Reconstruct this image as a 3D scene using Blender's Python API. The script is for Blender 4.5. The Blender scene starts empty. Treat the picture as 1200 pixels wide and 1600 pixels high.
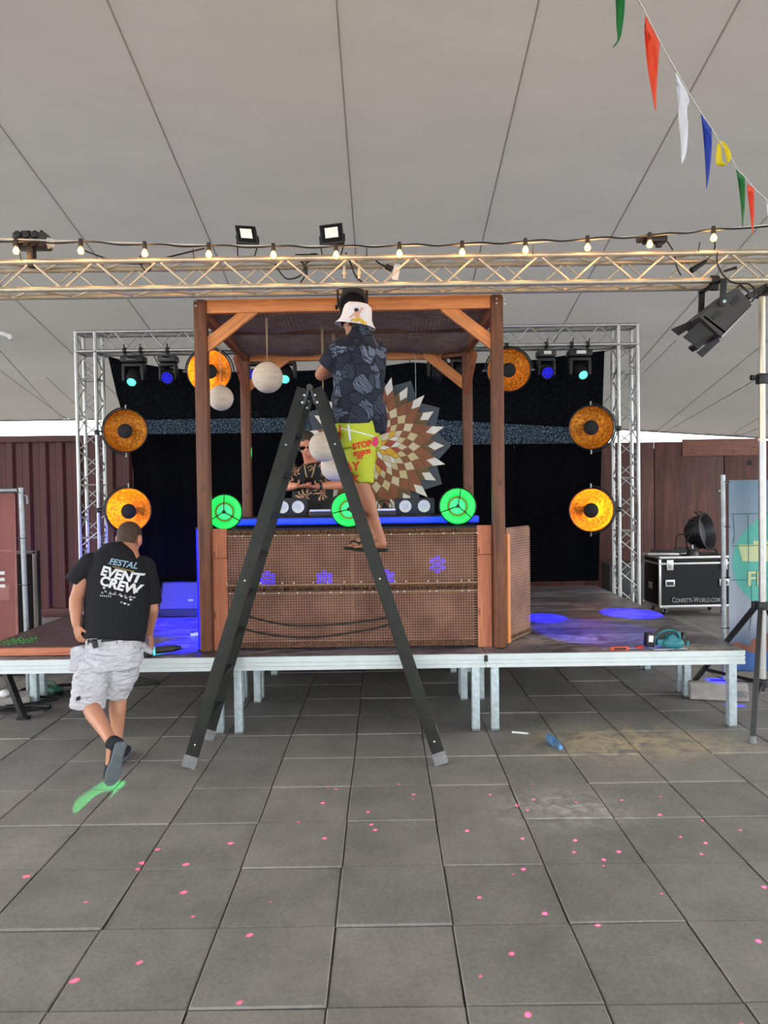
import bpy, bmesh, math, random
from mathutils import Vector, Matrix, noise
from mathutils.bvhtree import BVHTree

random.seed(7)
SC = bpy.context.scene
COL = SC.collection
PI = math.pi
V = Vector

# ------------------------------------------------------------------ camera
F_PX = 1150.0
CAM_Z = 1.85
cam_data = bpy.data.cameras.new('camera')
cam_data.sensor_fit = 'VERTICAL'
cam_data.sensor_height = 36.0
cam_data.lens = F_PX * 36.0 / 1600.0
cam_data.clip_end = 200
cam = bpy.data.objects.new('camera', cam_data)
COL.objects.link(cam)
CAM_R = (Matrix.Rotation(math.radians(90 - 1.39), 3, 'X') @ Matrix.Rotation(-0.0135, 3, 'Z'))
cam.matrix_world = Matrix.Translation((0, 0, CAM_Z)) @ CAM_R.to_4x4()
SC.camera = cam

# ------------------------------------------------------------------ sky
world = bpy.data.worlds.new('overcast_sky')
SC.world = world
world.use_nodes = True
bg = world.node_tree.nodes['Background']
bg.inputs['Color'].default_value = (0.93, 0.97, 1.0, 1)
bg.inputs['Strength'].default_value = 5.2

# ------------------------------------------------------------------ exposure
vs = SC.view_settings
vs.view_transform = 'Standard'
vs.look = 'None'
vs.gamma = 1.0
vs.use_curve_mapping = False
vs.exposure = 0.0


def ray(px, py):
    return CAM_R @ V(((px - 600) / F_PX, (800 - py) / F_PX, -1))


def at(px, py, y):
    """world point at distance y along a line of sight (used to measure positions off the photograph)"""
    d = ray(px, py)
    t = y / d.y
    return V((d.x * t, y, CAM_Z + d.z * t))


def onz(px, py, z):
    d = ray(px, py)
    t = (z - CAM_Z) / d.z
    return V((d.x * t, d.y * t, z))


# ------------------------------------------------------------------ materials
def lin(c):
    out = []
    for v in c:
        v = v / 255.0
        out.append(v / 12.92 if v <= 0.04045 else ((v + 0.055) / 1.055) ** 2.4)
    return out


class NT:
    def __init__(self, name):
        self.m = bpy.data.materials.new(name)
        self.m.use_nodes = True
        self.t = self.m.node_tree
        self.b = self.t.nodes['Principled BSDF']
        self.out = self.t.nodes['Material Output']

    def n(self, kind, **kw):
        nd = self.t.nodes.new(kind)
        for k, v in kw.items():
            if k.startswith('i_'):
                nd.inputs[k[2:].replace('_', ' ')].default_value = v
            else:
                setattr(nd, k, v)
        return nd

    def l(self, a, b):
        self.t.links.new(a, b)

    def coords(self, scale=(1, 1, 1), kind='Object'):
        mp = self.n('ShaderNodeMapping')
        mp.inputs['Scale'].default_value = scale
        if kind == 'World':
            g = self.n('ShaderNodeNewGeometry')
            self.l(g.outputs['Position'], mp.inputs['Vector'])
        else:
            tc = self.n('ShaderNodeTexCoord')
            self.l(tc.outputs[kind], mp.inputs['Vector'])
        return mp.outputs['Vector']

    def noise(self, vec, scale, detail=4, rough=0.6, dist=0.0):
        nd = self.n('ShaderNodeTexNoise')
        nd.inputs['Scale'].default_value = scale
        nd.inputs['Detail'].default_value = detail
        nd.inputs['Roughness'].default_value = rough
        nd.inputs['Distortion'].default_value = dist
        self.l(vec, nd.inputs['Vector'])
        return nd.outputs['Fac']

    def ramp(self, fac, stops):
        nd = self.n('ShaderNodeValToRGB')
        e = nd.color_ramp.elements
        while len(e) < len(stops):
            e.new(0.5)
        for k, (p, c) in enumerate(stops):
            e[k].position = p
            e[k].color = list(c) + [1] if len(c) == 3 else c
        self.l(fac, nd.inputs['Fac'])
        return nd.outputs['Color']

    def mix(self, fac, a, b, mode='MIX'):
        nd = self.n('ShaderNodeMix', data_type='RGBA', blend_type=mode)
        for val, idx in ((fac, 0), (a, 6), (b, 7)):
            if hasattr(val, 'links'):
                self.l(val, nd.inputs[idx])
            elif idx == 0:
                nd.inputs[0].default_value = val
            else:
                nd.inputs[idx].default_value = list(val) + [1]
        return nd.outputs[2]

    def bump(self, h, strength=0.3, dist=0.01):
        nd = self.n('ShaderNodeBump')
        nd.inputs['Strength'].default_value = strength
        nd.inputs['Distance'].default_value = dist
        self.l(h, nd.inputs['Height'])
        self.l(nd.outputs['Normal'], self.b.inputs['Normal'])

    def set(self, **kw):
        for k, v in kw.items():
            self.b.inputs[k.replace('_', ' ')].default_value = v
        return self


def mat(name, col, rough=0.6, metal=0.0, var=0.12, scale=9, bump=0.0, spec=0.5, stretch=(1, 1, 1), bscale=None):
    k = NT(name)
    c = lin(col)
    v = k.coords(stretch)
    f = k.noise(v, scale)
    lo = [x * (1 - var) for x in c]
    hi = [min(1, x * (1 + var)) for x in c]
    k.l(k.ramp(f, [(0.3, lo), (0.7, hi)]), k.b.inputs['Base Color'])
    k.set(Roughness=rough, Metallic=metal)
    k.b.inputs['Specular IOR Level'].default_value = spec
    if bump:
        k.bump(k.noise(v, bscale or scale * 5, 5), bump, 0.004)
    return k.m


def emis(name, col, strength, rough=0.4):
    k = NT(name)
    c = lin(col)
    k.set(Base_Color=c + [1], Roughness=rough, Emission_Color=c + [1], Emission_Strength=strength)
    return k.m


def wood(name, c1, c2, rough=0.55):
    """grain along local X, dark knots"""
    k = NT(name)
    v = k.coords((1.2, 16, 16))
    f = k.noise(v, 2.2, 6, 0.65, 0.6)
    base = k.ramp(f, [(0.25, lin(c1)), (0.72, lin(c2))])
    v2 = k.coords((3.5, 9, 9))
    vo = k.n('ShaderNodeTexVoronoi')
    vo.inputs['Scale'].default_value = 0.9
    k.l(v2, vo.inputs['Vector'])
    kn = k.ramp(vo.outputs['Distance'], [(0.03, (0.25, 0.25, 0.25)), (0.13, (1, 1, 1))])
    k.l(k.mix(1.0, base, kn, 'MULTIPLY'), k.b.inputs['Base Color'])
    k.set(Roughness=rough)
    k.bump(f, 0.25, 0.004)
    return k.m


def fabric(name, col, rough=0.85, var=0.15):
    k = NT(name)
    c = lin(col)
    f = k.noise(k.coords(), 6, 5)
    k.l(k.ramp(f, [(0.3, [x * (1 - var) for x in c]), (0.7, [min(1, x * (1 + var)) for x in c])]), k.b.inputs['Base Color'])
    k.set(Roughness=rough)
    k.b.inputs['Specular IOR Level'].default_value = 0.25
    k.bump(k.noise(k.coords(), 260, 2), 0.15, 0.002)
    return k.m


M = {}
M['alu'] = mat('aluminium', (186, 186, 182), 0.40, 0.85, 0.10, 14, 0.05)
M['alu_warm'] = mat('worn_aluminium', (216, 203, 178), 0.42, 0.8, 0.12, 12, 0.05)
M['rail'] = mat('anodised_rail', (214, 222, 222), 0.42, 0.35, 0.06, 8)
M['galv'] = mat('galvanised_steel', (186, 200, 204), 0.5, 0.35, 0.22, 22, 0.05)
M['steel'] = mat('zinc_tube', (150, 155, 158), 0.42, 0.7, 0.18, 20)
M['black'] = mat('black_plastic', (26, 26, 28), 0.45, 0, 0.15, 12, 0.05)
M['black_metal'] = mat('black_powder_coat', (30, 29, 29), 0.5, 0.1, 0.15, 12, 0.05)
M['grey_metal'] = mat('dark_grey_housing', (62, 60, 58), 0.5, 0.2, 0.12, 10)
M['rubber'] = mat('black_rubber', (20, 20, 21), 0.75, 0, 0.2, 14, 0.1)
M['grey_rubber'] = mat('grey_rubber', (120, 122, 122), 0.8, 0, 0.2, 18, 0.1)
M['white'] = mat('white_plastic', (225, 225, 222), 0.5, 0, 0.04, 9)
M['cream_lens'] = mat('cream_lamp_lens', (236, 232, 205), 0.3, 0, 0.05, 30, 0.1)
M['cable'] = mat('cable_black', (18, 18, 18), 0.55, 0, 0.1, 8)
M['rope'] = mat('white_rope', (214, 210, 198), 0.8, 0, 0.08, 40)
M['jute'] = mat('jute_string', (178, 152, 118), 0.9, 0, 0.15, 40)
M['post'] = wood('brown_stained_post', (72, 40, 24), (134, 82, 54))
M['beam'] = wood('orange_stained_beam', (186, 104, 50), (240, 158, 92))
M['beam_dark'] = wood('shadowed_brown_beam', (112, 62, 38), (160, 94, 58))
M['board'] = wood('rough_red_board', (164, 92, 64), (214, 138, 104), 0.75)
M['skin'] = mat('skin_tan', (168, 110, 82), 0.5, 0, 0.06, 7, 0.05)
M['skin_light'] = mat('skin_fair', (188, 130, 101), 0.5, 0, 0.06, 7, 0.05)
M['hair'] = mat('short_brown_hair', (66, 48, 36), 0.7, 0, 0.4, 60, 0.5, bscale=160)
M['sole'] = mat('grey_shoe_sole', (92, 100, 104), 0.7, 0, 0.2, 25, 0.2)
M['shoe'] = fabric('dark_shoe', (44, 47, 52))
M['tee'] = fabric('black_cotton', (27, 27, 31))
k = NT('white_work_cloth')
f = k.noise(k.coords(), 5, 4)
k.l(k.ramp(f, [(0.3, lin((184, 183, 187))), (0.7, lin((206, 206, 213)))]), k.b.inputs['Base Color'])
k.set(Roughness=0.9)
k.bump(k.noise(k.coords((1, 1, 2.2)), 13, 3, 0.55, 1.2), 0.9, 0.03)
M['shorts_white'] = k.m
M['red_print'] = mat('red_print', (205, 52, 30), 0.8)
M['white_print'] = mat('white_print', (214, 216, 216), 0.8)
M['blue_print'] = mat('pale_blue_print', (140, 176, 196), 0.8)
M['glass_dark'] = mat('dark_lens', (8, 8, 10), 0.08, 0, 0.02)


# ------------------------------------------------------------------ mesh building
def frame(origin, z, up=V((0, 0, 1))):
    z = V(z).normalized()
    x = V(up).cross(z)
    if x.length < 1e-4:
        x = V((1, 0, 0)).cross(z)
        if x.length < 1e-4:
            x = V((0, 1, 0)).cross(z)
    x.normalize()
    y = z.cross(x)
    m = Matrix((x, y, z)).transposed().to_4x4()
    m.translation = V(origin)
    return m


def wm(o):
    m = o.matrix_basis.copy()
    while o.parent:
        o = o.parent
        m = o.matrix_basis @ m
    return m


class MB:
    def __init__(self):
        self.bm = bmesh.new()

    def _v(self, pts):
        return [self.bm.verts.new(p) for p in pts]

    def face(self, pts):
        try:
            return self.bm.faces.new(self._v(pts))
        except ValueError:
            return None

    def hexa(self, p):
        v = self._v(p)
        for q in ((3, 2, 1, 0), (4, 5, 6, 7), (0, 1, 5, 4), (1, 2, 6, 5), (2, 3, 7, 6), (3, 0, 4, 7)):
            self.bm.faces.new([v[i] for i in q])
        return self

    def box(self, c, s, m=None, bev=0.0):
        x, y, z = s[0] / 2, s[1] / 2, s[2] / 2
        R = m.to_3x3() if m is not None else Matrix.Identity(3)
        c = V(c)
        if bev:
            t = bmesh.new()
            bmesh.ops.create_cube(t, size=1)
            for v in t.verts:
                v.co = V((v.co.x * s[0], v.co.y * s[1], v.co.z * s[2]))
            bmesh.ops.bevel(t, geom=t.edges[:], offset=bev, segments=2, affect='EDGES', profile=0.6)
            mp = {}
            for v in t.verts:
                mp[v] = self.bm.verts.new(c + R @ v.co)
            for f in t.faces:
                self.bm.faces.new([mp[v] for v in f.verts])
            t.free()
            return self
        P = [(-x, -y, -z), (x, -y, -z), (x, y, -z), (-x, y, -z), (-x, -y, z), (x, -y, z), (x, y, z), (-x, y, z)]
        return self.hexa([c + R @ V(p) for p in P])

    def rings(self, rings, close_ends=True, loop=False):
        n = len(rings[0])
        vs = [self._v(r) for r in rings]
        m = len(vs)
        for i in range(m if loop else m - 1):
            a, b = vs[i], vs[(i + 1) % m]
            for j in range(n):
                self.bm.faces.new((a[j], a[(j + 1) % n], b[(j + 1) % n], b[j]))
        if close_ends and not loop:
            self.bm.faces.new(vs[0][::-1])
            self.bm.faces.new(vs[-1])
        return self

    def cyl(self, a, b, r1, r2=None, n=12):
        a, b = V(a), V(b)
        r2 = r1 if r2 is None else r2
        m = frame(a, b - a).to_3x3()
        c = [m @ V((math.cos(2 * PI * i / n), math.sin(2 * PI * i / n), 0)) for i in range(n)]
        return self.rings([[a + k * r1 for k in c], [b + k * r2 for k in c]])

    def tube(self, pts, r, n=6, loop=False):
        pts = [V(p) for p in pts]
        rings = []
        up = V((0, 0, 1))
        m = len(pts)
        prev = None
        for i, p in enumerate(pts):
            if loop:
                t = pts[(i + 1) % m] - pts[i - 1]
            else:
                t = pts[min(i + 1, m - 1)] - pts[max(i - 1, 0)]
            if t.length < 1e-9:
                t = V((0, 0, 1))
            t.normalize()
            if prev is None:
                x = up.cross(t)
                if x.length < 0.1:
                    x = V((1, 0, 0)).cross(t)
            else:
                x = prev - t * prev.dot(t)
                if x.length < 1e-6:
                    x = up.cross(t)
            x.normalize()
            prev = x
            y = t.cross(x)
            rr = r[i] if isinstance(r, (list, tuple)) else r
            rings.append([p + (x * math.cos(2 * PI * j / n) + y * math.sin(2 * PI * j / n)) * rr for j in range(n)])
        return self.rings(rings, True, loop)

    def lathe(self, prof, m, n=24):
        """prof: (r, z) pairs, m places local z axis"""
        rows = []
        for r, z in prof:
            if r < 1e-6:
                rows.append([self.bm.verts.new(m @ V((0, 0, z)))])
            else:
                rows.append(self._v([m @ V((r * math.cos(2 * PI * j / n), r * math.sin(2 * PI * j / n), z)) for j in range(n)]))
        for a, b in zip(rows, rows[1:]):
            for j in range(n):
                k = (j + 1) % n
                q = [a[j % len(a)], a[k % len(a)], b[k % len(b)], b[j % len(b)]]
                u = []
                for v in q:
                    if v not in u:
                        u.append(v)
                if len(u) >= 3:
                    try:
                        self.bm.faces.new(u)
                    except ValueError:
                        pass
        return self

    def sph(self, c, r, m=None, n=16, k=10):
        rx = r if isinstance(r, (tuple, list)) else (r, r, r)
        R = m.to_3x3() if m is not None else Matrix.Identity(3)
        mm = Matrix.Translation(V(c)) @ R.to_4x4() @ Matrix.Diagonal((rx[0], rx[1], rx[2], 1))
        prof = [(math.sin(PI * i / k), -math.cos(PI * i / k)) for i in range(k + 1)]
        prof[0] = (0, -1)
        prof[-1] = (0, 1)
        return self.lathe(prof, mm, n)

    def prism(self, pts, depth, m):
        """2d outline in local xy extruded along local z from 0 to depth"""
        a = [m @ V((p[0], p[1], 0)) for p in pts]
        b = [m @ V((p[0], p[1], depth)) for p in pts]
        return self.rings([a, b])

    def loft(self, secs, side, n=20, power=2.0):
        """secs: (centre, half width along side, half depth)"""
        side = V(side).normalized()
        rings = []
        for i, s in enumerate(secs):
            c, w, d = V(s[0]), s[1], s[2]
            t = (V(secs[min(i + 1, len(secs) - 1)][0]) - V(secs[max(i - 1, 0)][0])).normalized()
            sd = (side - t * side.dot(t)).normalized()
            dp = t.cross(sd)
            rr = []
            for j in range(n):
                a = 2 * PI * j / n
                ca, sa = math.cos(a), math.sin(a)
                e = 2.0 / power
                rr.append(c + sd * (w * math.copysign(abs(ca) ** e, ca)) + dp * (d * math.copysign(abs(sa) ** e, sa)))
            rings.append(rr)
        return self.rings(rings)

    def cap(self, a, ra, b, rb):
        """tapered capsule"""
        a, b = V(a), V(b)
        self.cyl(a, b, ra, rb, 16)
        self.sph(a, ra * 0.998, None, 16, 8)
        return self.sph(b, rb * 0.998, None, 16, 8)

    def mesh(self, name, inv=None, smooth=True, ang=38):
        bmesh.ops.recalc_face_normals(self.bm, faces=self.bm.faces[:])
        if inv is not None:
            bmesh.ops.transform(self.bm, matrix=inv, verts=self.bm.verts[:])
        me = bpy.data.meshes.new(name)
        self.bm.to_mesh(me)
        self.bm.free()
        if smooth:
            me.shade_smooth()
            me.set_sharp_from_angle(angle=math.radians(ang))
        return me

    def build(self, name, material, parent=None, label=None, smooth=True, ang=38, origin=None):
        """everything is given in world space; the mesh is stored relative to its parent (or to origin)"""
        pin = wm(parent).inverted() if parent is not None else Matrix.Identity(4)
        off = Matrix.Identity(4)
        if origin is not None:
            off = Matrix.Translation(pin @ V(origin))
        me = self.mesh(name, off.inverted() @ pin, smooth, ang)
        me.materials.append(material)
        o = bpy.data.objects.new(name, me)
        COL.objects.link(o)
        o.matrix_basis = off
        if parent is not None:
            o.parent = parent
        if label:
            o['label'] = label
        return o


def thing(name, label, cat, loc=(0, 0, 0), group=None, rot=None):
    o = bpy.data.objects.new(name, None)
    o.empty_display_size = 0.1
    COL.objects.link(o)
    o.matrix_basis = Matrix.Translation(V(loc)) @ (rot if rot is not None else Matrix.Identity(4))
    o['label'] = label
    o['category'] = cat
    if group:
        o['group'] = group
    return o


def tag(o, label, cat, group=None):
    o['label'] = label
    o['category'] = cat
    if group:
        o['group'] = group
    return o


def dup(root, m, label, group=None):
    r = root.copy()
    COL.objects.link(r)
    r.matrix_basis = m
    r['label'] = label
    if group:
        r['group'] = group
    for ch in list(root.children):
        c = ch.copy()
        COL.objects.link(c)
        c.parent = r
        for g in list(ch.children):
            d = g.copy()
            COL.objects.link(d)
            d.parent = c
    return r


def inst(me, name, parent, m):
    """a part that shares mesh data; m is its world matrix"""
    o = bpy.data.objects.new(name, me)
    COL.objects.link(o)
    if parent is not None:
        o.parent = parent
        o.matrix_basis = wm(parent).inverted() @ m
    else:
        o.matrix_basis = m
    return o


def beam(a, b, w, h, name, material, parent, up=V((0, 0, 1)), bev=0.004, label=None):
    """squared timber from a to b; w across, h along up; grain follows its length"""
    a, b = V(a), V(b)
    x = (b - a)
    L = x.length
    x.normalize()
    y = V(up).cross(x).normalized()
    z = x.cross(y)
    m = Matrix((x, y, z)).transposed().to_4x4()
    m.translation = (a + b) / 2
    q = MB()
    q.box((0, 0, 0), (L, w, h), None, bev)
    me = q.mesh(name)
    me.materials.append(material)
    o = inst(me, name, parent, m)
    if label:
        o['label'] = label
    return o


def structure(o):
    o['kind'] = 'structure'
    return o


def stuff(o):
    o['kind'] = 'stuff'
    return o


def sag(a, b, s, n=12, axis=V((0, 0, -1))):
    a, b = V(a), V(b)
    return [a.lerp(b, i / n) + axis * (s * 4 * (i / n) * (1 - i / n)) for i in range(n + 1)]


def spline(pts, k=6):
    pts = [V(p) for p in pts]
    out = []
    for i in range(len(pts) - 1):
        p0, p1, p2, p3 = pts[max(i - 1, 0)], pts[i], pts[i + 1], pts[min(i + 2, len(pts) - 1)]
        for j in range(k):
            t = j / k
            out.append(0.5 * ((2 * p1) + (p2 - p0) * t + (2 * p0 - 5 * p1 + 4 * p2 - p3) * t * t + (3 * p1 - p0 - 3 * p2 + p3) * t ** 3))
    out.append(pts[-1])
    return out


def point_light(name, parent, loc, col, energy, radius=0.03):
    d = bpy.data.lights.new(name, 'POINT')
    d.color = lin(col)
    d.energy = energy
    d.shadow_soft_size = radius
    o = bpy.data.objects.new(name, d)
    COL.objects.link(o)
    if parent is not None:
        o.parent = parent
        o.matrix_basis = wm(parent).inverted() @ Matrix.Translation(V(loc))
    else:
        o.location = loc
    return o


def spot_light(name, parent, loc, target, col, energy, angle, blend=0.2, radius=0.03):
    d = bpy.data.lights.new(name, 'SPOT')
    d.color = lin(col)
    d.energy = energy
    d.spot_size = math.radians(angle)
    d.spot_blend = blend
    d.shadow_soft_size = radius
    o = bpy.data.objects.new(name, d)
    COL.objects.link(o)
    q = (V(target) - V(loc)).to_track_quat('-Z', 'Y').to_matrix().to_4x4()
    q.translation = V(loc)
    if parent is not None:
        o.parent = parent
        o.matrix_basis = wm(parent).inverted() @ q
    else:
        o.matrix_basis = q
    return o


def text_mb(s, size, extrude=0.0, bold=0.0, spacing=1.0):
    cu = bpy.data.curves.new('lettering', 'FONT')
    cu.body = s
    cu.size = size
    cu.extrude = extrude
    cu.offset = bold
    cu.align_x = 'CENTER'
    cu.align_y = 'CENTER'
    cu.space_character = spacing
    cu.resolution_u = 3
    o = bpy.data.objects.new('lettering', cu)
    COL.objects.link(o)
    dg = bpy.context.evaluated_depsgraph_get()
    me = bpy.data.meshes.new_from_object(o.evaluated_get(dg))
    q = MB()
    q.bm.from_mesh(me)
    bpy.data.objects.remove(o)
    bpy.data.curves.remove(cu)
    bpy.data.meshes.remove(me)
    return q


def lay_on(q, m, bvh, off=0.003, seg=0.02):
    """press a flat mesh (local xy, placed by m, pressed along -z of m) onto a surface"""
    bm = q.bm
    bmesh.ops.triangulate(bm, faces=bm.faces[:])
    for _ in range(4):
        e = [x for x in bm.edges if x.calc_length() > seg]
        if not e:
            break
        bmesh.ops.subdivide_edges(bm, edges=e, cuts=1)
        bmesh.ops.triangulate(bm, faces=bm.faces[:])
    d = (m.to_3x3() @ V((0, 0, -1))).normalized()
    dead = []
    for v in bm.verts:
        p = m @ v.co
        h = bvh.ray_cast(p, d, 1.5)
        if h[0] is None:
            dead.append(v)
        else:
            v.co = h[0] - d * off
    if dead:
        bmesh.ops.delete(bm, geom=dead, context='VERTS')
    return q


def outline(pts):
    q = MB()
    q.face([V((p[0], p[1], 0)) for p in pts])
    return q


def bvh_of(o):
    me = o.data
    w = wm(o)
    return BVHTree.FromPolygons([w @ v.co for v in me.vertices], [p.vertices[:] for p in me.polygons])


def blob(q, name, material, parent, voxel=0.006, smooth=6, label=None, wr=0.0, wf=9.0, wdir=(1, 1, 1)):
    """fuse overlapping volumes into one continuous skin; wr adds folds"""
    tmp = q.mesh(name, None, False)
    o = bpy.data.objects.new(name, tmp)
    COL.objects.link(o)
    r = o.modifiers.new('fuse', 'REMESH')
    r.mode = 'VOXEL'
    r.voxel_size = voxel
    s = o.modifiers.new('relax', 'SMOOTH')
    s.iterations = smooth
    s.factor = 0.5
    dg = bpy.context.evaluated_depsgraph_get()
    me = bpy.data.meshes.new_from_object(o.evaluated_get(dg))
    bpy.data.objects.remove(o)
    bpy.data.meshes.remove(tmp)
    me.name = name
    if wr:
        ns = [v.normal.copy() for v in me.vertices]
        for v, nn in zip(me.vertices, ns):
            p = V((v.co.x * wf * wdir[0], v.co.y * wf * wdir[1], v.co.z * wf * wdir[2]))
            h = noise.noise(p) + 0.5 * noise.noise(p * 2.3)
            h2 = 1 - 2 * abs(noise.noise(p * 1.1 + V((7, 3, 1))))
            v.co += nn * wr * (0.6 * h + 0.5 * h2)
    me.transform((wm(parent) if parent is not None else Matrix.Identity(4)).inverted())
    me.shade_smooth()
    me.materials.clear()
    me.materials.append(material)
    o = bpy.data.objects.new(name, me)
    COL.objects.link(o)
    if parent is not None:
        o.parent = parent
    if label:
        o['label'] = label
    return o

# ================================================================== SETTING
def zeave(x):
    return 3.36 - (0.072 * x if x > 0 else 0.0) if x < 7.5 else 2.82


def zroof(x, y):
    if y >= 0:
        return zeave(x) + 0.215 * (14 - y)
    return zeave(x) + 0.215 * 14 + 0.30 * y


# tent roof -----------------------------------------------------------
k = NT('tent_membrane')
f = k.noise(k.coords((0.35, 0.8, 1)), 1.6, 4)
c = k.ramp(f, [(0.3, lin((174, 168, 156))), (0.7, lin((186, 180, 168)))])
di = k.n('ShaderNodeBsdfDiffuse')
tr = k.n('ShaderNodeBsdfTranslucent')
k.l(c, di.inputs['Color'])
tr.inputs['Color'].default_value = (0.95, 0.93, 0.88, 1)
mx = k.n('ShaderNodeMixShader')
mx.inputs['Fac'].default_value = 0.035
k.l(di.outputs[0], mx.inputs[1])
k.l(tr.outputs[0], mx.inputs[2])
k.l(mx.outputs[0], k.out.inputs['Surface'])
M['membrane'] = k.m

SEAMS = [-8.8, -7.4, -6.0, -4.6, -3.2, -1.85, -0.28, 1.1, 2.42, 3.8, 5.2, 6.6, 8.0]
q = MB()
ys = [-7 + 0.75 * i for i in range(29)]
xs = [-10 + 0.25 * i for i in range(81)]


def scallop(x, y):
    """the membrane dips a little between the welded seams"""
    s = 0.0
    for a, b in zip(SEAMS, SEAMS[1:]):
        if a <= x <= b:
            t = (x - a) / (b - a)
            s = 4 * t * (1 - t)
    return 0.035 * s


grid = [[q.bm.verts.new((x, y, zroof(x, y) - scallop(x, y) * 0.5)) for x in xs] for y in ys]
for a, b in zip(grid, grid[1:]):
    for i in range(len(xs) - 1):
        q.bm.faces.new((a[i], a[i + 1], b[i + 1], b[i]))
ceiling = structure(q.build('ceiling', M['membrane'], None, ang=80))
M['seam'] = mat('membrane_weld', (168, 162, 151), 0.7, 0, 0.05)
for sx in SEAMS[1:-1]:
    q = MB()
    for a, b in zip(ys, ys[1:]):
        za, zb = zroof(sx, a) - 0.004, zroof(sx, b) - 0.004
        q.hexa([(sx - .006, a, za - .006), (sx + .006, a, za - .006), (sx + .006, b, zb - .006), (sx - .006, b, zb - .006),
                (sx - .006, a, za), (sx + .006, a, za), (sx + .006, b, zb), (sx - .006, b, zb)])
    q.build('seam', M['seam'], ceiling)
# hem tape, pegs and guy lines along the low rear edge
q = MB()
q.tube([(x, 14.0, zeave(x) - .02) for x in xs], 0.018, 6)
q.build('hem_rope', M['steel'], ceiling)
peg = MB().box((0, 0, 0), (0.09, 0.05, 0.05), None, 0.01).mesh('peg')
peg.materials.append(M['steel'])
for i in range(30):
    x = -7.6 + i * 0.53
    inst(peg, 'edge_clip', ceiling, Matrix.Translation((x, 13.97, zeave(x) + 0.03)))
for a, b in (((0, 548, 9.0), (97, 655, 13.6)), ((1056, 532, 9.0), (1000, 588, 11.6)), ((1183, 592, 9.6), (1043, 673, 13.7)),
             ((73, 590, 11.0), (118, 632, 13.0)), ((1187, 668, 13.0), (1150, 683, 13.8))):
    pa, pb = at(*a), at(*b)
    q = MB()
    q.tube([pa, pb], 0.0055, 5)
    q.build('guy_line', M['steel'], ceiling)

# floor ---------------------------------------------------------------
k = NT('rubber_paving')
w = k.coords((1, 1, 1), 'World')
oi = k.n('ShaderNodeObjectInfo')
n1 = k.noise(w, 2.2, 6, 0.65)
n2 = k.noise(w, 55, 3, 0.7)
base = k.ramp(n1, [(0.28, lin((119, 116, 112))), (0.72, lin((148, 144, 138)))])
tint = k.ramp(oi.outputs['Random'], [(0, (0.88, 0.88, 0.89)), (1, (1.08, 1.07, 1.05))])
base = k.mix(1.0, base, tint, 'MULTIPLY')
grit = k.ramp(n2, [(0.35, (0.86, 0.86, 0.86)), (0.7, (1.1, 1.1, 1.1))])
base = k.mix(1.0, base, grit, 'MULTIPLY')


def patch(base, centre, rx, ry, colour, dens, ns):
    """dry sand / dust left on the paving: it has its own ragged outline"""
    sub = k.n('ShaderNodeVectorMath', operation='SUBTRACT')
    k.l(w, sub.inputs[0])
    sub.inputs[1].default_value = (centre[0], centre[1], 0)
    sc = k.n('ShaderNodeVectorMath', operation='MULTIPLY')
    k.l(sub.outputs[0], sc.inputs[0])
    sc.inputs[1].default_value = (1 / rx, 1 / ry, 0)
    ln = k.n('ShaderNodeVectorMath', operation='LENGTH')
    k.l(sc.outputs[0], ln.inputs[0])
    fall = k.ramp(ln.outputs['Value'], [(0.15, (1, 1, 1)), (1.0, (0, 0, 0))])
    rag = k.ramp(k.noise(w, ns, 8, 0.75, 0.8), [(0.42, (0, 0, 0)), (0.62, (dens, dens, dens))])
    return k.mix(k.mix(1.0, fall, rag, 'MULTIPLY'), base, lin(colour))


p = onz(965, 1158, 0)
base = patch(base, p, 0.9, 0.55, (214, 194, 156), 1.0, 5)
p = onz(1085, 1165, 0)
base = patch(base, p, 0.6, 0.3, (196, 180, 150), .9, 7)
p = onz(880, 1262, 0)
base = patch(base, p, 0.55, 0.35, (208, 205, 198), 0.7, 9)
p = onz(450, 1540, 0)
base = patch(base, p, 0.45, 0.2, (150, 146, 140), 0.35, 6)
k.l(base, k.b.inputs['Base Color'])
k.set(Roughness=0.62)
k.b.inputs['Specular IOR Level'].default_value = 0.4
hh = k.mix(0.5, k.noise(w, 90, 4, 0.7), k.noise(w, 9, 5, 0.6))
k.bump(hh, 0.35, 0.006)
M['tile'] = k.m
M['joint'] = mat('joint_dirt', (58, 55, 50), 0.9, 0, 0.35, 20)
TS = 0.504
TX0, TY0 = -0.233, 2.615
q = MB()
q.box((0, 12, -0.045), (60, 70, 0.05))
floor = structure(q.build('floor', M['joint']))
tm = bmesh.new()
bmesh.ops.create_cube(tm, size=1)
for v in tm.verts:
    v.co = V((v.co.x * 0.4995, v.co.y * 0.4995, v.co.z * 0.03))
bmesh.ops.bevel(tm, geom=[e for e in tm.edges if (e.verts[0].co.z > 0 and e.verts[1].co.z > 0)], offset=0.006, segments=1, affect='EDGES')
tile_me = bpy.data.meshes.new('tile')
tm.to_mesh(tile_me)
tm.free()
tile_me.materials.append(M['tile'])
far_q = MB()
rnd = random.Random(3)
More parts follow.
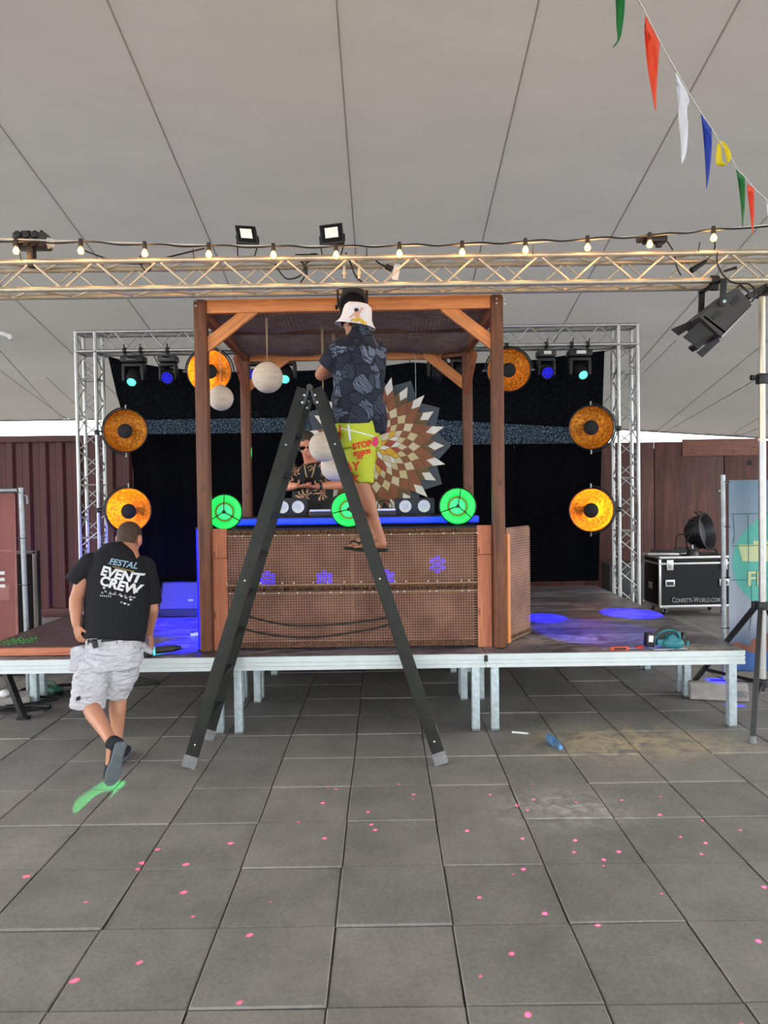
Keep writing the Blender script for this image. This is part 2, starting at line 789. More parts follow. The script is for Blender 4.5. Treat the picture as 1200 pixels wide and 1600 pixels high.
for j in range(-18, 24):
    for i in range(-24, 25):
        x, y = TX0 + (i + .5) * TS, TY0 + (j + .5) * TS
        vis = y > 2.1 and y < 8.2 and abs(x) < 0.56 * y + 0.3
        dz = rnd.uniform(-.004, .004)
        if vis:
            m = Matrix.Translation((x, y, -0.0175 + dz)) @ Matrix.Rotation(rnd.uniform(-.006, .006), 4, 'X') @ Matrix.Rotation(rnd.uniform(-.004, .004), 4, 'Y') @ Matrix.Rotation(rnd.uniform(-.006, .006), 4, 'Z')
            inst(tile_me, 'tile', floor, m)
        elif -6.5 < y < 14 and abs(x) < 9:
            far_q.box((x, y, -0.0175 + dz), (0.497, 0.497, 0.03))
stuff(far_q.build('far_tiles', M['tile'], floor))

# walls ---------------------------------------------------------------
M['container'] = mat('container_red', (74, 22, 21), 0.6, 0, 0.16, 3, 0.06)
q = MB()
Yc, top = 11.5, 2.80
pts = []
x = -9.0
while x < -0.2:
    pts += [(x, 0.0), (x + .09, 0.0), (x + .13, .04), (x + .22, .04)]
    x += 0.26
prof = [(a, b) for a, b in pts] + [(x, 0.0), (x, 0.1), (-9.0, 0.1)]
q.prism(prof, top - 0.16, Matrix.Translation((0, Yc, 0.10)))
wall = structure(q.build('wall_back_left', M['container'], None, ang=20))
q = MB()
q.box((-4.58, Yc + .02, top - .02), (8.9, .14, .10), None, .01)
q.build('top_rail', M['container'], wall)
q = MB()
q.box((-4.58, Yc + .02, .07), (8.9, .14, .13), None, .01)
q.build('bottom_rail', M['container'], wall)

k = NT('red_plywood')
v = k.coords((7, 7, 0.55))
f = k.noise(v, 1.5, 7, 0.68, 1.4)
v2 = k.coords((1, 1, 1))
cc = k.ramp(f, [(0.3, lin((58, 25, 19))), (0.52, lin((84, 41, 30))), (0.75, lin((118, 68, 52)))])
sc = k.ramp(k.noise(v2, 0.9, 4), [(0.3, (0.8, 0.78, 0.78)), (0.7, (1.12, 1.1, 1.1))])
k.l(k.mix(1.0, cc, sc, 'MULTIPLY'), k.b.inputs['Base Color'])
k.set(Roughness=0.6)
k.bump(f, 0.2, 0.004)
M['ply'] = k.m
Yp = 13.2
q = MB()
q.box((4.35, Yp + .06, 1.30), (11.2, .06, 2.6))
wall = structure(q.build('wall_back_right', M['ply']))
for i in range(9):
    x0 = -1.4 + i * 1.25
    q = MB()
    q.box((x0 + .62, Yp, 1.36), (1.235, .045, 2.71), None, .004)
    q.build('panel', M['ply'], wall)
a = at(1126, 697, Yp - .05)
q = MB()
q.box((a.x, Yp - .035, a.z - .02), (1.36, .022, .30), None, .003)
M['ply_pale'] = wood('paler_plywood', (104, 62, 50), (140, 92, 76), 0.65)
q.build('patch_board', M['ply_pale'], wall, 'paler board screwed over the joint')
a = at(1171, 723, Yp - .02)
q = MB()
q.cyl(V((a.x, Yp - .02, a.z)), V((a.x, Yp - .03, a.z)), .045, None, 16)
q.build('cable_hole', M['rubber'], wall, 'dark round cable hole')

# ================================================================== STAGE
DZ0 = 0.614
k = NT('stage_plywood')
w = k.coords((1, 1, 1), 'World')
f = k.noise(w, 1.7, 6, 0.7, 0.5)
c = k.ramp(f, [(0.35, lin((60, 55, 60))), (0.65, lin((98, 91, 98)))])
scuff = k.ramp(k.noise(k.coords((1, 2.6, 1), 'World'), 2.3, 9, 0.8, 0.7), [(0.46, (0, 0, 0)), (0.68, (.8, .8, .8))])
c = k.mix(scuff, c, lin((176, 168, 168)))
c = patch(c, onz(890, 998, DZ0), .95, .32, (214, 206, 200), 1.0, 4.5)
c = patch(c, onz(1060, 1012, DZ0), .6, .18, (206, 190, 160), .8, 6)
k.l(c, k.b.inputs['Base Color'])
k.set(Roughness=0.42)
k.bump(k.noise(w, 120, 3), 0.12, 0.003)
M['deck_top'] = k.m

DX = [-3.23, -1.23, 0.77, 2.77]
DY0 = 5.64
DZ = 0.614
deck = thing('stage_deck', '', 'stage deck')
q = MB()
q.box((1.0, 0.5, DZ - .011), (1.992, 0.988, .022), None, .003)
q.build('deck_board', M['deck_top'], deck)


def rail_prof():
    return [(0, 0), (0, .028), (.010, .030), (.010, .040), (0, .042), (0, .058), (.010, .060), (.010, .070), (0, .072), (0, .104), (.034, .104), (.034, 0)]


ZR = DZ - .006 - .104
q = MB()
m = Matrix(((0, 0, 1, 0.002), (1, 0, 0, 0), (0, 1, 0, ZR), (0, 0, 0, 1)))
q.prism(rail_prof(), 1.996, m)
q.build('front_rail', M['rail'], deck, ang=20)
q = MB()
m = Matrix(((0, 0, 1, 0.002), (-1, 0, 0, 1.0), (0, 1, 0, ZR), (0, 0, 0, 1)))
q.prism(rail_prof(), 1.996, m)
q.build('rear_rail', M['rail'], deck, ang=20)
for s, x in ((1, 0.002), (-1, 1.998)):
    q = MB()
    m = Matrix(((s, 0, 0, x), (0, 0, 1, 0.034), (0, 1, 0, ZR), (0, 0, 0, 1)))
    q.prism(rail_prof(), 0.932, m)
    q.build('side_rail', M['rail'], deck, ang=20)
for lx in (0.075, 1.925):
    for ly in (0.075, 0.925):
        q = MB()
        q.box((lx, ly, ZR / 2 + .006), (.062, .062, ZR - .012), None, .006)
        o = q.build('leg', M['galv'], deck)
        q = MB()
        q.box((lx, ly, .006), (.064, .064, .012))
        q.build('foot_cap', M['grey_rubber'], o)
colname = ['under the corrugated red wall side', 'under the wooden booth and ladder', 'on the flight case side']
rowname = ['front', 'second', 'third', 'rear']
first = True
for j in range(4):
    for i in range(3):
        lab = 'metal framed stage deck in the %s row %s' % (rowname[j], colname[i])
        m = Matrix.Translation((DX[i], DY0 + j, 0))
        if first:
            deck.matrix_basis = m
            deck['label'] = lab
            deck['group'] = 'stage deck modules'
            first = False
        else:
            dup(deck, m, lab, 'stage deck modules')
# small hinge clamp at the front joint
t = thing('rail_clamp', 'small dark clamp joining two front stage rails', 'clamp', (0.77, 5.632, .56))
q = MB()
q.box((0.762, 5.636, .575), (.012, .010, .05), None, .002)
q.box((0.778, 5.636, .575), (.012, .010, .05), None, .002)
q.box((0.770, 5.634, .575), (.028, .006, .010), None, .002)
q.build('clamp_body', M['grey_metal'], t)


# ================================================================== TRUSSES
def brace_mesh(L, r):
    q = MB()
    q.cyl((0, 0, -L / 2), (0, 0, L / 2), r, None, 8)
    return q


def truss(root, a, b, s, u, v, rc, rb, bay, material, faces=(0, 1, 2, 3)):
    """box truss from a to b (corner chord), u and v the two section directions; chords and braces are parts"""
    a, b, u, v = V(a), V(b), V(u), V(v)
    d = (b - a)
    L = d.length
    d.normalize()
    cor = [V((0, 0, 0)), u * s, u * s + v * s, v * s]
    for c in cor:
        q = MB()
        q.cyl(a + c, b + c, rc, None, 14)
        q.build('chord', material, root)
    n = max(1, round(L / bay))
    h = L / n / 2
    bl = math.hypot(h, s)
    me = brace_mesh(bl - rc, rb).mesh('brace')
    me.materials.append(material)
    for fidx in faces:
        c0, c1 = cor[fidx], cor[(fidx + 1) % 4]
        ph = 0
        for i in range(2 * n):
            p0 = a + d * (h * i) + (c0 if (i + ph) % 2 == 0 else c1)
            p1 = a + d * (h * (i + 1)) + (c1 if (i + ph) % 2 == 0 else c0)
            m = frame((p0 + p1) / 2, p1 - p0)
            inst(me, 'brace', root, m)


def ring_frame(root, p, s, u, v, rb, material):
    p, u, v = V(p), V(u), V(v)
    c = [p, p + u * s, p + u * s + v * s, p + v * s]
    q = MB()
    for i in range(4):
        q.cyl(c[i], c[(i + 1) % 4], rb, None, 8)
    q.build('end_frame', material, root)


# front truss: low corner chord at near side
FY, FS = 5.40, 0.200
za, zb = at(0, 451.5, FY), at(1200, 439, FY)
ftr = thing('lighting_truss', 'long silver box truss spanning above the booth with warm bulbs', 'truss', ((0, FY, 3.35)))
fa, fb = V((-3.7, FY, za.z)), V((3.7, FY, zb.z))
zav = (za.z + zb.z) / 2
fa.z = zav
fb.z = zav
truss(ftr, fa, fb, FS, (0, 0, 1), (0, 1, 0), 0.021, 0.0085, 0.47, M['alu_warm'])
ring_frame(ftr, (-3.7, FY, zav), FS, (0, 0, 1), (0, 1, 0), .012, M['alu_warm'])
ring_frame(ftr, (3.7, FY, zav), FS, (0, 0, 1), (0, 1, 0), .012, M['alu_warm'])
FTOP = zav + FS
FBOT = zav

# rear goal post truss
GY, GS = 9.20, 0.238
gl = at(122, 690, GY).x
gr = at(997, 690, GY).x
gz = at(560, 513, GY).z
goal = thing('goal_post_truss', 'silver goal post truss framing the black curtain', 'truss', (0, GY, 0))
rc, rb = 0.024, 0.008
truss(goal, (gl, GY, .03), (gl, GY, gz - GS - .02), GS, (1, 0, 0), (0, 1, 0), rc, rb, 0.40, M['alu'])
truss(goal, (gr - GS, GY, .03), (gr - GS, GY, gz - GS - .02), GS, (1, 0, 0), (0, 1, 0), rc, rb, 0.40, M['alu'])
truss(goal, (gl + GS + .02, GY, gz - GS), (gr - GS - .02, GY, gz - GS), GS, (0, 0, 1), (0, 1, 0), rc, rb, 0.42, M['alu'])
for x0 in (gl, gr - GS):
    q = MB()
    pts = [(x0 + a * GS, GY + b * GS, gz - c * GS) for a in (0, 1) for b in (0, 1) for c in (0, 1)]
    for i in range(8):
        for j in range(i + 1, 8):
            d = sum(1 for k2 in range(3) if abs(pts[i][k2] - pts[j][k2]) > 1e-6)
            if d == 1:
                q.cyl(pts[i], pts[j], rc * .95, None, 12)
    q.cyl(pts[0], pts[6], rb, None, 8)
    q.cyl(pts[1], pts[7], rb, None, 8)
    q.cyl(pts[0], pts[3], rb, None, 8)
    q.build('corner_block', M['alu'], goal)
    for z in (gz - 2 * GS - .1, gz - 1.9, 1.35):
        ring_frame(goal, (x0, GY, z), GS, (1, 0, 0), (0, 1, 0), .009, M['alu'])
    q = MB()
    q.box((x0 + GS / 2, GY + GS / 2, .012), (.42, .42, .024), None, .004)
    q.build('base_plate', M['steel'], goal)

# black curtain -------------------------------------------------------
k = NT('black_curtain')
f = k.noise(k.coords((1, 1, 1)), 90, 3, 0.8)
k.set(Base_Color=lin((6, 7, 10)) + [1], Roughness=0.95)
k.b.inputs['Specular IOR Level'].default_value = 0.06
tp = k.n('ShaderNodeBsdfTransparent')
tp.inputs['Color'].default_value = (0.55, 0.75, 1.0, 1)
fac = k.ramp(f, [(0.50, (0.0, 0.0, 0.0)), (0.72, (0.09, 0.09, 0.09))])
mx = k.n('ShaderNodeMixShader')
k.l(fac, mx.inputs['Fac'])
k.l(k.b.outputs[0], mx.inputs[1])
k.l(tp.outputs[0], mx.inputs[2])
k.l(mx.outputs[0], k.out.inputs['Surface'])
M['curtain'] = k.m
CY = 9.72
top_px = [(168, 556), (205, 566), (250, 573), (320, 581), (430, 581), (560, 575), (640, 567), (720, 567), (790, 568), (850, 560), (905, 553), (944, 548)]
left_px = [(168, 556), (182, 600), (200, 650), (208, 690), (209, 760), (211, 840), (214, 930)]
right_px = [(944, 548), (941, 640), (939, 760), (937, 850), (935, 907)]


def poly_at(pts, t):
    n = len(pts) - 1
    i = min(int(t * n), n - 1)
    fr = t * n - i
    return (pts[i][0] + (pts[i + 1][0] - pts[i][0]) * fr, pts[i][1] + (pts[i + 1][1] - pts[i][1]) * fr)


q = MB()
NU, NV = 90, 24
rows = []
for j in range(NV + 1):
    tv = j / NV
    lp, rp = poly_at(left_px, tv), poly_at(right_px, tv)
    row = []
    for i in range(NU + 1):
        tu = i / NU
        tx = lp[0] + (rp[0] - lp[0]) * tu
        # top height at this place
        yt = None
        for a, b in zip(top_px, top_px[1:]):
            if a[0] <= 168 + (944 - 168) * tu <= b[0]:
                yt = a[1] + (b[1] - a[1]) * ((168 + 776 * tu) - a[0]) / (b[0] - a[0])
        ybot = 922 + (907 - 922) * tu
        yy = yt + (ybot - yt) * tv
        p = at(tx, yy, CY)
        p.y += 0.02 * math.sin(tu * 80) + 0.015 * math.sin(tu * 37 + 1) + (1 - tv) * 0.0
        row.append(q.bm.verts.new(p))
    rows.append(row)
for a, b in zip(rows, rows[1:]):
    for i in range(NU):
        q.bm.faces.new((a[i], a[i + 1], b[i + 1], b[i]))
cur = q.build('stage_curtain', M['curtain'], None, ang=80)
for px, py in top_px:
    p = at(px, py, CY)
    q = MB()
    q.tube([p + V((0, 0, -.02)), V((p.x, GY + GS + .03, gz - GS - .01)), V((p.x, GY + GS + .028, gz - GS + .02))], .006, 5)
    q.build('tie_cord', M['cable'], cur)
cur = tag(cur, 'black cloth curtain hung across the back of the stage', 'curtain')

# ================================================================== PERGOLA
PY0, PY1 = 5.84, 7.70
pxl, pxr = at(319, 742, PY0).x, at(778, 742, PY0).x
pzt = at(545, 466, PY0).z
perg = thing('pergola', 'brown stained wooden pergola standing over the stage booth', 'pergola', (0, PY0, DZ))
rl = at(385, 690, 7.70)
rr = at(731, 690, 7.45)
posts = [((pxl, PY0), .105, pzt), ((pxr, PY0), .100, pzt + .01), ((rl.x, 7.70), .10, pzt - .05), ((rr.x, 7.45), .10, pzt - .05)]
for (x, y), w, zt in posts:
    a, b = V((x, y, DZ + .002)), V((x, y, zt))
    L = (b - a).length
    q = MB()
    q.box((0, 0, 0), (L, w, w), None, .028)
    me = q.mesh('post')
    me.materials.append(M['post'])
    m = Matrix(((0, 1, 0, x), (0, 0, 1, y), (1, 0, 0, (a.z + b.z) / 2), (0, 0, 0, 1)))
    inst(me, 'post', perg, m)
bh = at(545, 465, PY0).z - at(545, 486, PY0).z
zb0 = pzt - .004 - bh / 2
beam((pxl + .052, PY0, zb0), (pxr - .05, PY0, zb0 + .012), .055, bh, 'front_beam', M['beam'], perg)
zrear = at(560, 555, 7.70).z
beam((rl.x + .05, 7.70, zrear), (at(690, 550, 7.70).x, 7.70, zrear), .055, .105, 'rear_beam', M['beam'], perg)
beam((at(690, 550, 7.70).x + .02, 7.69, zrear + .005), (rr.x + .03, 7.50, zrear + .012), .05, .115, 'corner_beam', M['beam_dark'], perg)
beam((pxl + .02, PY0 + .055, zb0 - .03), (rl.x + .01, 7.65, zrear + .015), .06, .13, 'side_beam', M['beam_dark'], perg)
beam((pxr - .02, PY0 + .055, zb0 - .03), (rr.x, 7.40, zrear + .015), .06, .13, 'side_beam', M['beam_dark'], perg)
ymid = 6.72
zm_ = at(545, 515, ymid).z
beam((-1.42, ymid, zm_), (.86, ymid, zm_), .05, .06, 'cross_beam', M['post'], perg)  # dark post stain here: the shade under the reed mat put into the colour


def brace2(p0, p1, y, nm, w=.05, h=.10, mt='beam'):
    a, b = at(p0[0], p0[1], y), at(p1[0], p1[1], y)
    beam(a, b, w, h, nm, M[mt], perg, up=V((0, 0, 1)))


brace2((402, 478), (319, 544), PY0 + .006, 'corner_brace', .042, .095)
brace2((694, 478), (780, 544), PY0 + .006, 'corner_brace', .042, .095)
brace2((460, 550), (387, 605), 7.70, 'corner_brace', .042, .09)
brace2((664, 551), (731, 605), 7.62, 'corner_brace', .042, .10)
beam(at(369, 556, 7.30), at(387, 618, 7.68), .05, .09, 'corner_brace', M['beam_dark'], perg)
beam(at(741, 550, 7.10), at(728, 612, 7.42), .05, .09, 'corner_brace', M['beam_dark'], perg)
for (px, py, y) in ((306, 470, PY0), (306, 478, PY0), (776, 467, PY0), (776, 474, PY0), (789, 467, PY0), (789, 475, PY0)):
    p = at(px, py, y - .054)
    q = MB()
    q.cyl(p, p + V((0, -.006, 0)), .0075, None, 10)
    q.build('screw_head', M['galv'], perg)

# reed mat sagging under the pergola roof ------------------------------
k = NT('dark_reed')
f = k.noise(k.coords((2, 30, 30)), 3, 4)
k.l(k.ramp(f, [(0.3, lin((104, 86, 76))), (0.7, lin((172, 148, 134)))]), k.b.inputs['Base Color'])
k.set(Roughness=0.85)
M['reed'] = k.m
mat_t = thing('reed_roof_mat', 'dark woven reed mat sagging under the pergola roof', 'mat', (-.25, 6.7, pzt))


def matz(x, y):
    t = (y - 5.9) / 1.75
    s = (x + 1.4) / 2.25
    return pzt - .02 - .07 * t - .05 * math.sin(PI * max(0, min(1, t * 2 % 1))) * (.6 + .4 * math.sin(s * 9)) - .012 * math.sin(s * 21 + t * 9)


for sect, (y0, y1) in enumerate(((5.88, 6.74), (6.78, 7.68))):
    q = MB()
    n = 36
    for i in range(n):
        y = y0 + (y1 - y0) * i / n
        xs2 = [-1.40 + (2.26 if sect == 0 else 2.22) * j / 12 for j in range(13)]
        for xa, xb in zip(xs2, xs2[1:]):
            za_, zb_ = matz(xa, y), matz(xb, y)
            q.hexa([(xa, y - .0085, za_ - .003), (xb, y - .0085, zb_ - .003), (xb, y + .0085, zb_ - .003), (xa, y + .0085, za_ - .003),
                    (xa, y - .0085, za_ + .003), (xb, y - .0085, zb_ + .003), (xb, y + .0085, zb_ + .003), (xa, y + .0085, za_ + .003)])
    stuff(q.build('reeds', M['reed'], mat_t))
    q = MB()
    for i in range(64):
        x = -1.39 + 2.24 * i / 63
        pts = [(x, y0 + (y1 - y0) * j / 8, matz(x, y0 + (y1 - y0) * j / 8) - .005) for j in range(9)]
        q.tube(pts, .0045, 4)
    stuff(q.build('binding_threads', M['reed'], mat_t))

# ================================================================== BOOTH
BY = 5.87
bz0, bz1 = DZ + .004, at(560, 829, BY).z
booth = thing('dj_booth', 'booth counter clad in brown cane weave with red board ends', 'booth', (-.25, BY, DZ))
xa, xb = at(357, 920, BY).x, at(745, 920, BY).x
xl, xr = at(334, 920, BY).x, at(768, 920, BY).x
zmid = at(545, 918, BY - .02).z
k = NT('cane_weave')
f = k.noise(k.coords((1, 1, 1), 'World'), 3.2, 5)
k.l(k.ramp(f, [(0.3, lin((112, 76, 58))), (0.7, lin((158, 116, 94)))]), k.b.inputs['Base Color'])
k.set(Roughness=0.7)
M['cane'] = k.m
k = NT('coir_fringe')
f = k.noise(k.coords((1, 1, 1), 'World'), 60, 3)
k.l(k.ramp(f, [(0.3, lin((70, 46, 32))), (0.7, lin((132, 96, 68)))]), k.b.inputs['Base Color'])
k.set(Roughness=0.9)
M['coir'] = k.m
M['dark_ply'] = mat('dark_backing_board', (34, 26, 24), 0.8)


def weave(o3, ex, w, h, parent, step=.0216, sw=.0120):
    """flat strips crossing over and under; o3 lower corner, ex unit vector along the panel"""
    o3, ex = V(o3), V(ex)
    ez = V((0, 0, 1))
    nrm = ex.cross(ez)
    R = Matrix((ex, -nrm, ez)).transposed()
    q = MB()
    for i in range(int(w / step)):
        c = o3 + ex * (step * (i + .5)) + ez * h / 2
        q.box(c, (sw, .002, h), R)
    for j in range(int(h / step)):
        c = o3 + ez * (step * (j + .5)) + ex * w / 2 + nrm * .003
        q.box(c, (w, .002, sw), R)
    return stuff(q.build('cane_strips', M['cane'], parent))


def fringe(a, b, h, parent, nrm=V((0, -1, 0)), per=420):
    a, b = V(a), V(b)
    L = (b - a).length
    ex = (b - a).normalized()
    q = MB()
    rr = random.Random(int(L * 1000 + h * 999))
    for i in range(int(L * per)):
        p = a + ex * rr.uniform(0, L)
        hh = h * rr.uniform(.6, 1.15)
        d = ex * rr.uniform(-.012, .012)
        w = rr.uniform(.0025, .0045)
        o = nrm * rr.uniform(.002, .016)
        o2 = nrm * rr.uniform(.004, .02)
        v = q._v([p + o - ex * w, p + o + ex * w, p + o2 + d + V((0, 0, -hh))])
        q.bm.faces.new(v)
    return stuff(q.build('fringe', M['coir'], parent))


def strand(a, b, parent):
    q = MB()
    q.tube(sag(a, b, .004, 16), .004, 5)
    return q.build('cord_edge', M['jute'], parent)


for (z0, z1) in ((bz0 + .015, zmid - .02), (zmid, bz1 - .02)):
    pan = MB()
    pan.box(((xa + xb) / 2, BY + .035, (z0 + z1) / 2), (.012, .012, z1 - z0))
    o = pan.build('weave_panel', M['cane'], booth)
    weave((xa, BY - .004, z0), (1, 0, 0), xb - xa, z1 - z0, o)
fringe((xa, BY - .012, bz1 + .012), (xb, BY - .012, bz1 + .012), .055, booth)
fringe((xa, BY - .014, zmid + .03), (xb, BY - .014, zmid + .03), .065, booth)
fringe((xa, BY - .014, bz0 + .055), (xb, BY - .014, bz0 + .055), .045, booth)
strand((xa, BY - .03, zmid + .03), (xb, BY - .03, zmid + .03), booth)
strand((xa, BY - .03, zmid - .035), (xb, BY - .03, zmid - .035), booth)
strand((xa, BY - .03, bz1 - .03), (xb, BY - .03, bz1 - .03), booth)
pin = MB().sph((0, 0, 0), .0065, None, 8, 5).mesh('pin')
pin.materials.append(M['white'])
for i in range(16):
    for z in (zmid - .035, zmid + .045, bz1 - .03):
        x = xa + .03 + (xb - xa - .06) * (i + .3 * math.sin(i * 3 + z * 9)) / 15
        inst(pin, 'pin', booth, Matrix.Translation((x, BY - .036, z)))
# red boards at both ends of the front
for x0, x1, zz in ((xl, xa - .004, at(340, 872, BY).z), (xb + .004, xr, at(760, 866, BY).z)):
    beam(((x0 + x1) / 2, BY, bz0), ((x0 + x1) / 2, BY, zz - .003), .028, x1 - x0, 'end_board', M['board'], booth, up=V((1, 0, 0)))
    beam(((x0 + x1) / 2, BY - .004, zz), ((x0 + x1) / 2, BY - .004, bz1 + .03), .03, x1 - x0, 'end_board', M['board'], booth, up=V((1, 0, 0)))
# ledge and rear cladding
q = MB()
q.box(((xl + xr) / 2, BY + .17, bz1 + .002), (xr - xl, .30, .022), None, .003)
q.build('ledge', M['dark_ply'], booth)
q = MB()
q.box(((xl + xr) / 2, BY + .36, (bz0 + bz1) / 2), (xr - xl - .02, .018, bz1 - bz0 - .03))
q.build('inner_board', M['dark_ply'], booth)
# angled wing on the flight case side
wa, wb = V((at(791, 920, 5.99).x, 5.99, 0)), V((at(828, 920, 6.42).x, 6.42, 0))
ex = (wb - wa).normalized()
wn = ex.cross(V((0, 0, 1)))
wl = (wb - wa).length
q = MB()
q.box((wa + wb) / 2 + V((0, 0, bz0 + .02)) - wn * .03, (wl, .03, .04), Matrix((ex, -wn, V((0, 0, 1)))).transposed())
wing = q.build('side_wing', M['dark_ply'], booth)
weave(wa + V((0, 0, bz0)), ex, wl, bz1 - bz0, wing, .0216, .0148)
fringe(wa + V((0, 0, bz0 + .05)), wb + V((0, 0, bz0 + .05)), .045, wing, wn)
beam(wa + V((0, 0, bz0)) + wn * .004 + ex * .02, wa + V((0, 0, bz1 - .05)) + wn * .004 + ex * .02, .03, .055, 'wing_stile', M['beam'], booth, up=V((ex.x, ex.y, 0)))
q = MB()
q.box((wa + wb) / 2 + V((0, 0, (bz0 + bz1) / 2)) - wn * .22, (wl * .9, .012, bz1 - bz0 - .06), Matrix((ex, -wn, V((0, 0, 1)))).transposed())
q.build('wing_backing', M['dark_ply'], booth)
# pale side sheet on the wedge monitor side: catches the blue wash
pl = thing('side_sheet', 'white sheet closing the booth beside the blue lit stage floor', 'panel', (-1.55, 6.0, DZ))
q = MB()
p0, p1 = V((at(311, 920, 5.90).x, 5.90, 0)), V((at(306, 920, 5.90).x - .02, 6.02, 0))
q.hexa([p0 + V((0, 0, bz0)), p0 + V((.045, .02, bz0)), p1 + V((.16, .9, bz0)), p1 + V((.11, .9, bz0)),
        p0 + V((0, 0, bz1)), p0 + V((.045, .02, bz1)), p1 + V((.16, .9, bz1)), p1 + V((.11, .9, bz1))])
q.build('sheet', M['white'], pl)
M['blue_strip'] = emis('blue_strip_glow', (2, 2, 255), 6)  # glowing strip added in place of the white sheet's blue lit edge
t = thing('added_blue_strip', 'added blue glow strip for the blue lit sheet edge beside the booth post', 'glow strip', (p0.x, 5.87, bz0))
q = MB()
q.box((at(312, 920, 5.87).x, 5.87, (bz0 + bz1 + .03) / 2), (.034, .03, bz1 - bz0 + .03), None, .006)
q.build('tube', M['blue_strip'], t)
for z in (bz0 + .008, bz1 + .035):
    q = MB()
    q.box((at(312, 920, 5.87).x, 5.87, z), (.042, .038, .016), None, .004)
    q.build('end_cap', M['black'], t)

spot_light('wedge_fill', t, (at(312, 920, 5.87).x - .06, 5.90, 1.10), (-2.12, 7.4, .70), (2, 2, 255), 900, 56, .8, .05)  # added blue spot that fills the wedge front and the floor by it

# two slack black cables across the cane
for i, (c0, c1, c2) in enumerate((((386, 962), (480, 978), (606, 964)), ((386, 984), (490, 996), (606, 976)))):
    q = MB()
    q.tube(spline([at(c0[0] - 8, c0[1] - 12, 5.82), at(c0[0], c0[1], 5.80), at((c0[0] + c1[0]) / 2, (c0[1] + c1[1]) / 2 + 4, 5.79), at(c1[0], c1[1], 5.79),
                   at((c2[0] + c1[0]) / 2, (c2[1] + c1[1]) / 2 + 3, 5.79), at(c2[0], c2[1], 5.80), at(c2[0] + 6, c2[1] - 16, 5.82)], 8), .007, 6)
    tag(q.build('slack_cable', M['cable'], None), ['upper slack black cable drooping across the cane front', 'lower slack black cable drooping across the cane front'][i], 'cable', 'slack cables on the booth')

# blue LED pars behind the cane ---------------------------------------
M['blue_led'] = emis('blue_led', (2, 2, 255), 16.0)
for i, (px, py, r) in enumerate(((418, 905, 12), (507, 904, 12), (604, 903, 12), (684, 882, 12))):  # fourth par is added, for a soft blue blur on the cane
    c = at(px, py, BY + .05)
    t = thing('led_par', ['flat led par glowing blue through the cane nearest the slanting ladder rails',
                          'flat led par glowing blue through the middle of the cane',
                          'flat led par glowing blue partly behind the single ladder rail',
                          'led par added for the soft blue blur high on the cane by the end boards'][i], 'stage light', (c.x, BY + .12, c.z), 'blue led pars behind the cane')
    q = MB()
    q.lathe([(0, 0), (.06, 0), (.078, -.012), (.082, -.02), (.082, -.07), (.05, -.085), (0, -.085)], frame((c.x, BY + .055, c.z), (0, -1, 0)), 24)
    q.build('housing', M['black'], t)
    for a in range(7):
        q = MB()
        rr = .048 if a else 0
        p = V((c.x + rr * math.cos(a * PI / 3 + .5), BY + .052, c.z + rr * math.sin(a * PI / 3 + .5)))
        q.cyl(p, p + V((0, -.008, 0)), .0215, .019, 10)
        q.build('led', M['blue_led'], t)
    q = MB()
    q.tube([(c.x - .085, BY + .09, c.z), (c.x - .085, BY + .13, c.z - .12), (c.x + .085, BY + .13, c.z - .12), (c.x + .085, BY + .09, c.z)], .006, 6)
    q.build('stand_bracket', M['black_metal'], t)
    q = MB()
    q.box((c.x, BY + .14, (c.z - .12 + bz0) / 2), (.03, .03, c.z - .12 - bz0), None)
    q.build('stand', M['black_metal'], t)

# DJ table ------------------------------------------------------------
TZ = 1.655
tab = thing('dj_table', 'dark table behind the booth front carrying the mixer', 'table', (-.2, 6.7, DZ))
txa, txb = at(362, 815, 6.45).x, at(748, 815, 6.45).x
q = MB()
q.box(((txa + txb) / 2, 6.71, TZ - .012), (txb - txa, .50, .024), None, .004)
q.build('table_top', M['black'], tab)
q = MB()
q.box(((txa + txb) / 2, 6.52, TZ - .2), (txb - txa - .04, .012, .34))
q.build('modesty_cloth', M['tee'], tab)
for x in (txa + .06, txb - .06):
    for y in (6.54, 6.90):
        q = MB()
        q.cyl((x, y, DZ), (x, y, TZ - .02), .02, None, 12)
        q.build('leg', M['black_metal'], tab)
M['blue_bar'] = emis('blue_led_bar', (4, 30, 255), 4)
t = thing('led_bar', 'long blue led bar glowing along the table edge', 'light bar', ((txa + txb) / 2, 6.46, TZ - .03))
q = MB()
q.box(((txa + txb) / 2, 6.462, TZ - .035), (txb - txa, .012, .052), None, .003)
q.build('diffuser', M['blue_bar'], t)
al = bpy.data.lights.new('bar_glow', 'AREA')
al.shape = 'RECTANGLE'
al.size = 2.1
al.size_y = .03
al.color = (.002, .01, 1)
al.energy = 2.5
alo = bpy.data.objects.new('bar_glow', al)
COL.objects.link(alo)
alo.parent = t
alo.matrix_basis = wm(t).inverted() @ Matrix.Translation(((txa + txb) / 2, 6.440, TZ + .004)) @ Matrix.Rotation(PI, 4, 'X')
q = MB()
q.box(((txa + txb) / 2, 6.478, TZ - .035), (txb - txa + .01, .022, .06), None, .003)
q.build('housing', M['black'], t)

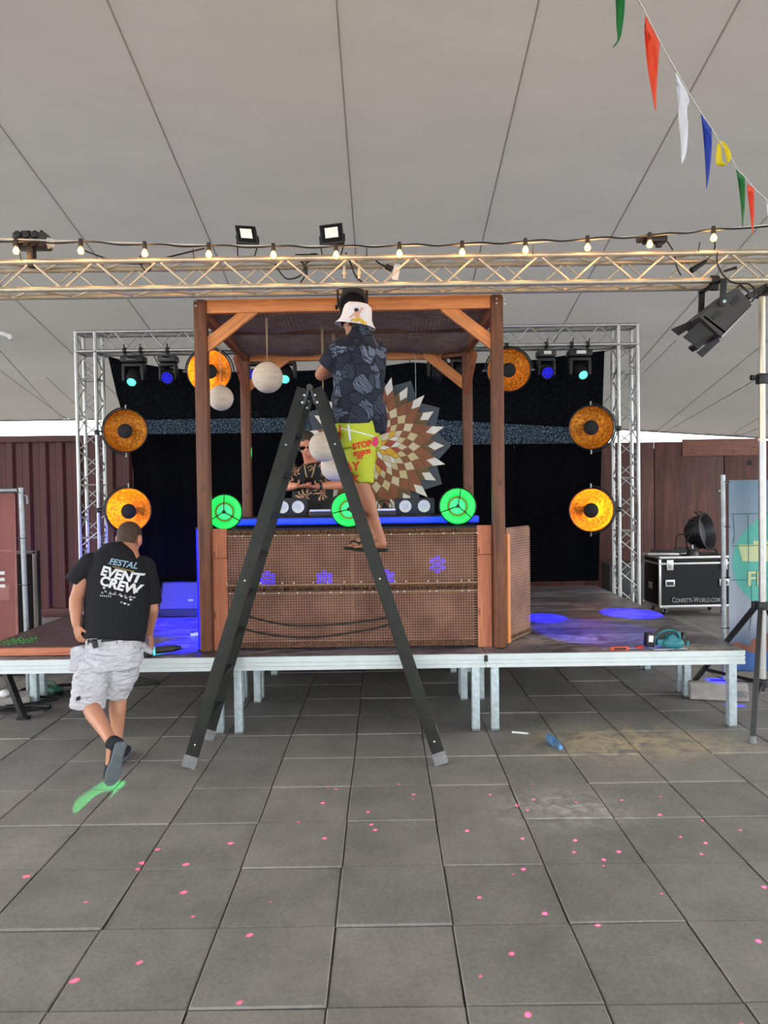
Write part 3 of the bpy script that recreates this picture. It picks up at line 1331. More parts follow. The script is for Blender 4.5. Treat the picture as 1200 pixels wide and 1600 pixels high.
# blinders, mixer -----------------------------------------------------
for i, (x0, x1, y0, y1) in enumerate(((428, 479, 778, 807), (617, 679, 778, 806))):
    Y = 6.58
    a, b = at(x0, y1, Y), at(x1, y0, Y)
    cx, cz = (a.x + b.x) / 2, (a.z + b.z) / 2
    t = thing('twin_blinder', ['black twin lamp blinder half hidden behind the slanting ladder rails', 'black twin lamp blinder in front of the wooden flower'][i], 'stage light', (cx, Y + .06, TZ), 'twin blinders on the table')
    w, h = b.x - a.x, b.z - TZ - .012
    cz = TZ + .012 + h / 2
    q = MB()
    q.box((cx, Y + .07, cz), (w, .12, h), None, .008)
    q.build('housing', M['black'], t)
    for s in (-1, 1):
        c = V((cx + s * w * .235, Y + .012, cz))
        q = MB()
        q.lathe([(.072, 0), (.072, .012), (.058, .014), (.056, .004)], frame(c, (0, -1, 0)), 28)
        q.build('ring', M['black_metal'], t)
        q = MB()
        q.lathe([(0, .002), (.02, .003), (.022, .009), (.026, .004), (.055, .010), (.057, .0)], frame(c, (0, -1, 0)), 28)
        o = q.build('lamp', M['cream_lens'], t)
        q = MB()
        q.lathe([(0, .012), (.012, .010), (.016, .004)], frame(c, (0, -1, 0)), 16)
        q.build('filament_cap', M['white'], o)
    q = MB()
    q.box((cx, Y + .06, TZ + .006), (w * .8, .08, .012), None, .003)
    q.build('foot', M['black_metal'], t)
mxr = thing('mixer', 'silver edged black dj mixer on the table', 'mixer', (at(545, 800, 6.62).x, 6.75, TZ))
a, b = at(484, 806, 6.56), at(618, 794, 6.56)
mz = TZ + .052
q = MB()
q.box(((a.x + b.x) / 2, 6.71, TZ + .027), (b.x - a.x, .28, .052), None, .004)
q.build('body', M['black'], mxr)
q = MB()
q.box(((a.x + b.x) / 2, 6.565, mz + .004), (b.x - a.x, .02, .022), None, .003)
q.build('silver_edge', M['alu'], mxr)
for i in range(9):
    x = a.x + .05 + i * (b.x - a.x - .1) / 8
    q = MB()
    q.cyl((x, 6.64 + .03 * (i % 2), mz), (x, 6.64 + .03 * (i % 2), mz + .022), .01, .008, 10)
    q.build('knob', M['red_print'] if i in (6, 7) else M['black_metal'], mxr)
t = thing('headphone_cable', 'thin cable arching over the mixer near the flower', 'cable', at(605, 795, 6.7))
q = MB()
q.tube(spline([at(590, 797, 6.66), at(591, 786, 6.66), at(600, 782, 6.66), at(611, 786, 6.66), at(612, 797, 6.66)], 6), .005, 6)
q.build('lead', M['cable'], t)
q = MB()
p = at(590, 797, 6.66)
q.cyl(p + V((0, 0, -.03)), p + V((0, 0, .012)), .009, .006, 8)
q.build('plug', M['black_metal'], t)

# green round lamps ----------------------------------------------------
M['green_glow'] = emis('green_diffuser', (12, 255, 84), 0.92)
M['green_core'] = emis('green_core', (40, 255, 120), 1.15)
M['green_line'] = mat('moulded_ring', (128, 150, 60), 0.5)


def green_lamp(px, py, r_px, Y, rot, label, standz):
    c = at(px, py, Y)
    r = r_px / F_PX * Y
    t = thing('round_green_lamp', label, 'lamp', (c.x, Y, c.z), 'round green lamps')
    fr = frame(c, (0, -1, 0.04))
    q = MB()
    q.lathe([(r * .56, .0), (r * .60, .012), (r * .78, .020), (r * .94, .016), (r * .985, .0), (r * .97, -.03), (0, -.05)], fr, 40)
    q.build('diffuser', M['green_glow'], t)
    q = MB()
    q.lathe([(0, .010), (r * .40, .006), (r * .44, -.004), (r * .3, -.02), (0, -.02)], fr, 32)
    q.build('core', M['green_core'], t)
    q = MB()
    q.lathe([(r * .43, .0), (r * .45, .014), (r * .55, .016), (r * .575, .0), (r * .5, -.02)], fr, 36)
    q.build('moulded_ring', M['green_line'], t)
    q = MB()
    q.tube([fr @ V((r * math.cos(a * PI / 20), r * math.sin(a * PI / 20), .004)) for a in range(40)], .006, 6, True)
    q.build('rim', M['black_metal'], t)
    for i in range(3):
        a = rot + i * 2 * PI / 3
        q = MB()
        q.tube([fr @ V((0, 0, .03)), fr @ V((r * .5 * math.cos(a), r * .5 * math.sin(a), .032)), fr @ V((r * math.cos(a), r * math.sin(a), .01))], .0055, 6)
        q.build('guard_arm', M['black_metal'], t)
    q = MB()
    q.cyl(fr @ V((0, 0, .022)), fr @ V((0, 0, .04)), .016, None, 14)
    q.build('hub', M['black_metal'], t)
    q = MB()
    zz = c.z - r * .9
    q.box((c.x, Y + .03, (zz + standz) / 2), (.06, .05, max(.02, zz - standz)), None, .004)
    q.build('foot', M['black_metal'], t)


fr_ = bz1 + .013
green_lamp(351, 800, 27.5, 6.02, PI / 2, 'round green lamp beside the brown front post', fr_)
green_lamp(545, 796, 27.5, 6.04, PI * 1.07, 'round green lamp behind the single ladder rail', fr_)
green_lamp(715, 791, 28.5, 6.10, PI * .44, 'round green lamp next to the twin blinder under the rear post', fr_)

# wooden flower --------------------------------------------------------
k = NT('flower_backing')
k.set(Base_Color=lin((72, 80, 88)) + [1], Roughness=0.7)
M['petal_back'] = k.m
tones = {'white': (226, 220, 208), 'cream': (214, 196, 160), 'sand': (206, 186, 138), 'brown': (138, 82, 50), 'dark': (104, 78, 46),
         'ochre': (218, 166, 36), 'rust': (166, 74, 50), 'line': (176, 146, 104)}
for n_, c_ in tones.items():
    M['fl_' + n_] = mat('stained_' + n_, c_, 0.65, 0, 0.07, 12)
FYY = 7.42
fc = at(586, 700, FYY)
fl = thing('wooden_flower', 'large wooden flower of brown, cream and yellow diamonds hanging behind the booth', 'wall art', (fc.x, FYY, fc.z))
S = FYY / F_PX
fm = Matrix(((1, 0, 0, fc.x), (0, 0, -1, FYY), (0, 1, 0, fc.z), (0, 0, 0, 1)))
# radii in the picture-plane of the board, half steps alternate
NP = 24
RR = [0, 24, 34, 43, 51, 60, 71, 85]
RR = [r * S for r in RR]


def pol(r, kk):
    a = 2 * PI * kk / NP + .02
    return V((r * math.cos(a), r * math.sin(a), 0))


def diamond(p4, tone, zt=.012, name='diamond'):
    c = sum(p4, V((0, 0, 0))) / 4
    pp = [c + (p - c) * (1 - .0035 / max(.02, (p - c).length)) for p in p4]
    q = MB()
    q.prism([(p.x, p.y) for p in pp], zt, fm)
    return q.build(name, M['fl_' + tone], fl)


# backing star with twelve dark points, then the gold-edged board
q = MB()
pts = []
for i in range(NP):
    pts.append(pol(119 * S if i % 2 == 0 else 98 * S, i + (0 if True else 0)))
q.prism([(p.x, p.y) for p in pts], .018, Matrix.Translation((0, .045, 0)) @ fm)
q.build('backing_star', M['petal_back'], fl)
q = MB()
pts = []
for i in range(NP):
    pts.append(pol((110 if i % 2 else 108) * S, i))
    pts.append(pol(85 * S + .002, i + .5))
q.prism([(p.x, p.y) for p in pts], .02, Matrix.Translation((0, .022, 0)) @ fm)
q.build('base_board', M['fl_line'], fl)
# inner twelve kites
half = NP // 2
for i in range(half):
    k0 = 2 * i
    diamond([V((0, 0, 0)) + pol(.004, k0), pol(RR[1] * .62, k0 - 1), pol(RR[1], k0), pol(RR[1] * .62, k0 + 1)], 'ochre' if i % 2 else 'white')
for i in range(half):
    k0 = 2 * i + 1
    diamond([pol(RR[1] * .62, k0), pol(RR[1], k0 - 1), pol(RR[2] * 1.02, k0), pol(RR[1], k0 + 1)], 'rust' if i % 3 == 0 else ('cream' if i % 3 == 1 else 'ochre'))
# transitional ring: split to 24
for i in range(half):
    k0 = 2 * i
    diamond([pol(RR[1], k0), pol(RR[2] * 1.02, k0 - 1), pol(RR[3] * .97, k0 - .5), pol(RR[3] * .80, k0)], 'white' if i % 2 else 'rust')
    diamond([pol(RR[1], k0), pol(RR[3] * .80, k0), pol(RR[3] * .97, k0 + .5), pol(RR[2] * 1.02, k0 + 1)], 'ochre' if i % 2 else 'white')
# rings of 24
def ringr(n_):
    return RR[3] * .97 if n_ == 3 else RR[n_]


for n_ in (4, 5, 6, 7):
    offs = 0 if n_ % 2 == 0 else .5
    for i in range(NP):
        kc = i + offs
        inner, mid_, outer = ringr(n_ - 2), ringr(n_ - 1), ringr(n_)
        if n_ == 4:
            inner = RR[3] * .80 if i % 2 == 0 else RR[2] * 1.02
            tn = 'sand' if i % 2 else 'cream'
        elif n_ == 5:
            tn = 'brown'
        elif n_ == 6:
            tn = ('cream', 'sand')[i % 2]
        else:
            tn = 'brown'
        diamond([pol(inner, kc), pol(mid_, kc - .5), pol(outer, kc), pol(mid_, kc + .5)], tn)
# outer points: a pale tip between two brown flanks
for i in range(NP):
    T = pol((113 if i % 2 else 108) * S, i)
    ax, c1 = pol(ringr(6), i), pol(82 * S, i)
    pL, pR = pol(ringr(7), i - .5), pol(ringr(7), i + .5)
    mL, mR = pL.lerp(T, .36), pR.lerp(T, .36)
    fk = 'dark' if i % 2 == 0 else 'brown'
    diamond([ax, pL, mL, c1], fk)
    diamond([ax, c1, mR, pR], fk)
    diamond([c1, mL, T, mR], 'white')
q = MB()
p = at(650, 640, FYY + .03)
q.tube([p, V((p.x, p.y, zrear - .04))], .003, 5)
q.build('hanging_wire', M['steel'], fl)
q = MB()
p = at(560, 615, FYY + .03)
q.tube([p, V((p.x, p.y, zrear - .04))], .003, 5)
q.build('hanging_wire', M['steel'], fl)

# paper lanterns -------------------------------------------------------
k = NT('rice_paper')
f = k.noise(k.coords((1, 1, 6)), 7, 4)
k.l(k.ramp(f, [(0.3, lin((204, 186, 166))), (0.7, lin((226, 210, 192)))]), k.b.inputs['Base Color'])
k.set(Roughness=0.8)
k.b.inputs['Subsurface Weight'].default_value = 0.1
M['paper'] = k.m


def lantern(px, py, rpx, Y, ztop, label, slant=0.0):
    c = at(px, py, Y)
    r = rpx / F_PX * Y
    t = thing('paper_lantern', label, 'lantern', c, 'round paper lanterns')
    q = MB()
    n = 40
    rot = Matrix.Rotation(slant, 4, 'Y')
    prof = []
    for i in range(n + 1):
        a = PI * i / n
        rr = math.sin(a) * r * (1 + .016 * (1 if i % 2 else -1))
        prof.append((max(rr, r * .10), -math.cos(a) * r))
    q.lathe(prof, Matrix.Translation(c) @ rot, 32)
    q.build('paper_shade', M['paper'], t, ang=80)
    q = MB()
    q.tube([c + rot.to_3x3() @ V((r * .11 * math.cos(j * PI / 8), r * .11 * math.sin(j * PI / 8), r)) for j in range(16)], .003, 5, True)
    q.build('wire_ring', M['steel'], t)
    q = MB()
    q.tube([c + V((-r * .1, 0, r * .98)), c + V((0, 0, r * 1.2)), c + V((r * .1, 0, r * .98))], .003, 5)
    for dx in (-.006, .006):
        q.tube([c + V((0, 0, r * 1.2)), V((c.x + dx, c.y, ztop))], .0028, 5)
    q.build('string', M['jute'], t)


lantern(345, 622, 19.5, 6.25, pzt - .16, 'small paper lantern beside the brown front post', .15)
lantern(418, 590, 24, 5.90, pzt - .13, 'larger paper lantern hanging from the front beam', -.12)
lantern(506, 698, 23.5, 6.35, pzt - .10, 'paper lantern hanging in front of the sunglasses', .1)
lantern(524, 729, 23, 6.62, pzt - .10, 'lower paper lantern half hidden behind the single ladder rail', -.1)

# ================================================================== STAGE LIGHTS ON THE REAR TRUSS
k = NT('gold_leaf')
v = k.coords()
f = k.noise(v, 34, 5, 0.75)
f2 = k.noise(v, 6, 4)
c = k.ramp(f, [(0.34, lin((96, 52, 8))), (0.5, lin((190, 118, 18))), (0.68, lin((240, 178, 56)))])
k.l(k.mix(k.ramp(f2, [(0.4, (0, 0, 0)), (0.7, (.5, .5, .5))]), c, lin((140, 82, 14))), k.b.inputs['Base Color'])
k.set(Roughness=0.42, Metallic=0.55)
k.bump(f, 0.7, 0.01)
M['gold'] = k.m
M['bowl_out'] = mat('dark_bowl_shell', (38, 33, 28), 0.5, 0.2)
M['warm_lamp'] = emis('warm_lamp', (255, 196, 110), 3.0)


def gold_bowl(px, py, rpx, Y, face, energy, label, clamp, off=(0, 0), roll=0.0):
    """gold lined dish with a dark cap in front of its bulb; clamp = point of the truss it is fixed to"""
    c = at(px, py, Y)
    r = rpx / F_PX * Y
    t = thing('gold_dish_lamp', label, 'stage light', c, 'gold dish lamps')
    fr = frame(c, face)
    q = MB()
    n = 12
    dep = r * .42
    inn = [(r * .985 * math.sin(PI / 2 * i / n) if i else 0, -dep * math.cos(PI / 2 * i / n) ** 1.0) for i in range(n + 1)]
    q.lathe(inn, fr, 40)
    q.build('gold_lining', M['gold'], t, ang=80)
    q = MB()
    out = [(0, -dep - .02)] + [(r * math.sin(PI / 2 * i / n), -dep * math.cos(PI / 2 * i / n) - .012 + .012 * i / n) for i in range(1, n + 1)] + [(r * .985, .002)]
    q.lathe(out, fr, 40)
    q.build('shell', M['bowl_out'], t, ang=80)
    q = MB()
    q.tube([fr @ V((r * math.cos(a * PI / 24), r * math.sin(a * PI / 24), 0)) for a in range(48)], .008, 6, True)
    q.build('rim', M['bowl_out'], t)
    q = MB()
    cap = r * .345
    ox, oy = off
    q.lathe([(0, .018), (cap * .5, .015), (cap * .9, .004), (cap, -.008), (cap * .96, -.018), (0, -.02)], fr @ Matrix.Translation((ox * r, oy * r, -.01)), 28)
    q.build('cap', M['rubber'], t)
    q = MB()
    q.cyl(fr @ V((0, 0, -dep)), fr @ V((ox * r, oy * r, -.03)), .012, None, 8)
    q.build('cap_stem', M['black_metal'], t)
    q = MB()
    q.sph(fr @ V((ox * r * .6, oy * r * .6, -dep * .52)), .028, None, 12, 8)
    q.build('bulb', M['warm_lamp'], t)
    # half ring yoke with pivots
    a0 = roll
    pts = [fr @ V((r * 1.1 * math.cos(a0 + PI * i / 20), r * 1.1 * math.sin(a0 + PI * i / 20), -.03)) for i in range(21)]
    q = MB()
    q.tube(pts, .009, 6)
    q.build('yoke', M['black_metal'], t)
    for p, s in ((pts[0], -1), (pts[-1], -1)):
        d = (c - p).normalized()
        q = MB()
        q.cyl(p - d * .03, p + d * .035, .01, None, 8)
        q.build('pivot_bolt', M['steel'], t)
    q = MB()
    q.tube([pts[10], pts[10].lerp(V(clamp), .5) + V((0, -.02, 0)), V(clamp)], .013, 8)
    q.cyl(V(clamp) + V((0, 0, -.03)), V(clamp) + V((0, 0, .03)), .034, None, 12)
    q.build('clamp_arm', M['black_metal'], t)
    point_light('dish_glow', t, fr @ V((ox * r * .6 - .045 * roll_sign(face), oy * r * .6, -dep * .30)), (255, 176, 66), energy, .03)
    return t


def roll_sign(face):
    return 1 if face[0] > 0 else -1


DY = 9.02
xL1 = gl + GS
xR0 = gr - GS
for (px, py, rp, face, en, lab, roll, off) in (
        (196, 673, 33.5, (.10, -1, .02), .30, 'dim gold dish lamp, upper one on the tower by the corrugated red wall', PI / 2, (-.04, -.01)),
        (201, 797, 34.5, (.10, -1, -.02), 9, 'bright gold dish lamp, lower one on the tower by the corrugated red wall', PI / 2, (-.02, -.06)),
        (924, 668, 34, (-.10, -1, .02), .35, 'dim gold dish lamp, upper one on the tower by the plywood wall', -PI / 2, (0, 0)),
        (924, 797, 34, (-.10, -1, -.02), 12, 'bright gold dish lamp, lower one on the tower by the plywood wall', -PI / 2, (0, -.02))):
    c = at(px, py, DY)
    cl = V((xL1, GY, c.z)) if px < 600 else V((xR0, GY, c.z))
    gold_bowl(px, py, rp, DY, face, en, lab, cl, off, roll)
for (px, py, rp, face, en, lab, off) in (
        (327, 580, 34, (.06, -1, -.02), 9, 'gold dish lamp hanging behind the small paper lantern', (0, 0)),
        (795, 578, 33.5, (-.06, -1, 0), .5, 'gold dish lamp hanging behind the post by the blue wash head', (0, 0))):
    c = at(px, py, 9.04)
    gold_bowl(px, py, rp, 9.04, face, en, lab, V((c.x, GY, gz - GS)), off, 0.0)

M['lens_green'] = emis('green_beam_lens', (70, 255, 190), 3.2)
M['lens_blue'] = emis('blue_wash_lens', (22, 20, 255), 2.2)
M['lens_off'] = mat('unlit_lens', (26, 24, 34), 0.15)


def moving_head(px, py, ptop, aim, kind, label, w=.26):
    """base box clamped under the truss, U yoke, tilting head with lens"""
    Y = GY + .02
    p = at(px, py, Y)
    zb = gz - GS - .065
    t = thing('moving_head', label, 'stage light', (p.x, Y, zb), 'moving heads under the rear truss')
    x = p.x
    for s in (-1, 1) if kind != 'blue' else (0,):
        q = MB()
        q.box((x + s * .10, GY, gz - GS - .05), (.035, .03, .06), None, .004)
        q.lathe([(.028, -.018), (.040, -.018), (.040, .018), (.028, .018), (.028, -.018)], frame((x + s * .10, GY, gz - GS), (1, 0, 0)), 14)
        q.cyl((x + s * .10, GY - .03, gz - GS - .01), (x + s * .10 + .01, GY - .06, gz - GS + .07), .008, None, 6)
        q.build('clamp', M['black_metal'], t)
    q = MB()
    q.box((x, Y, zb - .045), (w * 1.0, .2, .085), None, .025)
    q.build('base', M['grey_metal'] if kind == 'blue' else M['black_metal'], t)
    q = MB()
    q.box((x + .0, Y - .102, zb - .042), (w * .4, .006, .04), None, .002)
    q.build('display', M['white'] if 'plywood' in label and kind != 'off' else M['glass_dark'], t)
    zy = zb - .10
    q = MB()
    q.box((x, Y, zy - .018), (w * .9, .13, .04), None, .012)
    for s in (-1, 1):
        q.box((x + s * w * .40, Y, zy - .115), (w * .15, .12, .2), None, .016)
    q.build('yoke', M['black_metal'], t)
    hc = V((x, Y, zy - .15))
    aim = V(aim).normalized()
    fr = frame(hc, aim)
    R = w * .31
    q = MB()
    if kind == 'blue':
        q.lathe([(0, -.10), (R * .75, -.09), (R * 1.0, -.02), (R * 1.15, .07), (R * 1.15, .10), (R * 1.02, .10), (R * 1.0, .085), (0, .085)], fr, 24)
    else:
        q.lathe([(0, -.15), (R * .75, -.14), (R * .95, -.08), (R * .95, .03), (R * .8, .11), (R * .72, .16), (R * .62, .16), (R * .6, .15), (0, .15)], fr, 24)
    h = q.build('head', M['black'], t)
    lm = {'blue': 'lens_blue', 'green': 'lens_green', 'off': 'lens_off'}[kind]
    if kind == 'blue':
        for a in range(19):
            rr = 0 if a == 0 else (R * .42 if a < 7 else R * .82)
            an = a * PI / 3 if a < 7 else a * PI / 6
            q = MB()
            q.lathe([(0, .098), (R * .10, .095), (R * .14, .086)], fr @ Matrix.Translation((rr * math.cos(an), rr * math.sin(an), 0)), 10)
            q.build('lens', M[lm], h)
    else:
        q = MB()
        q.lathe([(0, .166), (R * .34, .162), (R * .58, .151)], fr, 20)
        q.build('lens', M[lm], h)
    return t, hc, aim


TB = (0, -1, -.62)
moving_head(209, 562, 0, (.05, -1, -.75), 'green', 'moving head with a green beam at the end by the corrugated red wall', .29)
mh1 = moving_head(263, 562, 0, (.0, -1, -.45), 'blue', 'blue wash moving head beside the green one near the red corrugated wall', .23)
moving_head(394, 574, 0, (.0, -1, -.35), 'blue', 'blue wash moving head half hidden behind the larger paper lantern', .23)
moving_head(446, 567, 0, (.05, -1, -.65), 'green', 'moving head with a green beam beside the larger paper lantern', .29)
moving_head(683, 562, 0, (-.1, -1, -.7), 'off', 'unlit moving head above the wooden flower', .27)
moving_head(718, 562, 0, (.3, -.8, -.9), 'off', 'unlit moving head tucked behind the rear pergola post', .25)
mh2 = moving_head(853, 562, 0, (.05, -1, -.5), 'blue', 'blue wash moving head next to the gold dish near the plywood wall side', .23)
moving_head(905, 562, 0, (.12, -1, -.62), 'green', 'moving head with a green beam at the end by the plywood wall', .29)

# spots for the pools on the stage floor, the white sheet and the paving
for nm, src, px, py, zz, e, ang in (('wash_beam', (263, 578), 272, 972, DZ, 8000, 10), ('wash_beam', (394, 585), 285, 1008, DZ, 5200, 7),
                                   ('wash_beam', (853, 580), 985, 958, DZ, 12000, 10.5), ('wash_beam', (853, 580), 850, 965, DZ, 9000, 7.5),
                                   ('wash_beam', (718, 590), 930, 985, DZ, 1100, 17), ('wash_beam', (905, 592), 1124, 1083, .14, 9000, 3.2)):  # fence foot spot added at a green head; wide pool leaves an unlit one
    p = at(src[0], src[1], GY - .12)
    spot_light(nm, None, p, onz(px, py, zz) if zz > .3 else V((2.98, 6.50, zz)), (3, 3, 255), e, ang, .35, .03)
spot_light('gobo_beam', None, at(209, 592, GY - .28), onz(238, 1017, DZ), (30, 200, 200), 1200, 3.2, .25, .02)
spot_light('gobo_beam', None, at(446, 600, GY - .28), onz(150, 1242, 0), (60, 255, 130), 3000, 3.4, .12, .01)

# ================================================================== FRONT TRUSS DRESSING
M['bulb_glass'] = emis('warm_bulb', (255, 206, 128), 2.6)
M['filament'] = emis('filament', (255, 220, 160), 14)
fest = thing('string_lights', 'black festoon cable of warm bulbs strung along the lighting truss', 'string lights', (0, FY - .05, FTOP))
bx = [(25, 391), (126, 391), (226, 395), (326, 397), (427, 398), (525, 398), (624, 396), (722, 394), (821, 390), (918, 386), (1015, 381), (1115, 371)]
FYb = FY - .055
cabpts = []
sock = []
for i, (x, y) in enumerate(bx):
    p = at(x, y - 13, FYb)
    sock.append(p)
    if i:
        pv = sock[i - 1]
        cabpts.append(pv.lerp(p, .3) + V((0, 0, .004)))
        cabpts.append(pv.lerp(p, .6) + V((0, 0, -.010)))
    cabpts.append(p)
cabpts = [at(-40, 377, FYb)] + cabpts + [at(1160, 357, FYb), at(1240, 350, FYb)]
q = MB()
q.tube(spline(cabpts, 4), .006, 6)
q.build('cable', M['cable'], fest)
q = MB()
rp = [at(-40, 372, FYb + .012), at(120, 377, FYb + .012), at(330, 383, FYb + .012), at(560, 384.5, FYb + .012), at(800, 380, FYb + .012), at(1000, 369, FYb + .012), at(1130, 358, FYb + .012), at(1240, 347, FYb + .012)]
q.tube(spline(rp, 6), .006, 6)
q.build('carrier_rope', M['rope'], fest)
for p in sock:
    q = MB()
    q.cyl(p + V((0, 0, .014)), p + V((0, 0, -.035)), .015, .017, 12)
    q.box(p + V((0, 0, .012)), (.022, .02, .02), None, .003)
    s = q.build('socket', M['black'], fest)
    q = MB()
    q.lathe([(.010, -.034), (.014, -.042), (.0225, -.062), (.022, -.074), (.014, -.086), (0, -.090)], Matrix.Translation(p), 16)
    b = q.build('bulb', M['bulb_glass'], s)
    q = MB()
    q.cyl(p + V((0, -.0205, -.052)), p + V((0, -.0205, -.074)), .006, None, 8)
    q.build('filament', M['filament'], s)
for i in range(0, 12):
    p = sock[i]
    point_light('festoon_glow', fest, p + V((0, -.05, -.065)), (255, 176, 92), 1.7, .03)
q = MB()
for x in (-2.6, -1.35, -.1, 1.1, 2.3):
    q2 = MB()
    q2.tube([(x, FY - .03, FTOP), (x, FY - .055, FTOP + .06)], .004, 5)
    q2.build('rope_tie', M['cable'], fest)

M['flood_panel'] = emis('flood_diffuser', (226, 224, 216), 0.35)


def flood(pts, label):
    """led flood light standing on the truss, seen from its front"""
    Y = FY + .05
    P = [at(x, y, Y) for x, y in pts]
    cx = sum(p.x for p in P) / 4
    cz = sum(p.z for p in P) / 4
    t = thing('flood_light', label, 'flood light', (cx, Y, FTOP), 'flood lights on the truss')
    ex = ((P[1] - P[0]) + (P[2] - P[3]))
    w = ex.length / 2
    ex.normalize()
    ez = ((P[0] - P[3]) + (P[1] - P[2]))
    h = ez.length / 2
    ez.normalize()
    ey = ez.cross(ex)
    R = Matrix((ex, ey, ez)).transposed()
    c = V((cx, Y, cz))
    q = MB()
    q.box(c, (w, .045, h), R, .006)
    q.build('housing', M['black_metal'], t)
    q = MB()
    for i in range(7):
        q.box(c + ey * .03 + ex * (w * (-.4 + .8 * i / 6)), (.004, .02, h * .7), R)
    q.build('cooling_fins', M['black_metal'], t)
    q = MB()
    q.box(c - ey * .022, (w * .88, .006, h * .86), R, .002)
    q.build('dark_bezel', M['glass_dark'], t)
    q = MB()
    q.box(c - ey * .0265 + ez * h * .06, (w * .56, .004, h * .5), R, .001)
    q.build('diffuser', M['flood_panel'], t)
    q = MB()
    b0 = V((cx, FY, FTOP + .018))
    q.tube([c - ex * w * .53, c - ex * w * .53 - ez * h * .3, b0 - V((w * .4, 0, 0)), b0 + V((w * .4, 0, 0)), c + ex * w * .53 - ez * h * .3, c + ex * w * .53], .006, 6)
    q.build('bracket', M['black_metal'], t)
    return t


flood([(368, 352), (399, 356), (405, 383), (372, 383)], 'black flood light above the truss on the side of the small paper lantern')
flood([(499, 354), (535, 349), (538, 381), (502, 385)], 'black flood light above the truss near the hanging par can')
t = thing('power_box', 'flat black power box lying on the truss between the flood lights', 'power box', at(480, 382, FY + .12))
q = MB()
p = at(480, 380, FY + .12)
q.box((p.x, FY + .10, FTOP + .036), (.17, .10, .03), None, .008)
q.box((p.x + .05, FY + .10, FTOP + .056), (.05, .05, .014), None, .005)
q.build('case', M['black'], t)
q = MB()
q.tube(spline([(p.x - .08, FY + .1, FTOP + .04), (p.x - .02, FY + .06, FTOP - .03), (p.x - .01, FY + .05, FTOP - .1), (p.x - .06, FY + .08, FTOP - .17)], 6), .006, 6)
q.build('lead', M['cable'], t)
q = MB()
q.box((p.x - .005, FY + .05, FTOP - .075), (.025, .02, .06), None, .004)
q.build('plug', M['black'], t)

# ribbed projector at the red wall end
t = thing('laser_projector', 'small ribbed dark projector clamped on top of the truss by the first bulb', 'stage light', at(52, 378, FY + .05))
c = at(51, 378, FY + .06)
q = MB()
q.box(c, (.235, .14, .10), None, .012)
q.build('body', M['grey_metal'], t)
for i in range(3):
    for j in range(2):
        q = MB()
        q.lathe([(0, .016), (.022, .014), (.03, .004), (.03, -.01)], frame(c + V((-.075 + .062 * i, -.07, .028 - .055 * j)), (0, -1, 0)), 14)
        q.build('ribbed_eye', M['black'], t)
for i in range(5):
    q = MB()
    q.box(c + V((-.09 + .045 * i, 0, .055)), (.02, .12, .018), None, .004)
    q.build('fin', M['black'], t)
q = MB()
q.lathe([(0, .03), (.03, .03), (.04, .0), (.04, -.02)], frame(c + V((.118, 0, -.01)), (1, 0, 0)), 16)
q.build('side_fan', M['white'], t)
q = MB()
q.box((c.x + .01, FY + .02, (c.z - .045 + FTOP - .035) / 2), (.045, .06, c.z - .045 - FTOP + .035), None, .005)
q.build('clamp', M['black_metal'], t)

t = thing('effect_light', 'small black effect light lying on the truss before the last bulb', 'stage light', at(1022, 376, FY + .06))
c = at(1023, 374, FY + .07)
q = MB()
q.box(c, (.16, .09, .055), None, .008)
q.build('body', M['black'], t)
q = MB()
q.cyl(c + V((-.08, 0, 0)), c + V((-.13, -.01, -.004)), .022, .026, 14)
q.build('nozzle', M['grey_metal'], t)
q = MB()
q.box(c + V((.03, 0, -.04)), (.04, .04, .035), None, .004)
q.build('clamp', M['black_metal'], t)
q = MB()
q.tube(spline([c + V((.08, 0, 0)), c + V((.13, -.02, -.10)), c + V((.15, -.02, -.2)), c + V((.2, .02, -.26))], 6), .0055, 6)
q.build('lead', M['cable'], t)
t = thing('cable_connector', 'black plug connector hanging inside the truss', 'connector', at(1092, 415, FY + .1))
a, b = at(1080, 423, FY + .1), at(1103, 408, FY + .1)
q = MB()
q.cyl(a, b, .022, .014, 12)
q.build('plug', M['black'], t)
q = MB()
q.tube(spline([b, at(1112, 396, FY + .09), at(1117, 386, FY + .06), at(1116, 372, FYb)], 5), .0055, 6)
q.build('lead', M['cable'], t)
t = thing('cable_connector', 'pale taped plug hanging from the truss behind the diagonal bars', 'connector', at(618, 425, FY + .12))
q = MB()
q.box(at(619, 425, FY + .12), (.05, .03, .13), Matrix.Rotation(.2, 3, 'Y'), .012)
q.build('taped_plug', M['white'], t)
q = MB()
q.cyl(at(603, 416, FY + .12), at(613, 421, FY + .12), .02, .02, 10)
q.tube(spline([at(580, 400, FY + .12), at(592, 411, FY + .12), at(604, 417, FY + .12)], 4), .006, 6)
q.build('lead', M['cable'], t)
for nm, pts, lab in (('loose_cable', [(130, 391), (160, 402), (190, 411), (230, 411), (262, 402), (320, 388)], 'slack black cable looping under the second and third bulbs'),
                     ('loose_cable', [(219, 400), (221, 415), (230, 424), (236, 418), (232, 408), (226, 404)], 'small coil of black cable hanging inside the truss'),
                     ('loose_cable', [(430, 412), (438, 426), (450, 436), (470, 430), (480, 410), (510, 402)], 'black cable loop hanging between the fifth and sixth bulbs')):
    q = MB()
    q.tube(spline([at(x, y, FY + .035) for x, y in pts], 6), .006, 6)
    tag(q.build(nm, M['cable'], None), lab, 'cable')

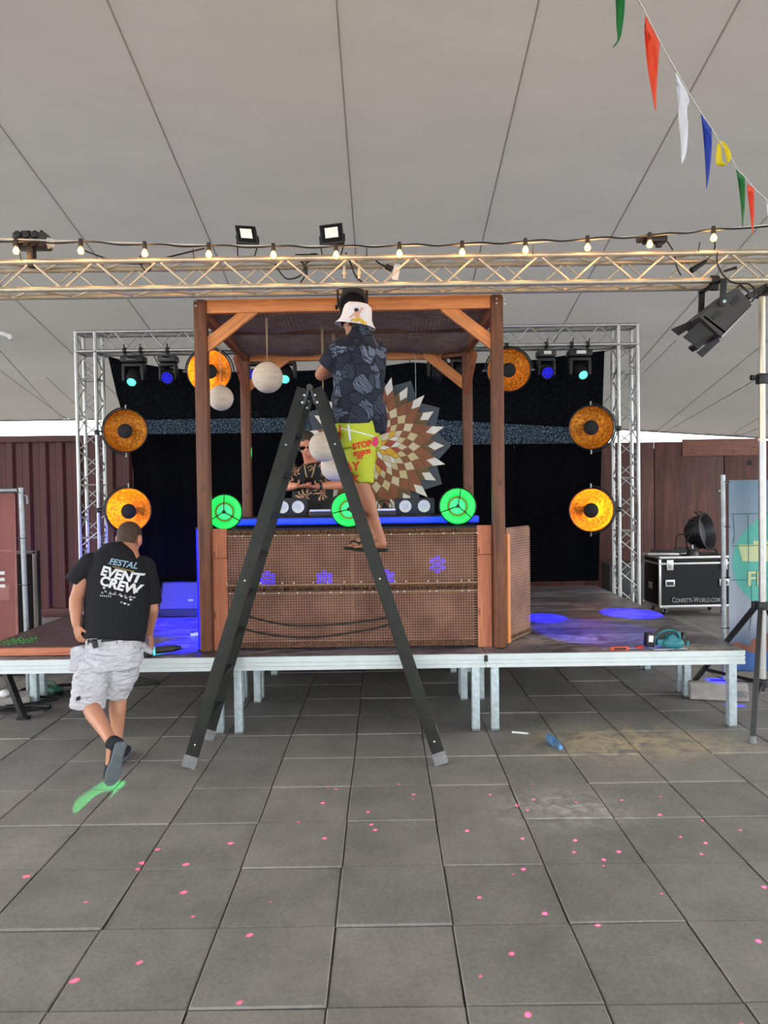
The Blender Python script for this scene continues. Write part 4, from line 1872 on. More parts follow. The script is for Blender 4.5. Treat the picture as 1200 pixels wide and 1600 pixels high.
# par can hanging by its yoke above the bucket hat ----------------------
pc = at(552, 470, FY + .13)
t = thing('par_can', 'black par can hanging from the truss above the bucket hat', 'stage light', (pc.x, FY + FS, FBOT))
fr = frame(pc, (.02, -1, -.55))
q = MB()
q.lathe([(0, -.17), (.05, -.165), (.085, -.12), (.098, -.04), (.10, .09), (.108, .10), (.108, .115), (.092, .115), (.09, .02), (0, .0)], fr, 28)
q.build('can', M['black_metal'], t)
q = MB()
for i in range(10):
    a = 2 * PI * i / 10
    q.box(fr @ V((.092 * math.cos(a), .092 * math.sin(a), -.06)), (.012, .012, .1), fr @ Matrix.Rotation(a, 4, 'Z'))
q.build('cooling_fins', M['black'], t)
yl, yr, yt = at(528, 480, FY + .13), at(574, 480, FY + .13), at(550, 450, FY + .13)
q = MB()
q.tube([yl, V((yl.x, yl.y, yt.z - .01)), V((yl.x + .02, yl.y, yt.z)), V((yr.x - .02, yr.y, yt.z)), V((yr.x, yr.y, yt.z - .01)), yr], .008, 6)
q.build('yoke', M['black_metal'], t)
q = MB()
q.box((pc.x - .005, FY + .17, FBOT - .0), (.04, .04, .12), None, .005)
q.lathe([(.022, -.02), (.034, -.02), (.034, .02), (.022, .02), (.022, -.02)], frame((pc.x - .005, FY + FS, FBOT), (1, 0, 0)), 14)
q.build('clamp', M['black_metal'], t)
for s, p in ((-1, yl), (1, yr)):
    q = MB()
    q.cyl(p, p + V((s * .02, 0, 0)), .014, .018, 10)
    q.build('knob', M['black'], t)
q = MB()
q.tube(spline([at(540, 395, FY + .1), at(548, 412, FY + .1), at(556, 432, FY + .12), at(570, 446, FY + .13), at(572, 470, FY + .14), fr @ V((0, 0, -.17))], 6), .0065, 6)
q.build('lead', M['cable'], t)
for i, px in enumerate((538, 561)):
    t2 = thing('pipe_hanger', ['short pale hanger pipe inside the truss above the par can', 'second short pale hanger pipe inside the truss beside the first'][i], 'bracket', at(px, 412, FY + .12))
    a, b = at(px, 398, FY + .12), at(px, 436, FY + .12)
    q = MB()
    q.cyl(a, b, .011, None, 8)
    q.build('pipe', M['alu_warm'], t2)
    q = MB()
    q.cyl(a.lerp(b, .7), a.lerp(b, .85), .018, None, 10)
    q.build('collar', M['alu_warm'], t2)

# panel light with barn doors -----------------------------------------
Y = FY + .02


def quadprism(pts, y0, th):
    """solid plate whose face outline is given at depth y0"""
    a = [at(x, y, y0) for x, y in pts]
    q = MB()
    q.rings([a, [p + V((0, th, 0)) for p in a]])
    return q


t = thing('panel_light', 'big dark panel light with open barn doors hanging from the truss end', 'stage light', at(1131, 440, Y))
q = quadprism([(1093, 495), (1100, 488), (1147, 451), (1152, 449), (1173, 472), (1174, 478), (1127, 525), (1122, 522)], FY - .10, .30)
q.build('housing', M['grey_metal'], t)
q = quadprism([(1127, 526), (1174, 478), (1176, 476), (1171, 482), (1129, 527)], FY - .11, .3)
q.build('front_lip', M['alu'], t)
q = quadprism([(1141, 473), (1152, 461), (1158, 468), (1146, 477)], FY - .105, .01)
q.build('vent_plate', M['black'], t)
q = quadprism([(1111, 495), (1122, 485), (1128, 491), (1116, 500)], FY - .105, .01)
q.build('vent_plate', M['black'], t)
q = MB()
hp = [at(x, y, FY - .08) for x, y in ((1152, 449), (1156, 445), (1170, 457), (1168, 466))]
q.tube(hp, .008, 6)
q.build('carry_handle', M['black_metal'], t)
for nm, pts, y0, th in (('barn_door', [(1093, 503), (1085, 499), (1049, 514), (1061, 524)], FY + .06, .012), ('barn_door', [(1093, 503), (1117, 522), (1084, 538), (1068, 526)], FY - .08, .012),
                        ('barn_door', [(1117, 522), (1091, 546), (1084, 540), (1086, 536)], FY - .02, .1), ('barn_door', [(1122, 525), (1125, 533), (1098, 558), (1089, 550)], FY + .08, .012)):
    quadprism(pts, y0, th).build(nm, M['black_metal'], t)
q = MB()
q.box(at(1107, 512, FY), (.20, .2, .022), frame((0, 0, 0), (.6, 0, .8)).to_3x3() if False else Matrix.Rotation(math.radians(38), 3, 'Y'), .004)
q.build('door_frame', M['black'], t)
q = MB()
a, b = at(1129, 436, FY - .13), at(1131, 478, FY - .13)
q.box((a + b) / 2, (.045, .012, (a - b).length), Matrix.Rotation(.05, 3, 'Y'), .004)
q.build('yoke', M['black_metal'], t)
q = MB()
q.box((a + b) / 2 + V((0, .36, 0)), (.045, .012, (a - b).length), Matrix.Rotation(.05, 3, 'Y'), .004)
q.build('yoke', M['black_metal'], t)
q = MB()
q.box(a + V((0, .18, .0)), (.045, .36, .012), None, .003)
q.build('yoke_bar', M['black_metal'], t)
q = MB()
q.box(V((a.x, FY, FBOT - .02)), (.05, .05, .10), None, .005)
q.lathe([(.022, -.025), (.036, -.025), (.036, .025), (.022, .025), (.022, -.025)], frame((a.x, FY, FBOT), (1, 0, 0)), 14)
q.cyl(at(1131, 424, FY - .03), at(1151, 418, FY - .05), .008, .012, 8)
q.build('clamp', M['black_metal'], t)
q = MB()
q.cyl(b + V((.0, -.01, .03)), b + V((0, .002, .03)), .012, None, 12)
q.build('pivot_bolt', M['galv'], t)
q = MB()
q.tube(spline([at(1121, 395, FY - .03), at(1120, 408, FY - .04), at(1125, 422, FY - .06), at(1136, 436, FY - .12), at(1150, 443, FY - .13), at(1170, 444, FY - .11), at(1180, 455, FY - .09), at(1177, 468, FY - .08), at(1174, 471, FY - .06)], 6), .006, 6)
q.build('lead', M['cable'], t)

# pennants --------------------------------------------------------------
cols = {'green': (30, 108, 52), 'red': (232, 74, 42), 'white': (224, 224, 230), 'blue': (36, 62, 160), 'yellow': (240, 212, 40)}
for n_, c_ in cols.items():
    M['pen_' + n_] = fabric('pennant_' + n_, c_, 0.6, 0.08)
bun = thing('bunting', 'string of coloured pennants slanting across the tent roof', 'bunting', at(1060, 110, 3.1))


def by(px):
    return 2.7 + (px - 950) / 250 * 1.5


rope_px = [(960, -60), (1000, 5), (1010, 24), (1033, 70), (1057, 112), (1076, 146), (1096, 178), (1113, 203), (1124, 222), (1141, 244), (1152, 265), (1163, 276), (1178, 294), (1192, 307), (1215, 330)]
q = MB()
q.tube(spline([at(x, y, by(x)) for x, y in rope_px], 4), .0042, 6)
q.build('tape', M['rope'], bun)


def pennant(left, right, colour, label, fold=.03):
    """left and right outlines from the tape down to the tip; the cloth curls out of its plane"""
    q = MB()
    n = 14
    m = 5
    L, R = spline([V((x, y, 0)) for x, y in left], 8), spline([V((x, y, 0)) for x, y in right], 8)

    def samp(S_, t_):
        f_ = t_ * (len(S_) - 1)
        i_ = min(int(f_), len(S_) - 2)
        return S_[i_].lerp(S_[i_ + 1], f_ - i_)
    rows_ = []
    xm = (left[0][0] + right[0][0]) / 2
    for i in range(n + 1):
        t_ = i / n
        a_, b_ = samp(L, t_), samp(R, t_)
        row = []
        for j in range(m + 1):
            p_ = a_.lerp(b_, j / m)
            row.append(at(p_.x, p_.y, by(xm if i > 2 else p_.x) + fold * math.sin(j / m * 4.5 + t_ * 2.5) * min(1, t_ * 3 + .1)))
        rows_.append(row)
    vs_ = [[q.bm.verts.new(p_) for p_ in r_] for r_ in rows_]
    for a_, b_ in zip(vs_, vs_[1:]):
        for j in range(m):
            q.bm.faces.new((a_[j], a_[j + 1], b_[j + 1], b_[j]))
    o = q.build('pennant', M['pen_' + colour], bun, label, ang=80)
    s_ = o.modifiers.new('cloth', 'SOLIDIFY')
    s_.thickness = .0012
    return o


pennant([(958, -40), (962, 5), (963, 40), (965, 62), (957, 74)], [(976, -35), (976, 10), (972, 45), (967, 64), (958, 74)], 'green', 'green pennant cut by the top of the picture', .012)
pennant([(1008, 25), (1007, 50), (1010, 90), (1016, 130), (1024, 172)], [(1031, 66), (1028, 100), (1026, 130), (1025, 155), (1025, 172)], 'red', 'red pennant beside the white one')
pennant([(1056, 113), (1055, 124), (1060, 160), (1060, 185), (1064, 220), (1065, 256)], [(1074, 146), (1077, 158), (1073, 172), (1075, 200), (1072, 240), (1065, 256)], 'white', 'white crumpled pennant')
pennant([(1095, 177), (1098, 205), (1101, 240), (1103, 270), (1104, 295)], [(1112, 202), (1112, 225), (1110, 255), (1107, 280), (1104, 295)], 'blue', 'blue pennant', .02)
pennant([(1150, 265), (1154, 290), (1158, 325), (1160, 357)], [(1164, 277), (1164, 300), (1163, 330), (1160, 357)], 'green', 'green pennant between the yellow and small red ones', .02)
pennant([(1167, 288), (1169, 310), (1173, 340), (1176, 366)], [(1178, 294), (1178, 315), (1178, 340), (1176, 366)], 'red', 'small red pennant near the truss', .015)
pennant([(1190, 305), (1197, 316), (1200, 340), (1206, 370)], [(1206, 322), (1214, 330), (1216, 345), (1207, 370)], 'white', 'white pennant cut by the picture edge', .02)
# yellow pennant wrapped round the tape in a loop
q = MB()
pts = [(1124, 222), (1123, 235), (1124, 252), (1130, 257), (1138, 254), (1140, 244), (1134, 228), (1128, 220)]
ps = [at(x, y, by(1130)) for x, y in pts]
sp = spline(ps, 4)
rows_ = []
for i, p in enumerate(sp):
    t_ = i / (len(sp) - 1)
    w = .009 + .012 * math.sin(t_ * PI * 2) ** 2
    rows_.append([q.bm.verts.new(p + V((w * .5, -.012 + .02 * t_, w * .4))), q.bm.verts.new(p + V((-w * .5, .012, -w * .4)))])
for a, b in zip(rows_, rows_[1:]):
    q.bm.faces.new((a[0], a[1], b[1], b[0]))
o = q.build('pennant', M['pen_yellow'], bun, 'yellow pennant looped around the tape', ang=80)
o.modifiers.new('cloth', 'SOLIDIFY').thickness = .0015

# ================================================================== LADDER
M['ladder'] = mat('charcoal_painted_ladder', (38, 39, 36), 0.55, 0.0, 0.25, 9, 0.05, .3)
M['ladder_in'] = mat('ladder_tread', (32, 33, 32), 0.6, 0.0, 0.2, 9, 0, .3)
hx = at(488, 640, 5.28).x
lt = at(489, 609, 5.2).z
lad = thing('step_ladder', 'tall charcoal double sided ladder standing open before the booth', 'ladder', (hx, 5.28, 0))
fl0, fl1 = onz(291, 1204, 0), onz(324, 1155, 0)
fr0 = onz(691, 1196, 0)
fr1 = V((fr0.x - .0, 5.56, 0))
yn, yf = 5.13, 5.45
legs = {}
for nm, foot, ytop, sx in (('ln', V((fl0.x, 4.985, 0)), yn, -.045), ('lf', V((fl1.x, 5.56, 0)), yf, -.045), ('rn', V((fr0.x, 4.985, 0)), yn + .0, .045), ('rf', V((fr0.x - .02, 5.56, 0)), yf, .045)):
    top = V((hx + sx, ytop, lt))
    legs[nm] = (foot, top)
    d = (top - foot).normalized()
    bt = foot + d * .055
    o = beam(bt, top, .034, .088, 'side_rail', M['ladder'], lad, up=V((1, 0, 0)) if True else None, bev=.004)
    q = MB()
    x = d
    y = V((1, 0, 0)).cross(x).normalized()
    z = x.cross(y)
    R = Matrix((x, y, z)).transposed()
    q.box(foot + d * .046, (.085, .042, .096), R, .006)
    q.build('rubber_foot', M['grey_rubber'], lad)
for a, b, n0 in (('ln', 'lf', 1), ('rn', 'rf', 1)):
    for i in range(1, 9):
        z = i * .285
        pts = []
        for kx in (a, b):
            f_, t_ = legs[kx]
            s = z / (t_.z)
            pts.append(f_.lerp(t_, s))
        p0, p1 = pts
        ins = (p1 - p0).normalized() * .015
        o = beam(p0 + ins, p1 - ins, .075, .028, 'rung', M['ladder_in'], lad, bev=.004)
# top hinge
for y in (yn, yf):
    q = MB()
    q.box((hx - .022, y - .022, lt - .05), (.018, .006, .13), Matrix.Rotation(.30, 3, 'Y'), .003)
    q.box((hx + .022, y - .022, lt - .05), (.018, .006, .13), Matrix.Rotation(-.30, 3, 'Y'), .003)
    q.cyl((hx, y - .034, lt + .005), (hx, y + .03, lt + .005), .022, None, 14)
    q.build('hinge', M['grey_metal'], lad)
    for s, dz in ((-1, .05), (-1, .10), (1, .05), (1, .10)):
        q = MB()
        q.cyl((hx + s * (.022 + dz * .3), y - .024, lt - dz), (hx + s * (.022 + dz * .3), y - .03, lt - dz), .008, None, 8)
        q.build('rivet', M['galv'], lad)
for kx in ('ln', 'rn'):
    f_, t_ = legs[kx]
    for z in (.16, 1.27, 2.2):
        p = f_.lerp(t_, z / t_.z)
        q = MB()
        q.cyl(p + V((0, -.015, 0)), p + V((0, -.020, 0)), .006, None, 8)
        q.build('rivet', M['white'], lad)
o = beam((hx, yn, lt - .055), (hx, yf, lt - .055), .05, .022, 'top_spreader', M['ladder_in'], lad)

# ================================================================== RIGHT HAND STAND
st = thing('truss_stand', 'tall wind up tripod stand holding the truss end beside the banner', 'stand', (2.93, 5.66, 0))
SX, SY = at(1191, 760, 5.62).x, 5.62
q = MB()
q.cyl((SX, SY, .30), (SX, SY, 1.28), .020, None, 14)
q.build('lower_tube', M['black_metal'], st)
q = MB()
q.cyl((SX, SY, at(1191, 1060, SY).z), (SX, SY, at(1190, 690, SY).z), .026, None, 16)
q.build('outer_tube', M['alu'], st)
q = MB()
q.cyl((SX, SY, at(1190, 700, SY).z), (SX, SY, FBOT - .03), .0225, None, 16)
q.build('inner_tube', M['alu_warm'], st)
zc = at(1190, 592, SY).z
q = MB()
q.box((SX, SY, zc), (.075, .07, .08), None, .012)
q.cyl((SX - .03, SY, zc + .01), (SX - .085, SY, zc + .01), .012, .022, 10)
q.build('clamp_collar', M['black'], st)
zk = at(1190, 946, SY).z
q = MB()
q.lathe([(.028, -.03), (.05, -.03), (.052, .03), (.028, .03), (.028, -.03)], Matrix.Translation((SX, SY, zk)), 18)
for a in (0, 2.1, 4.2):
    q.box((SX + .06 * math.cos(a), SY + .06 * math.sin(a), zk), (.04, .04, .05), Matrix.Rotation(a, 3, 'Z'), .005)
q.build('leg_collar', M['black'], st)
f1 = onz(1176, 1160, 0)
f2 = onz(1073, 1082, 0)
f3 = V((SX + .62, SY + .45, 0))
zl = .36
for f_ in (f1, f2, f3):
    d = (V((SX, SY, 0)) - V((f_.x, f_.y, 0))).normalized()
    top = V((SX, SY, zk)) - d * .06
    bt = V((f_.x, f_.y, .02))
    o = beam(top, bt, .034, .034, 'leg', M['black_metal'], st, bev=.004)
    mid = top.lerp(bt, .72)
    beam(V((SX, SY, zl)) - d * .02, mid, .02, .026, 'brace', M['black_metal'], st, bev=.003)
    q = MB()
    q.cyl((f_.x, f_.y, .0), (f_.x, f_.y, .05), .028, .022, 12)
    q.build('foot', M['grey_rubber'], st)
q = MB()
q.lathe([(.02, -.03), (.042, -.03), (.042, .03), (.02, .03), (.02, -.03)], Matrix.Translation((SX, SY, zl)), 16)
q.build('brace_collar', M['black'], st)
q = MB()
q.box((SX, SY - .06, FBOT - .045), (.06, .26, .04), None, .006)
q.box((SX - .09, SY - .1, FBOT - .055), (.16, .05, .045), Matrix.Rotation(-.5, 3, 'Y'), .006)
q.build('truss_adapter', M['grey_metal'], st)
q = MB()
p = at(1184, 458, SY - .12)
q.cyl(p + V((0, 0, .02)), p, .008, None, 8)
q.lathe([(0, -.008), (.022, -.006), (.022, .004), (0, .006)], Matrix.Translation(p), 12)
q.build('wing_knob', M['black'], st)

# ================================================================== BANNERS
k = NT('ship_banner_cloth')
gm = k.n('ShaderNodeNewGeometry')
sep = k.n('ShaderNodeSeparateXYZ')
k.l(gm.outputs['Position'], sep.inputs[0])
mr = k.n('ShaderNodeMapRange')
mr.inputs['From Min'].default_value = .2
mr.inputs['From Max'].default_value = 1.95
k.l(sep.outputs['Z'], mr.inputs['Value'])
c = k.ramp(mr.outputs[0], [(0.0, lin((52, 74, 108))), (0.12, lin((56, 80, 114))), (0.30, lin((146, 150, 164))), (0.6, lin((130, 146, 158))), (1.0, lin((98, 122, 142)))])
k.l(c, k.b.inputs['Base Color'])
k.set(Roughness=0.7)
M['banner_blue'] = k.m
M['ban_teal'] = mat('printed_teal', (80, 158, 146), 0.7, 0, 0.04)
M['ban_pale'] = mat('printed_pale_yellow', (180, 190, 146), 0.7, 0, 0.03)
M['ban_rock'] = mat('printed_brown_rock', (120, 72, 60), 0.7, 0, 0.1)
M['ban_sea'] = mat('printed_deep_sea', (52, 88, 150), 0.7, 0, 0.06)
M['ban_line'] = mat('printed_dark_green_line', (44, 92, 86), 0.7, 0, 0.03)
BYR = 6.55
ban = thing('banner_fence', 'blue printed banner with a pale ship tied to a fence pole', 'banner', (at(1131, 1090, BYR).x, BYR, 0))
a, b = at(1129, 742, BYR), at(1132, 1092, BYR)
q = MB()
q.cyl((b.x, BYR, .14), (a.x, BYR, a.z), .022, None, 14)
q.build('pole', M['steel'], ban)
bx0, bx1 = at(1139, 900, BYR).x, 3.95
bzt, bzb = at(1160, 750, BYR).z, .22
q = MB()
n = 24
rows_ = []
for i in range(n + 1):
    x = bx0 + (bx1 - bx0) * i / n
    rows_.append((x, BYR + .012 * math.sin(i * .9)))
for (xa_, ya_), (xb_, yb_) in zip(rows_, rows_[1:]):
    q.hexa([(xa_, ya_, bzb), (xb_, yb_, bzb), (xb_, yb_ + .003, bzb), (xa_, ya_ + .003, bzb), (xa_, ya_, bzt), (xb_, yb_, bzt), (xb_, yb_ + .003, bzt), (xa_, ya_ + .003, bzt)])
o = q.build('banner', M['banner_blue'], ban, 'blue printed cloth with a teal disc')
bv = bvh_of(o)


def on_banner(pts, m_, name, off, bvh_, Y, parent, lab=None):
    P = [at(x, y, Y) for x, y in pts]
    c_ = P[0]
    mm = Matrix(((1, 0, 0, c_.x), (0, 0, -1, Y - .4), (0, 1, 0, c_.z), (0, 0, 0, 1)))
    q = outline([(p_.x - c_.x, p_.z - c_.z) for p_ in P])
    lay_on(q, mm, bvh_, off, .06)
    return q.build(name, m_, parent, lab)


disc = [(1245 + 100 * math.cos(a_ * PI / 20), 880 - 88 * math.sin(a_ * PI / 20) * (1.0 if math.sin(a_ * PI / 20) > 0 else .95)) for a_ in range(40)]
on_banner(disc, M['ban_teal'], 'printed_disc', .002, bv, BYR, o)
on_banner([(1154, 851), (1176, 851), (1176, 845), (1230, 845), (1230, 877), (1160, 877)], M['ban_pale'], 'printed_ship', .004, bv, BYR, o)
on_banner([(1139, 1006), (1146, 1003), (1160, 1005), (1171, 1010), (1173, 1000), (1184, 993), (1230, 985), (1230, 1040), (1139, 1022)], M['ban_rock'], 'printed_rock', .002, bv, BYR, o)
on_banner([(1139, 1020), (1160, 1015), (1180, 1021), (1230, 1012), (1230, 1052), (1139, 1052)], M['ban_sea'], 'printed_sea', .004, bv, BYR, o)
for pts in ([(1137, 803), (1230, 800), (1230, 801), (1137, 804)], [(1137, 853), (1230, 850), (1230, 851), (1137, 854)], [(1137, 906), (1230, 904), (1230, 905), (1137, 907)],
            [(1167, 803), (1168, 803), (1169, 880), (1168, 880)], [(1146, 805), (1147, 805), (1149, 840), (1146, 850), (1145, 850), (1148, 838)], [(1172, 912), (1173, 912), (1174, 960), (1170, 985), (1169, 985), (1173, 955)]):
    on_banner(pts, M['ban_line'], 'printed_line', .005, bv, BYR, o)
fc_ = at(1177, 905, BYR)
for s_, m_, of_ in ((.003, 'ban_line', .006), (0, 'ban_pale', .008)):
    q = text_mb('FI', .18, 0, s_ + .004)
    lay_on(q, Matrix(((1, 0, 0, fc_.x), (0, 0, -1, BYR - .4), (0, 1, 0, fc_.z), (0, 0, 0, 1))), bv, of_, .05)
    q.build('lettering', M[m_], o)
for y in (753, 823, 902, 981, 1053):
    p = at(1131, y, BYR)
    q = MB()
    q.tube([V((p.x - .024, BYR - .004, p.z)), V((p.x, BYR - .025, p.z)), V((p.x + .05, BYR - .012, p.z - .002)), V((p.x + .05, BYR + .012, p.z)), V((p.x, BYR + .026, p.z))], .004, 5, True)
    q.build('cable_tie', M['cable'], ban)
q = MB()
p = at(1121, 767, BYR)
q.cyl(p, V((b.x, BYR, p.z)), .014, None, 10)
q.build('hook', M['steel'], ban)
q = MB()
q.cyl((b.x, BYR, bzt + .0), (bx1, BYR + .02, bzt + .0), .0, .0001, 3) if False else q.cyl((b.x, BYR + .03, bzt - .02), (bx1, BYR + .03, bzt - .02), .018, None, 10)
q.build('top_tube', M['steel'], ban)
q = MB()
q.cyl((b.x, BYR + .03, .23), (bx1, BYR + .03, .23), .018, None, 10)
q.build('bottom_tube', M['steel'], ban)
# ballast block under the pole
M['concrete'] = mat('worn_concrete', (150, 146, 140), 0.85, 0, 0.2, 9, 0.4, bscale=40)
bl = thing('ballast_block', 'worn concrete fence foot lying by the stage corner, washed blue', 'block', (b.x + .2, BYR - .1, 0))
q = MB()
A = [onz(1088, 1094, 0.0), onz(1140, 1106, 0), onz(1192, 1107, 0)]
x0, x1 = onz(1090, 1095, 0).x - .02, onz(1192, 1105, 0).x
L, W, H = x1 - x0, .26, .15
pr = [(-W / 2, 0), (W / 2, 0), (W / 2 - .01, H * .6), (W / 2 - .045, H), (-W / 2 + .045, H), (-W / 2 + .01, H * .6)]
R = Matrix.Rotation(-.22, 4, 'Z')
base_m = Matrix.Translation(((x0 + x1) / 2 - .01, BYR - .03, 0)) @ R @ Matrix(((0, 0, 1, -L / 2), (1, 0, 0, 0), (0, 1, 0, .002), (0, 0, 0, 1)))
q.prism(pr, L, base_m)
o = q.build('block_body', M['concrete'], bl, ang=25)
bev_ = o.modifiers.new('round', 'BEVEL')
bev_.width = .012
bev_.segments = 2
q = MB()
q.box(V(((x0 + x1) / 2 - .01, BYR - .03, H + .001)) + R.to_3x3() @ V((.12, 0, 0)), (.34, .05, .006), R.to_3x3(), .002)
q.build('slot', M['rubber'], bl)
q = MB()
q.box(V(((x0 + x1) / 2 - .01, BYR - .03, H * .45)) + R.to_3x3() @ V((L / 2 - .05, -W / 2 + .006, 0)), (.09, .008, .055), R.to_3x3(), .004)
q.build('grip_recess', M['grey_rubber'], bl)

# left banner
BYL = 6.75
k = NT('red_banner_cloth')
w = k.coords((1, 1, 1), 'World')
f = k.noise(w, 1.4, 3)
k.l(k.ramp(f, [(0.3, lin((118, 66, 62))), (0.7, lin((142, 84, 78)))]), k.b.inputs['Base Color'])
k.set(Roughness=0.75)
M['banner_red'] = k.m
M['ban_red2'] = mat('printed_paler_red', (150, 96, 90), 0.7, 0, 0.05)
fn = thing('banner_fence', 'faded red mesh banner tied to a grey pole by the red wall', 'banner', (-3.36, BYL, 0))
a, b = at(33, 762, BYL), at(43, 985, BYL)
px0 = (a.x + b.x) / 2
q = MB()
ext = b + (b - a) * 0.62
q.cyl((b.x, BYL, .02), (a.x, BYL, a.z), .024, None, 14)
q.build('pole', M['steel'], fn)
q = MB()
q.tube([at(28, 766, BYL), V((-5.2, BYL + .05, at(0, 767, BYL).z))], .019, 10)
q.build('top_tube', M['steel'], fn)
q = MB()
xs2 = [at(29, 850, BYL).x - .02 - i * .12 for i in range(14)]
zt_, zb_ = at(20, 771, BYL).z, .25
for i in range(13):
    y0_, y1_ = BYL + .01 * math.sin(i * 1.3), BYL + .01 * math.sin((i + 1) * 1.3)
    q.hexa([(xs2[i], y0_, zb_), (xs2[i + 1], y1_, zb_), (xs2[i + 1], y1_ + .003, zb_), (xs2[i], y0_ + .003, zb_), (xs2[i], y0_, zt_), (xs2[i + 1], y1_, zt_), (xs2[i + 1], y1_ + .003, zt_), (xs2[i], y0_ + .003, zt_)])
o = q.build('banner', M['banner_red'], fn, 'faded red banner cloth')
bv = bvh_of(o)
on_banner([(22, 772), (27, 772), (31, 1000), (25, 1000)], M['ban_red2'], 'printed_border', .002, bv, BYL, o)
on_banner([(-40, 859), (28, 859), (28, 862), (-40, 862)], M['ban_red2'], 'printed_band', .003, bv, BYL, o)
on_banner([(-40, 912), (14, 914), (14, 938), (-40, 938)], M['ban_red2'], 'printed_patch', .002, bv, BYL, o)
p = at(-1, 907, BYL)
q = text_mb('E', .20, 0, .006)
lay_on(q, Matrix(((1, 0, 0, p.x), (0, 0, -1, BYL - .4), (0, 1, 0, p.z), (0, 0, 0, 1))), bv, .005, .05)
q.build('lettering', M['white_print'], o)
for y in (770, 841, 914, 989):
    p = at(33 + (y - 762) * 10 / 223, y, BYL)
    q = MB()
    q.tube([V((p.x + .026, BYL - .003, p.z)), V((p.x, BYL - .027, p.z)), V((p.x - .06, BYL - .012, p.z + .008)), V((p.x - .06, BYL + .012, p.z + .008)), V((p.x, BYL + .027, p.z))], .004, 5, True)
    q.build('cable_tie', M['cable'], fn)
q = MB()
q.tube([at(35, 774, BYL), at(42, 775, BYL), at(43, 787, BYL)], .009, 8)
q.build('hook', M['steel'], fn)
# upright case lid beside the pole
t = thing('case_lid', 'black case lid with pale edges standing against the red wall', 'case', (-3.72, 7.7, 0))
x0, x1 = at(38, 920, 7.7).x, at(60, 920, 7.7).x
zt_ = at(55, 860, 7.7).z
q = MB()
q.box(((x0 + x1) / 2 - .15, 7.7, zt_ / 2 + .0), (x1 - x0 + .3, .12, zt_ - .004), None, .006)
q.build('panel', M['black'], t)
q = MB()
q.box((x1, 7.635, zt_ / 2), (.034, .03, zt_ - .004), None, .004)
q.build('edge', M['alu'], t)
q = MB()
q.box(((x0 + x1) / 2 - .15, 7.635, zt_ - .015), (x1 - x0 + .33, .03, .034), None, .004)
q.build('edge', M['alu'], t)

# ================================================================== FLIGHT CASE + LANTERN ON TOP
CY0 = 10.7
fca = at(1030, 950, CY0)
W, D, H = 1.12, .62, at(1030, 869, CY0).z - at(1030, 949, CY0).z
cr = Matrix.Rotation(.03, 4, 'Z')
case = thing('flight_case', 'black flight case on castors lettered in pale capitals by the plywood wall', 'case', (fca.x, CY0, 0), None, cr)
cm = Matrix.Translation((fca.x, CY0, fca.z)) @ cr
M['case_board'] = mat('black_laminate', (13, 13, 15), 0.5, 0, 0.1, 10, 0.05, .25)


def cb(c_, s_, name, m_, parent, bev=.0, lab=None):
    q = MB()
    q.box(cm @ V(c_), s_, cr, bev)
    return q.build(name, m_, parent, lab)


cb((W / 2, D / 2, H / 2), (W - .03, D - .03, H - .03), 'body', M['case_board'], case)
for x in (0.015, W - .015):
    for y in (0.015, D - .015):
        cb((x, y, H / 2), (.034, .034, H), 'corner_rail', M['alu'], case, .004)
lidz = H * .86
for z in (.018, lidz, H - .016):
    hh_ = .034 if z != lidz else .028
    for y in (.012, D - .012):
        cb((W / 2, y, z), (W - .02, .03, hh_), 'edge_rail', M['alu'], case, .003)
    for x in (.012, W - .012):
        cb((x, D / 2, z), (.03, D - .02, hh_), 'edge_rail', M['alu'], case, .003)
for x in (0, W):
    for y in (0, D):
        for z in (0, H):
            q = MB()
            q.sph(cm @ V((x + (.015 if x == 0 else -.015), y + (.015 if y == 0 else -.015), z + (.015 if z == 0 else -.015))), .034, None, 10, 8)
            q.build('ball_corner', M['alu'], case)
for x in (.16, W - .16):
    o = cb((x, -.004, lidz - .02), (.10, .012, .15), 'butterfly_latch', M['alu'], case, .004)
    cb((x, -.013, lidz - .03), (.05, .01, .05), 'latch_wing', M['steel'], o, .003)
    o = cb((x, -.004, H * .48), (.14, .012, .10), 'recessed_handle', M['alu'], case, .004)
    cb((x, -.012, H * .48), (.10, .008, .05), 'grip', M['black'], o, .003)
o = cb((-.004, D / 2, H * .4), (.012, .14, .10), 'recessed_handle', M['alu'], case, .004)
for x in (.12, W - .12):
    for y in (.10, D - .10):
        p = cm @ V((x, y, 0))
        q = MB()
        q.box((p.x, p.y, p.z - .012), (.10, .09, .012), None, .002)
        q.box((p.x - .025, p.y + .01, p.z - .045), (.006, .05, .07))
        q.box((p.x + .025, p.y + .01, p.z - .045), (.006, .05, .07))
        cs_ = q.build('castor_fork', M['steel'], case)
        q = MB()
        q.lathe([(0, -.018), (.04, -.018), (p.z - .078 if False else .05, -.01), (.05, .01), (.04, .018), (0, .018)], frame((p.x, p.y + .02, .052), (1, 0, 0)), 16)
        q.build('wheel', M['rubber'], cs_)
q = text_mb('CONFETTI-WORLD.COM', .088, .001, .001, 1.0)
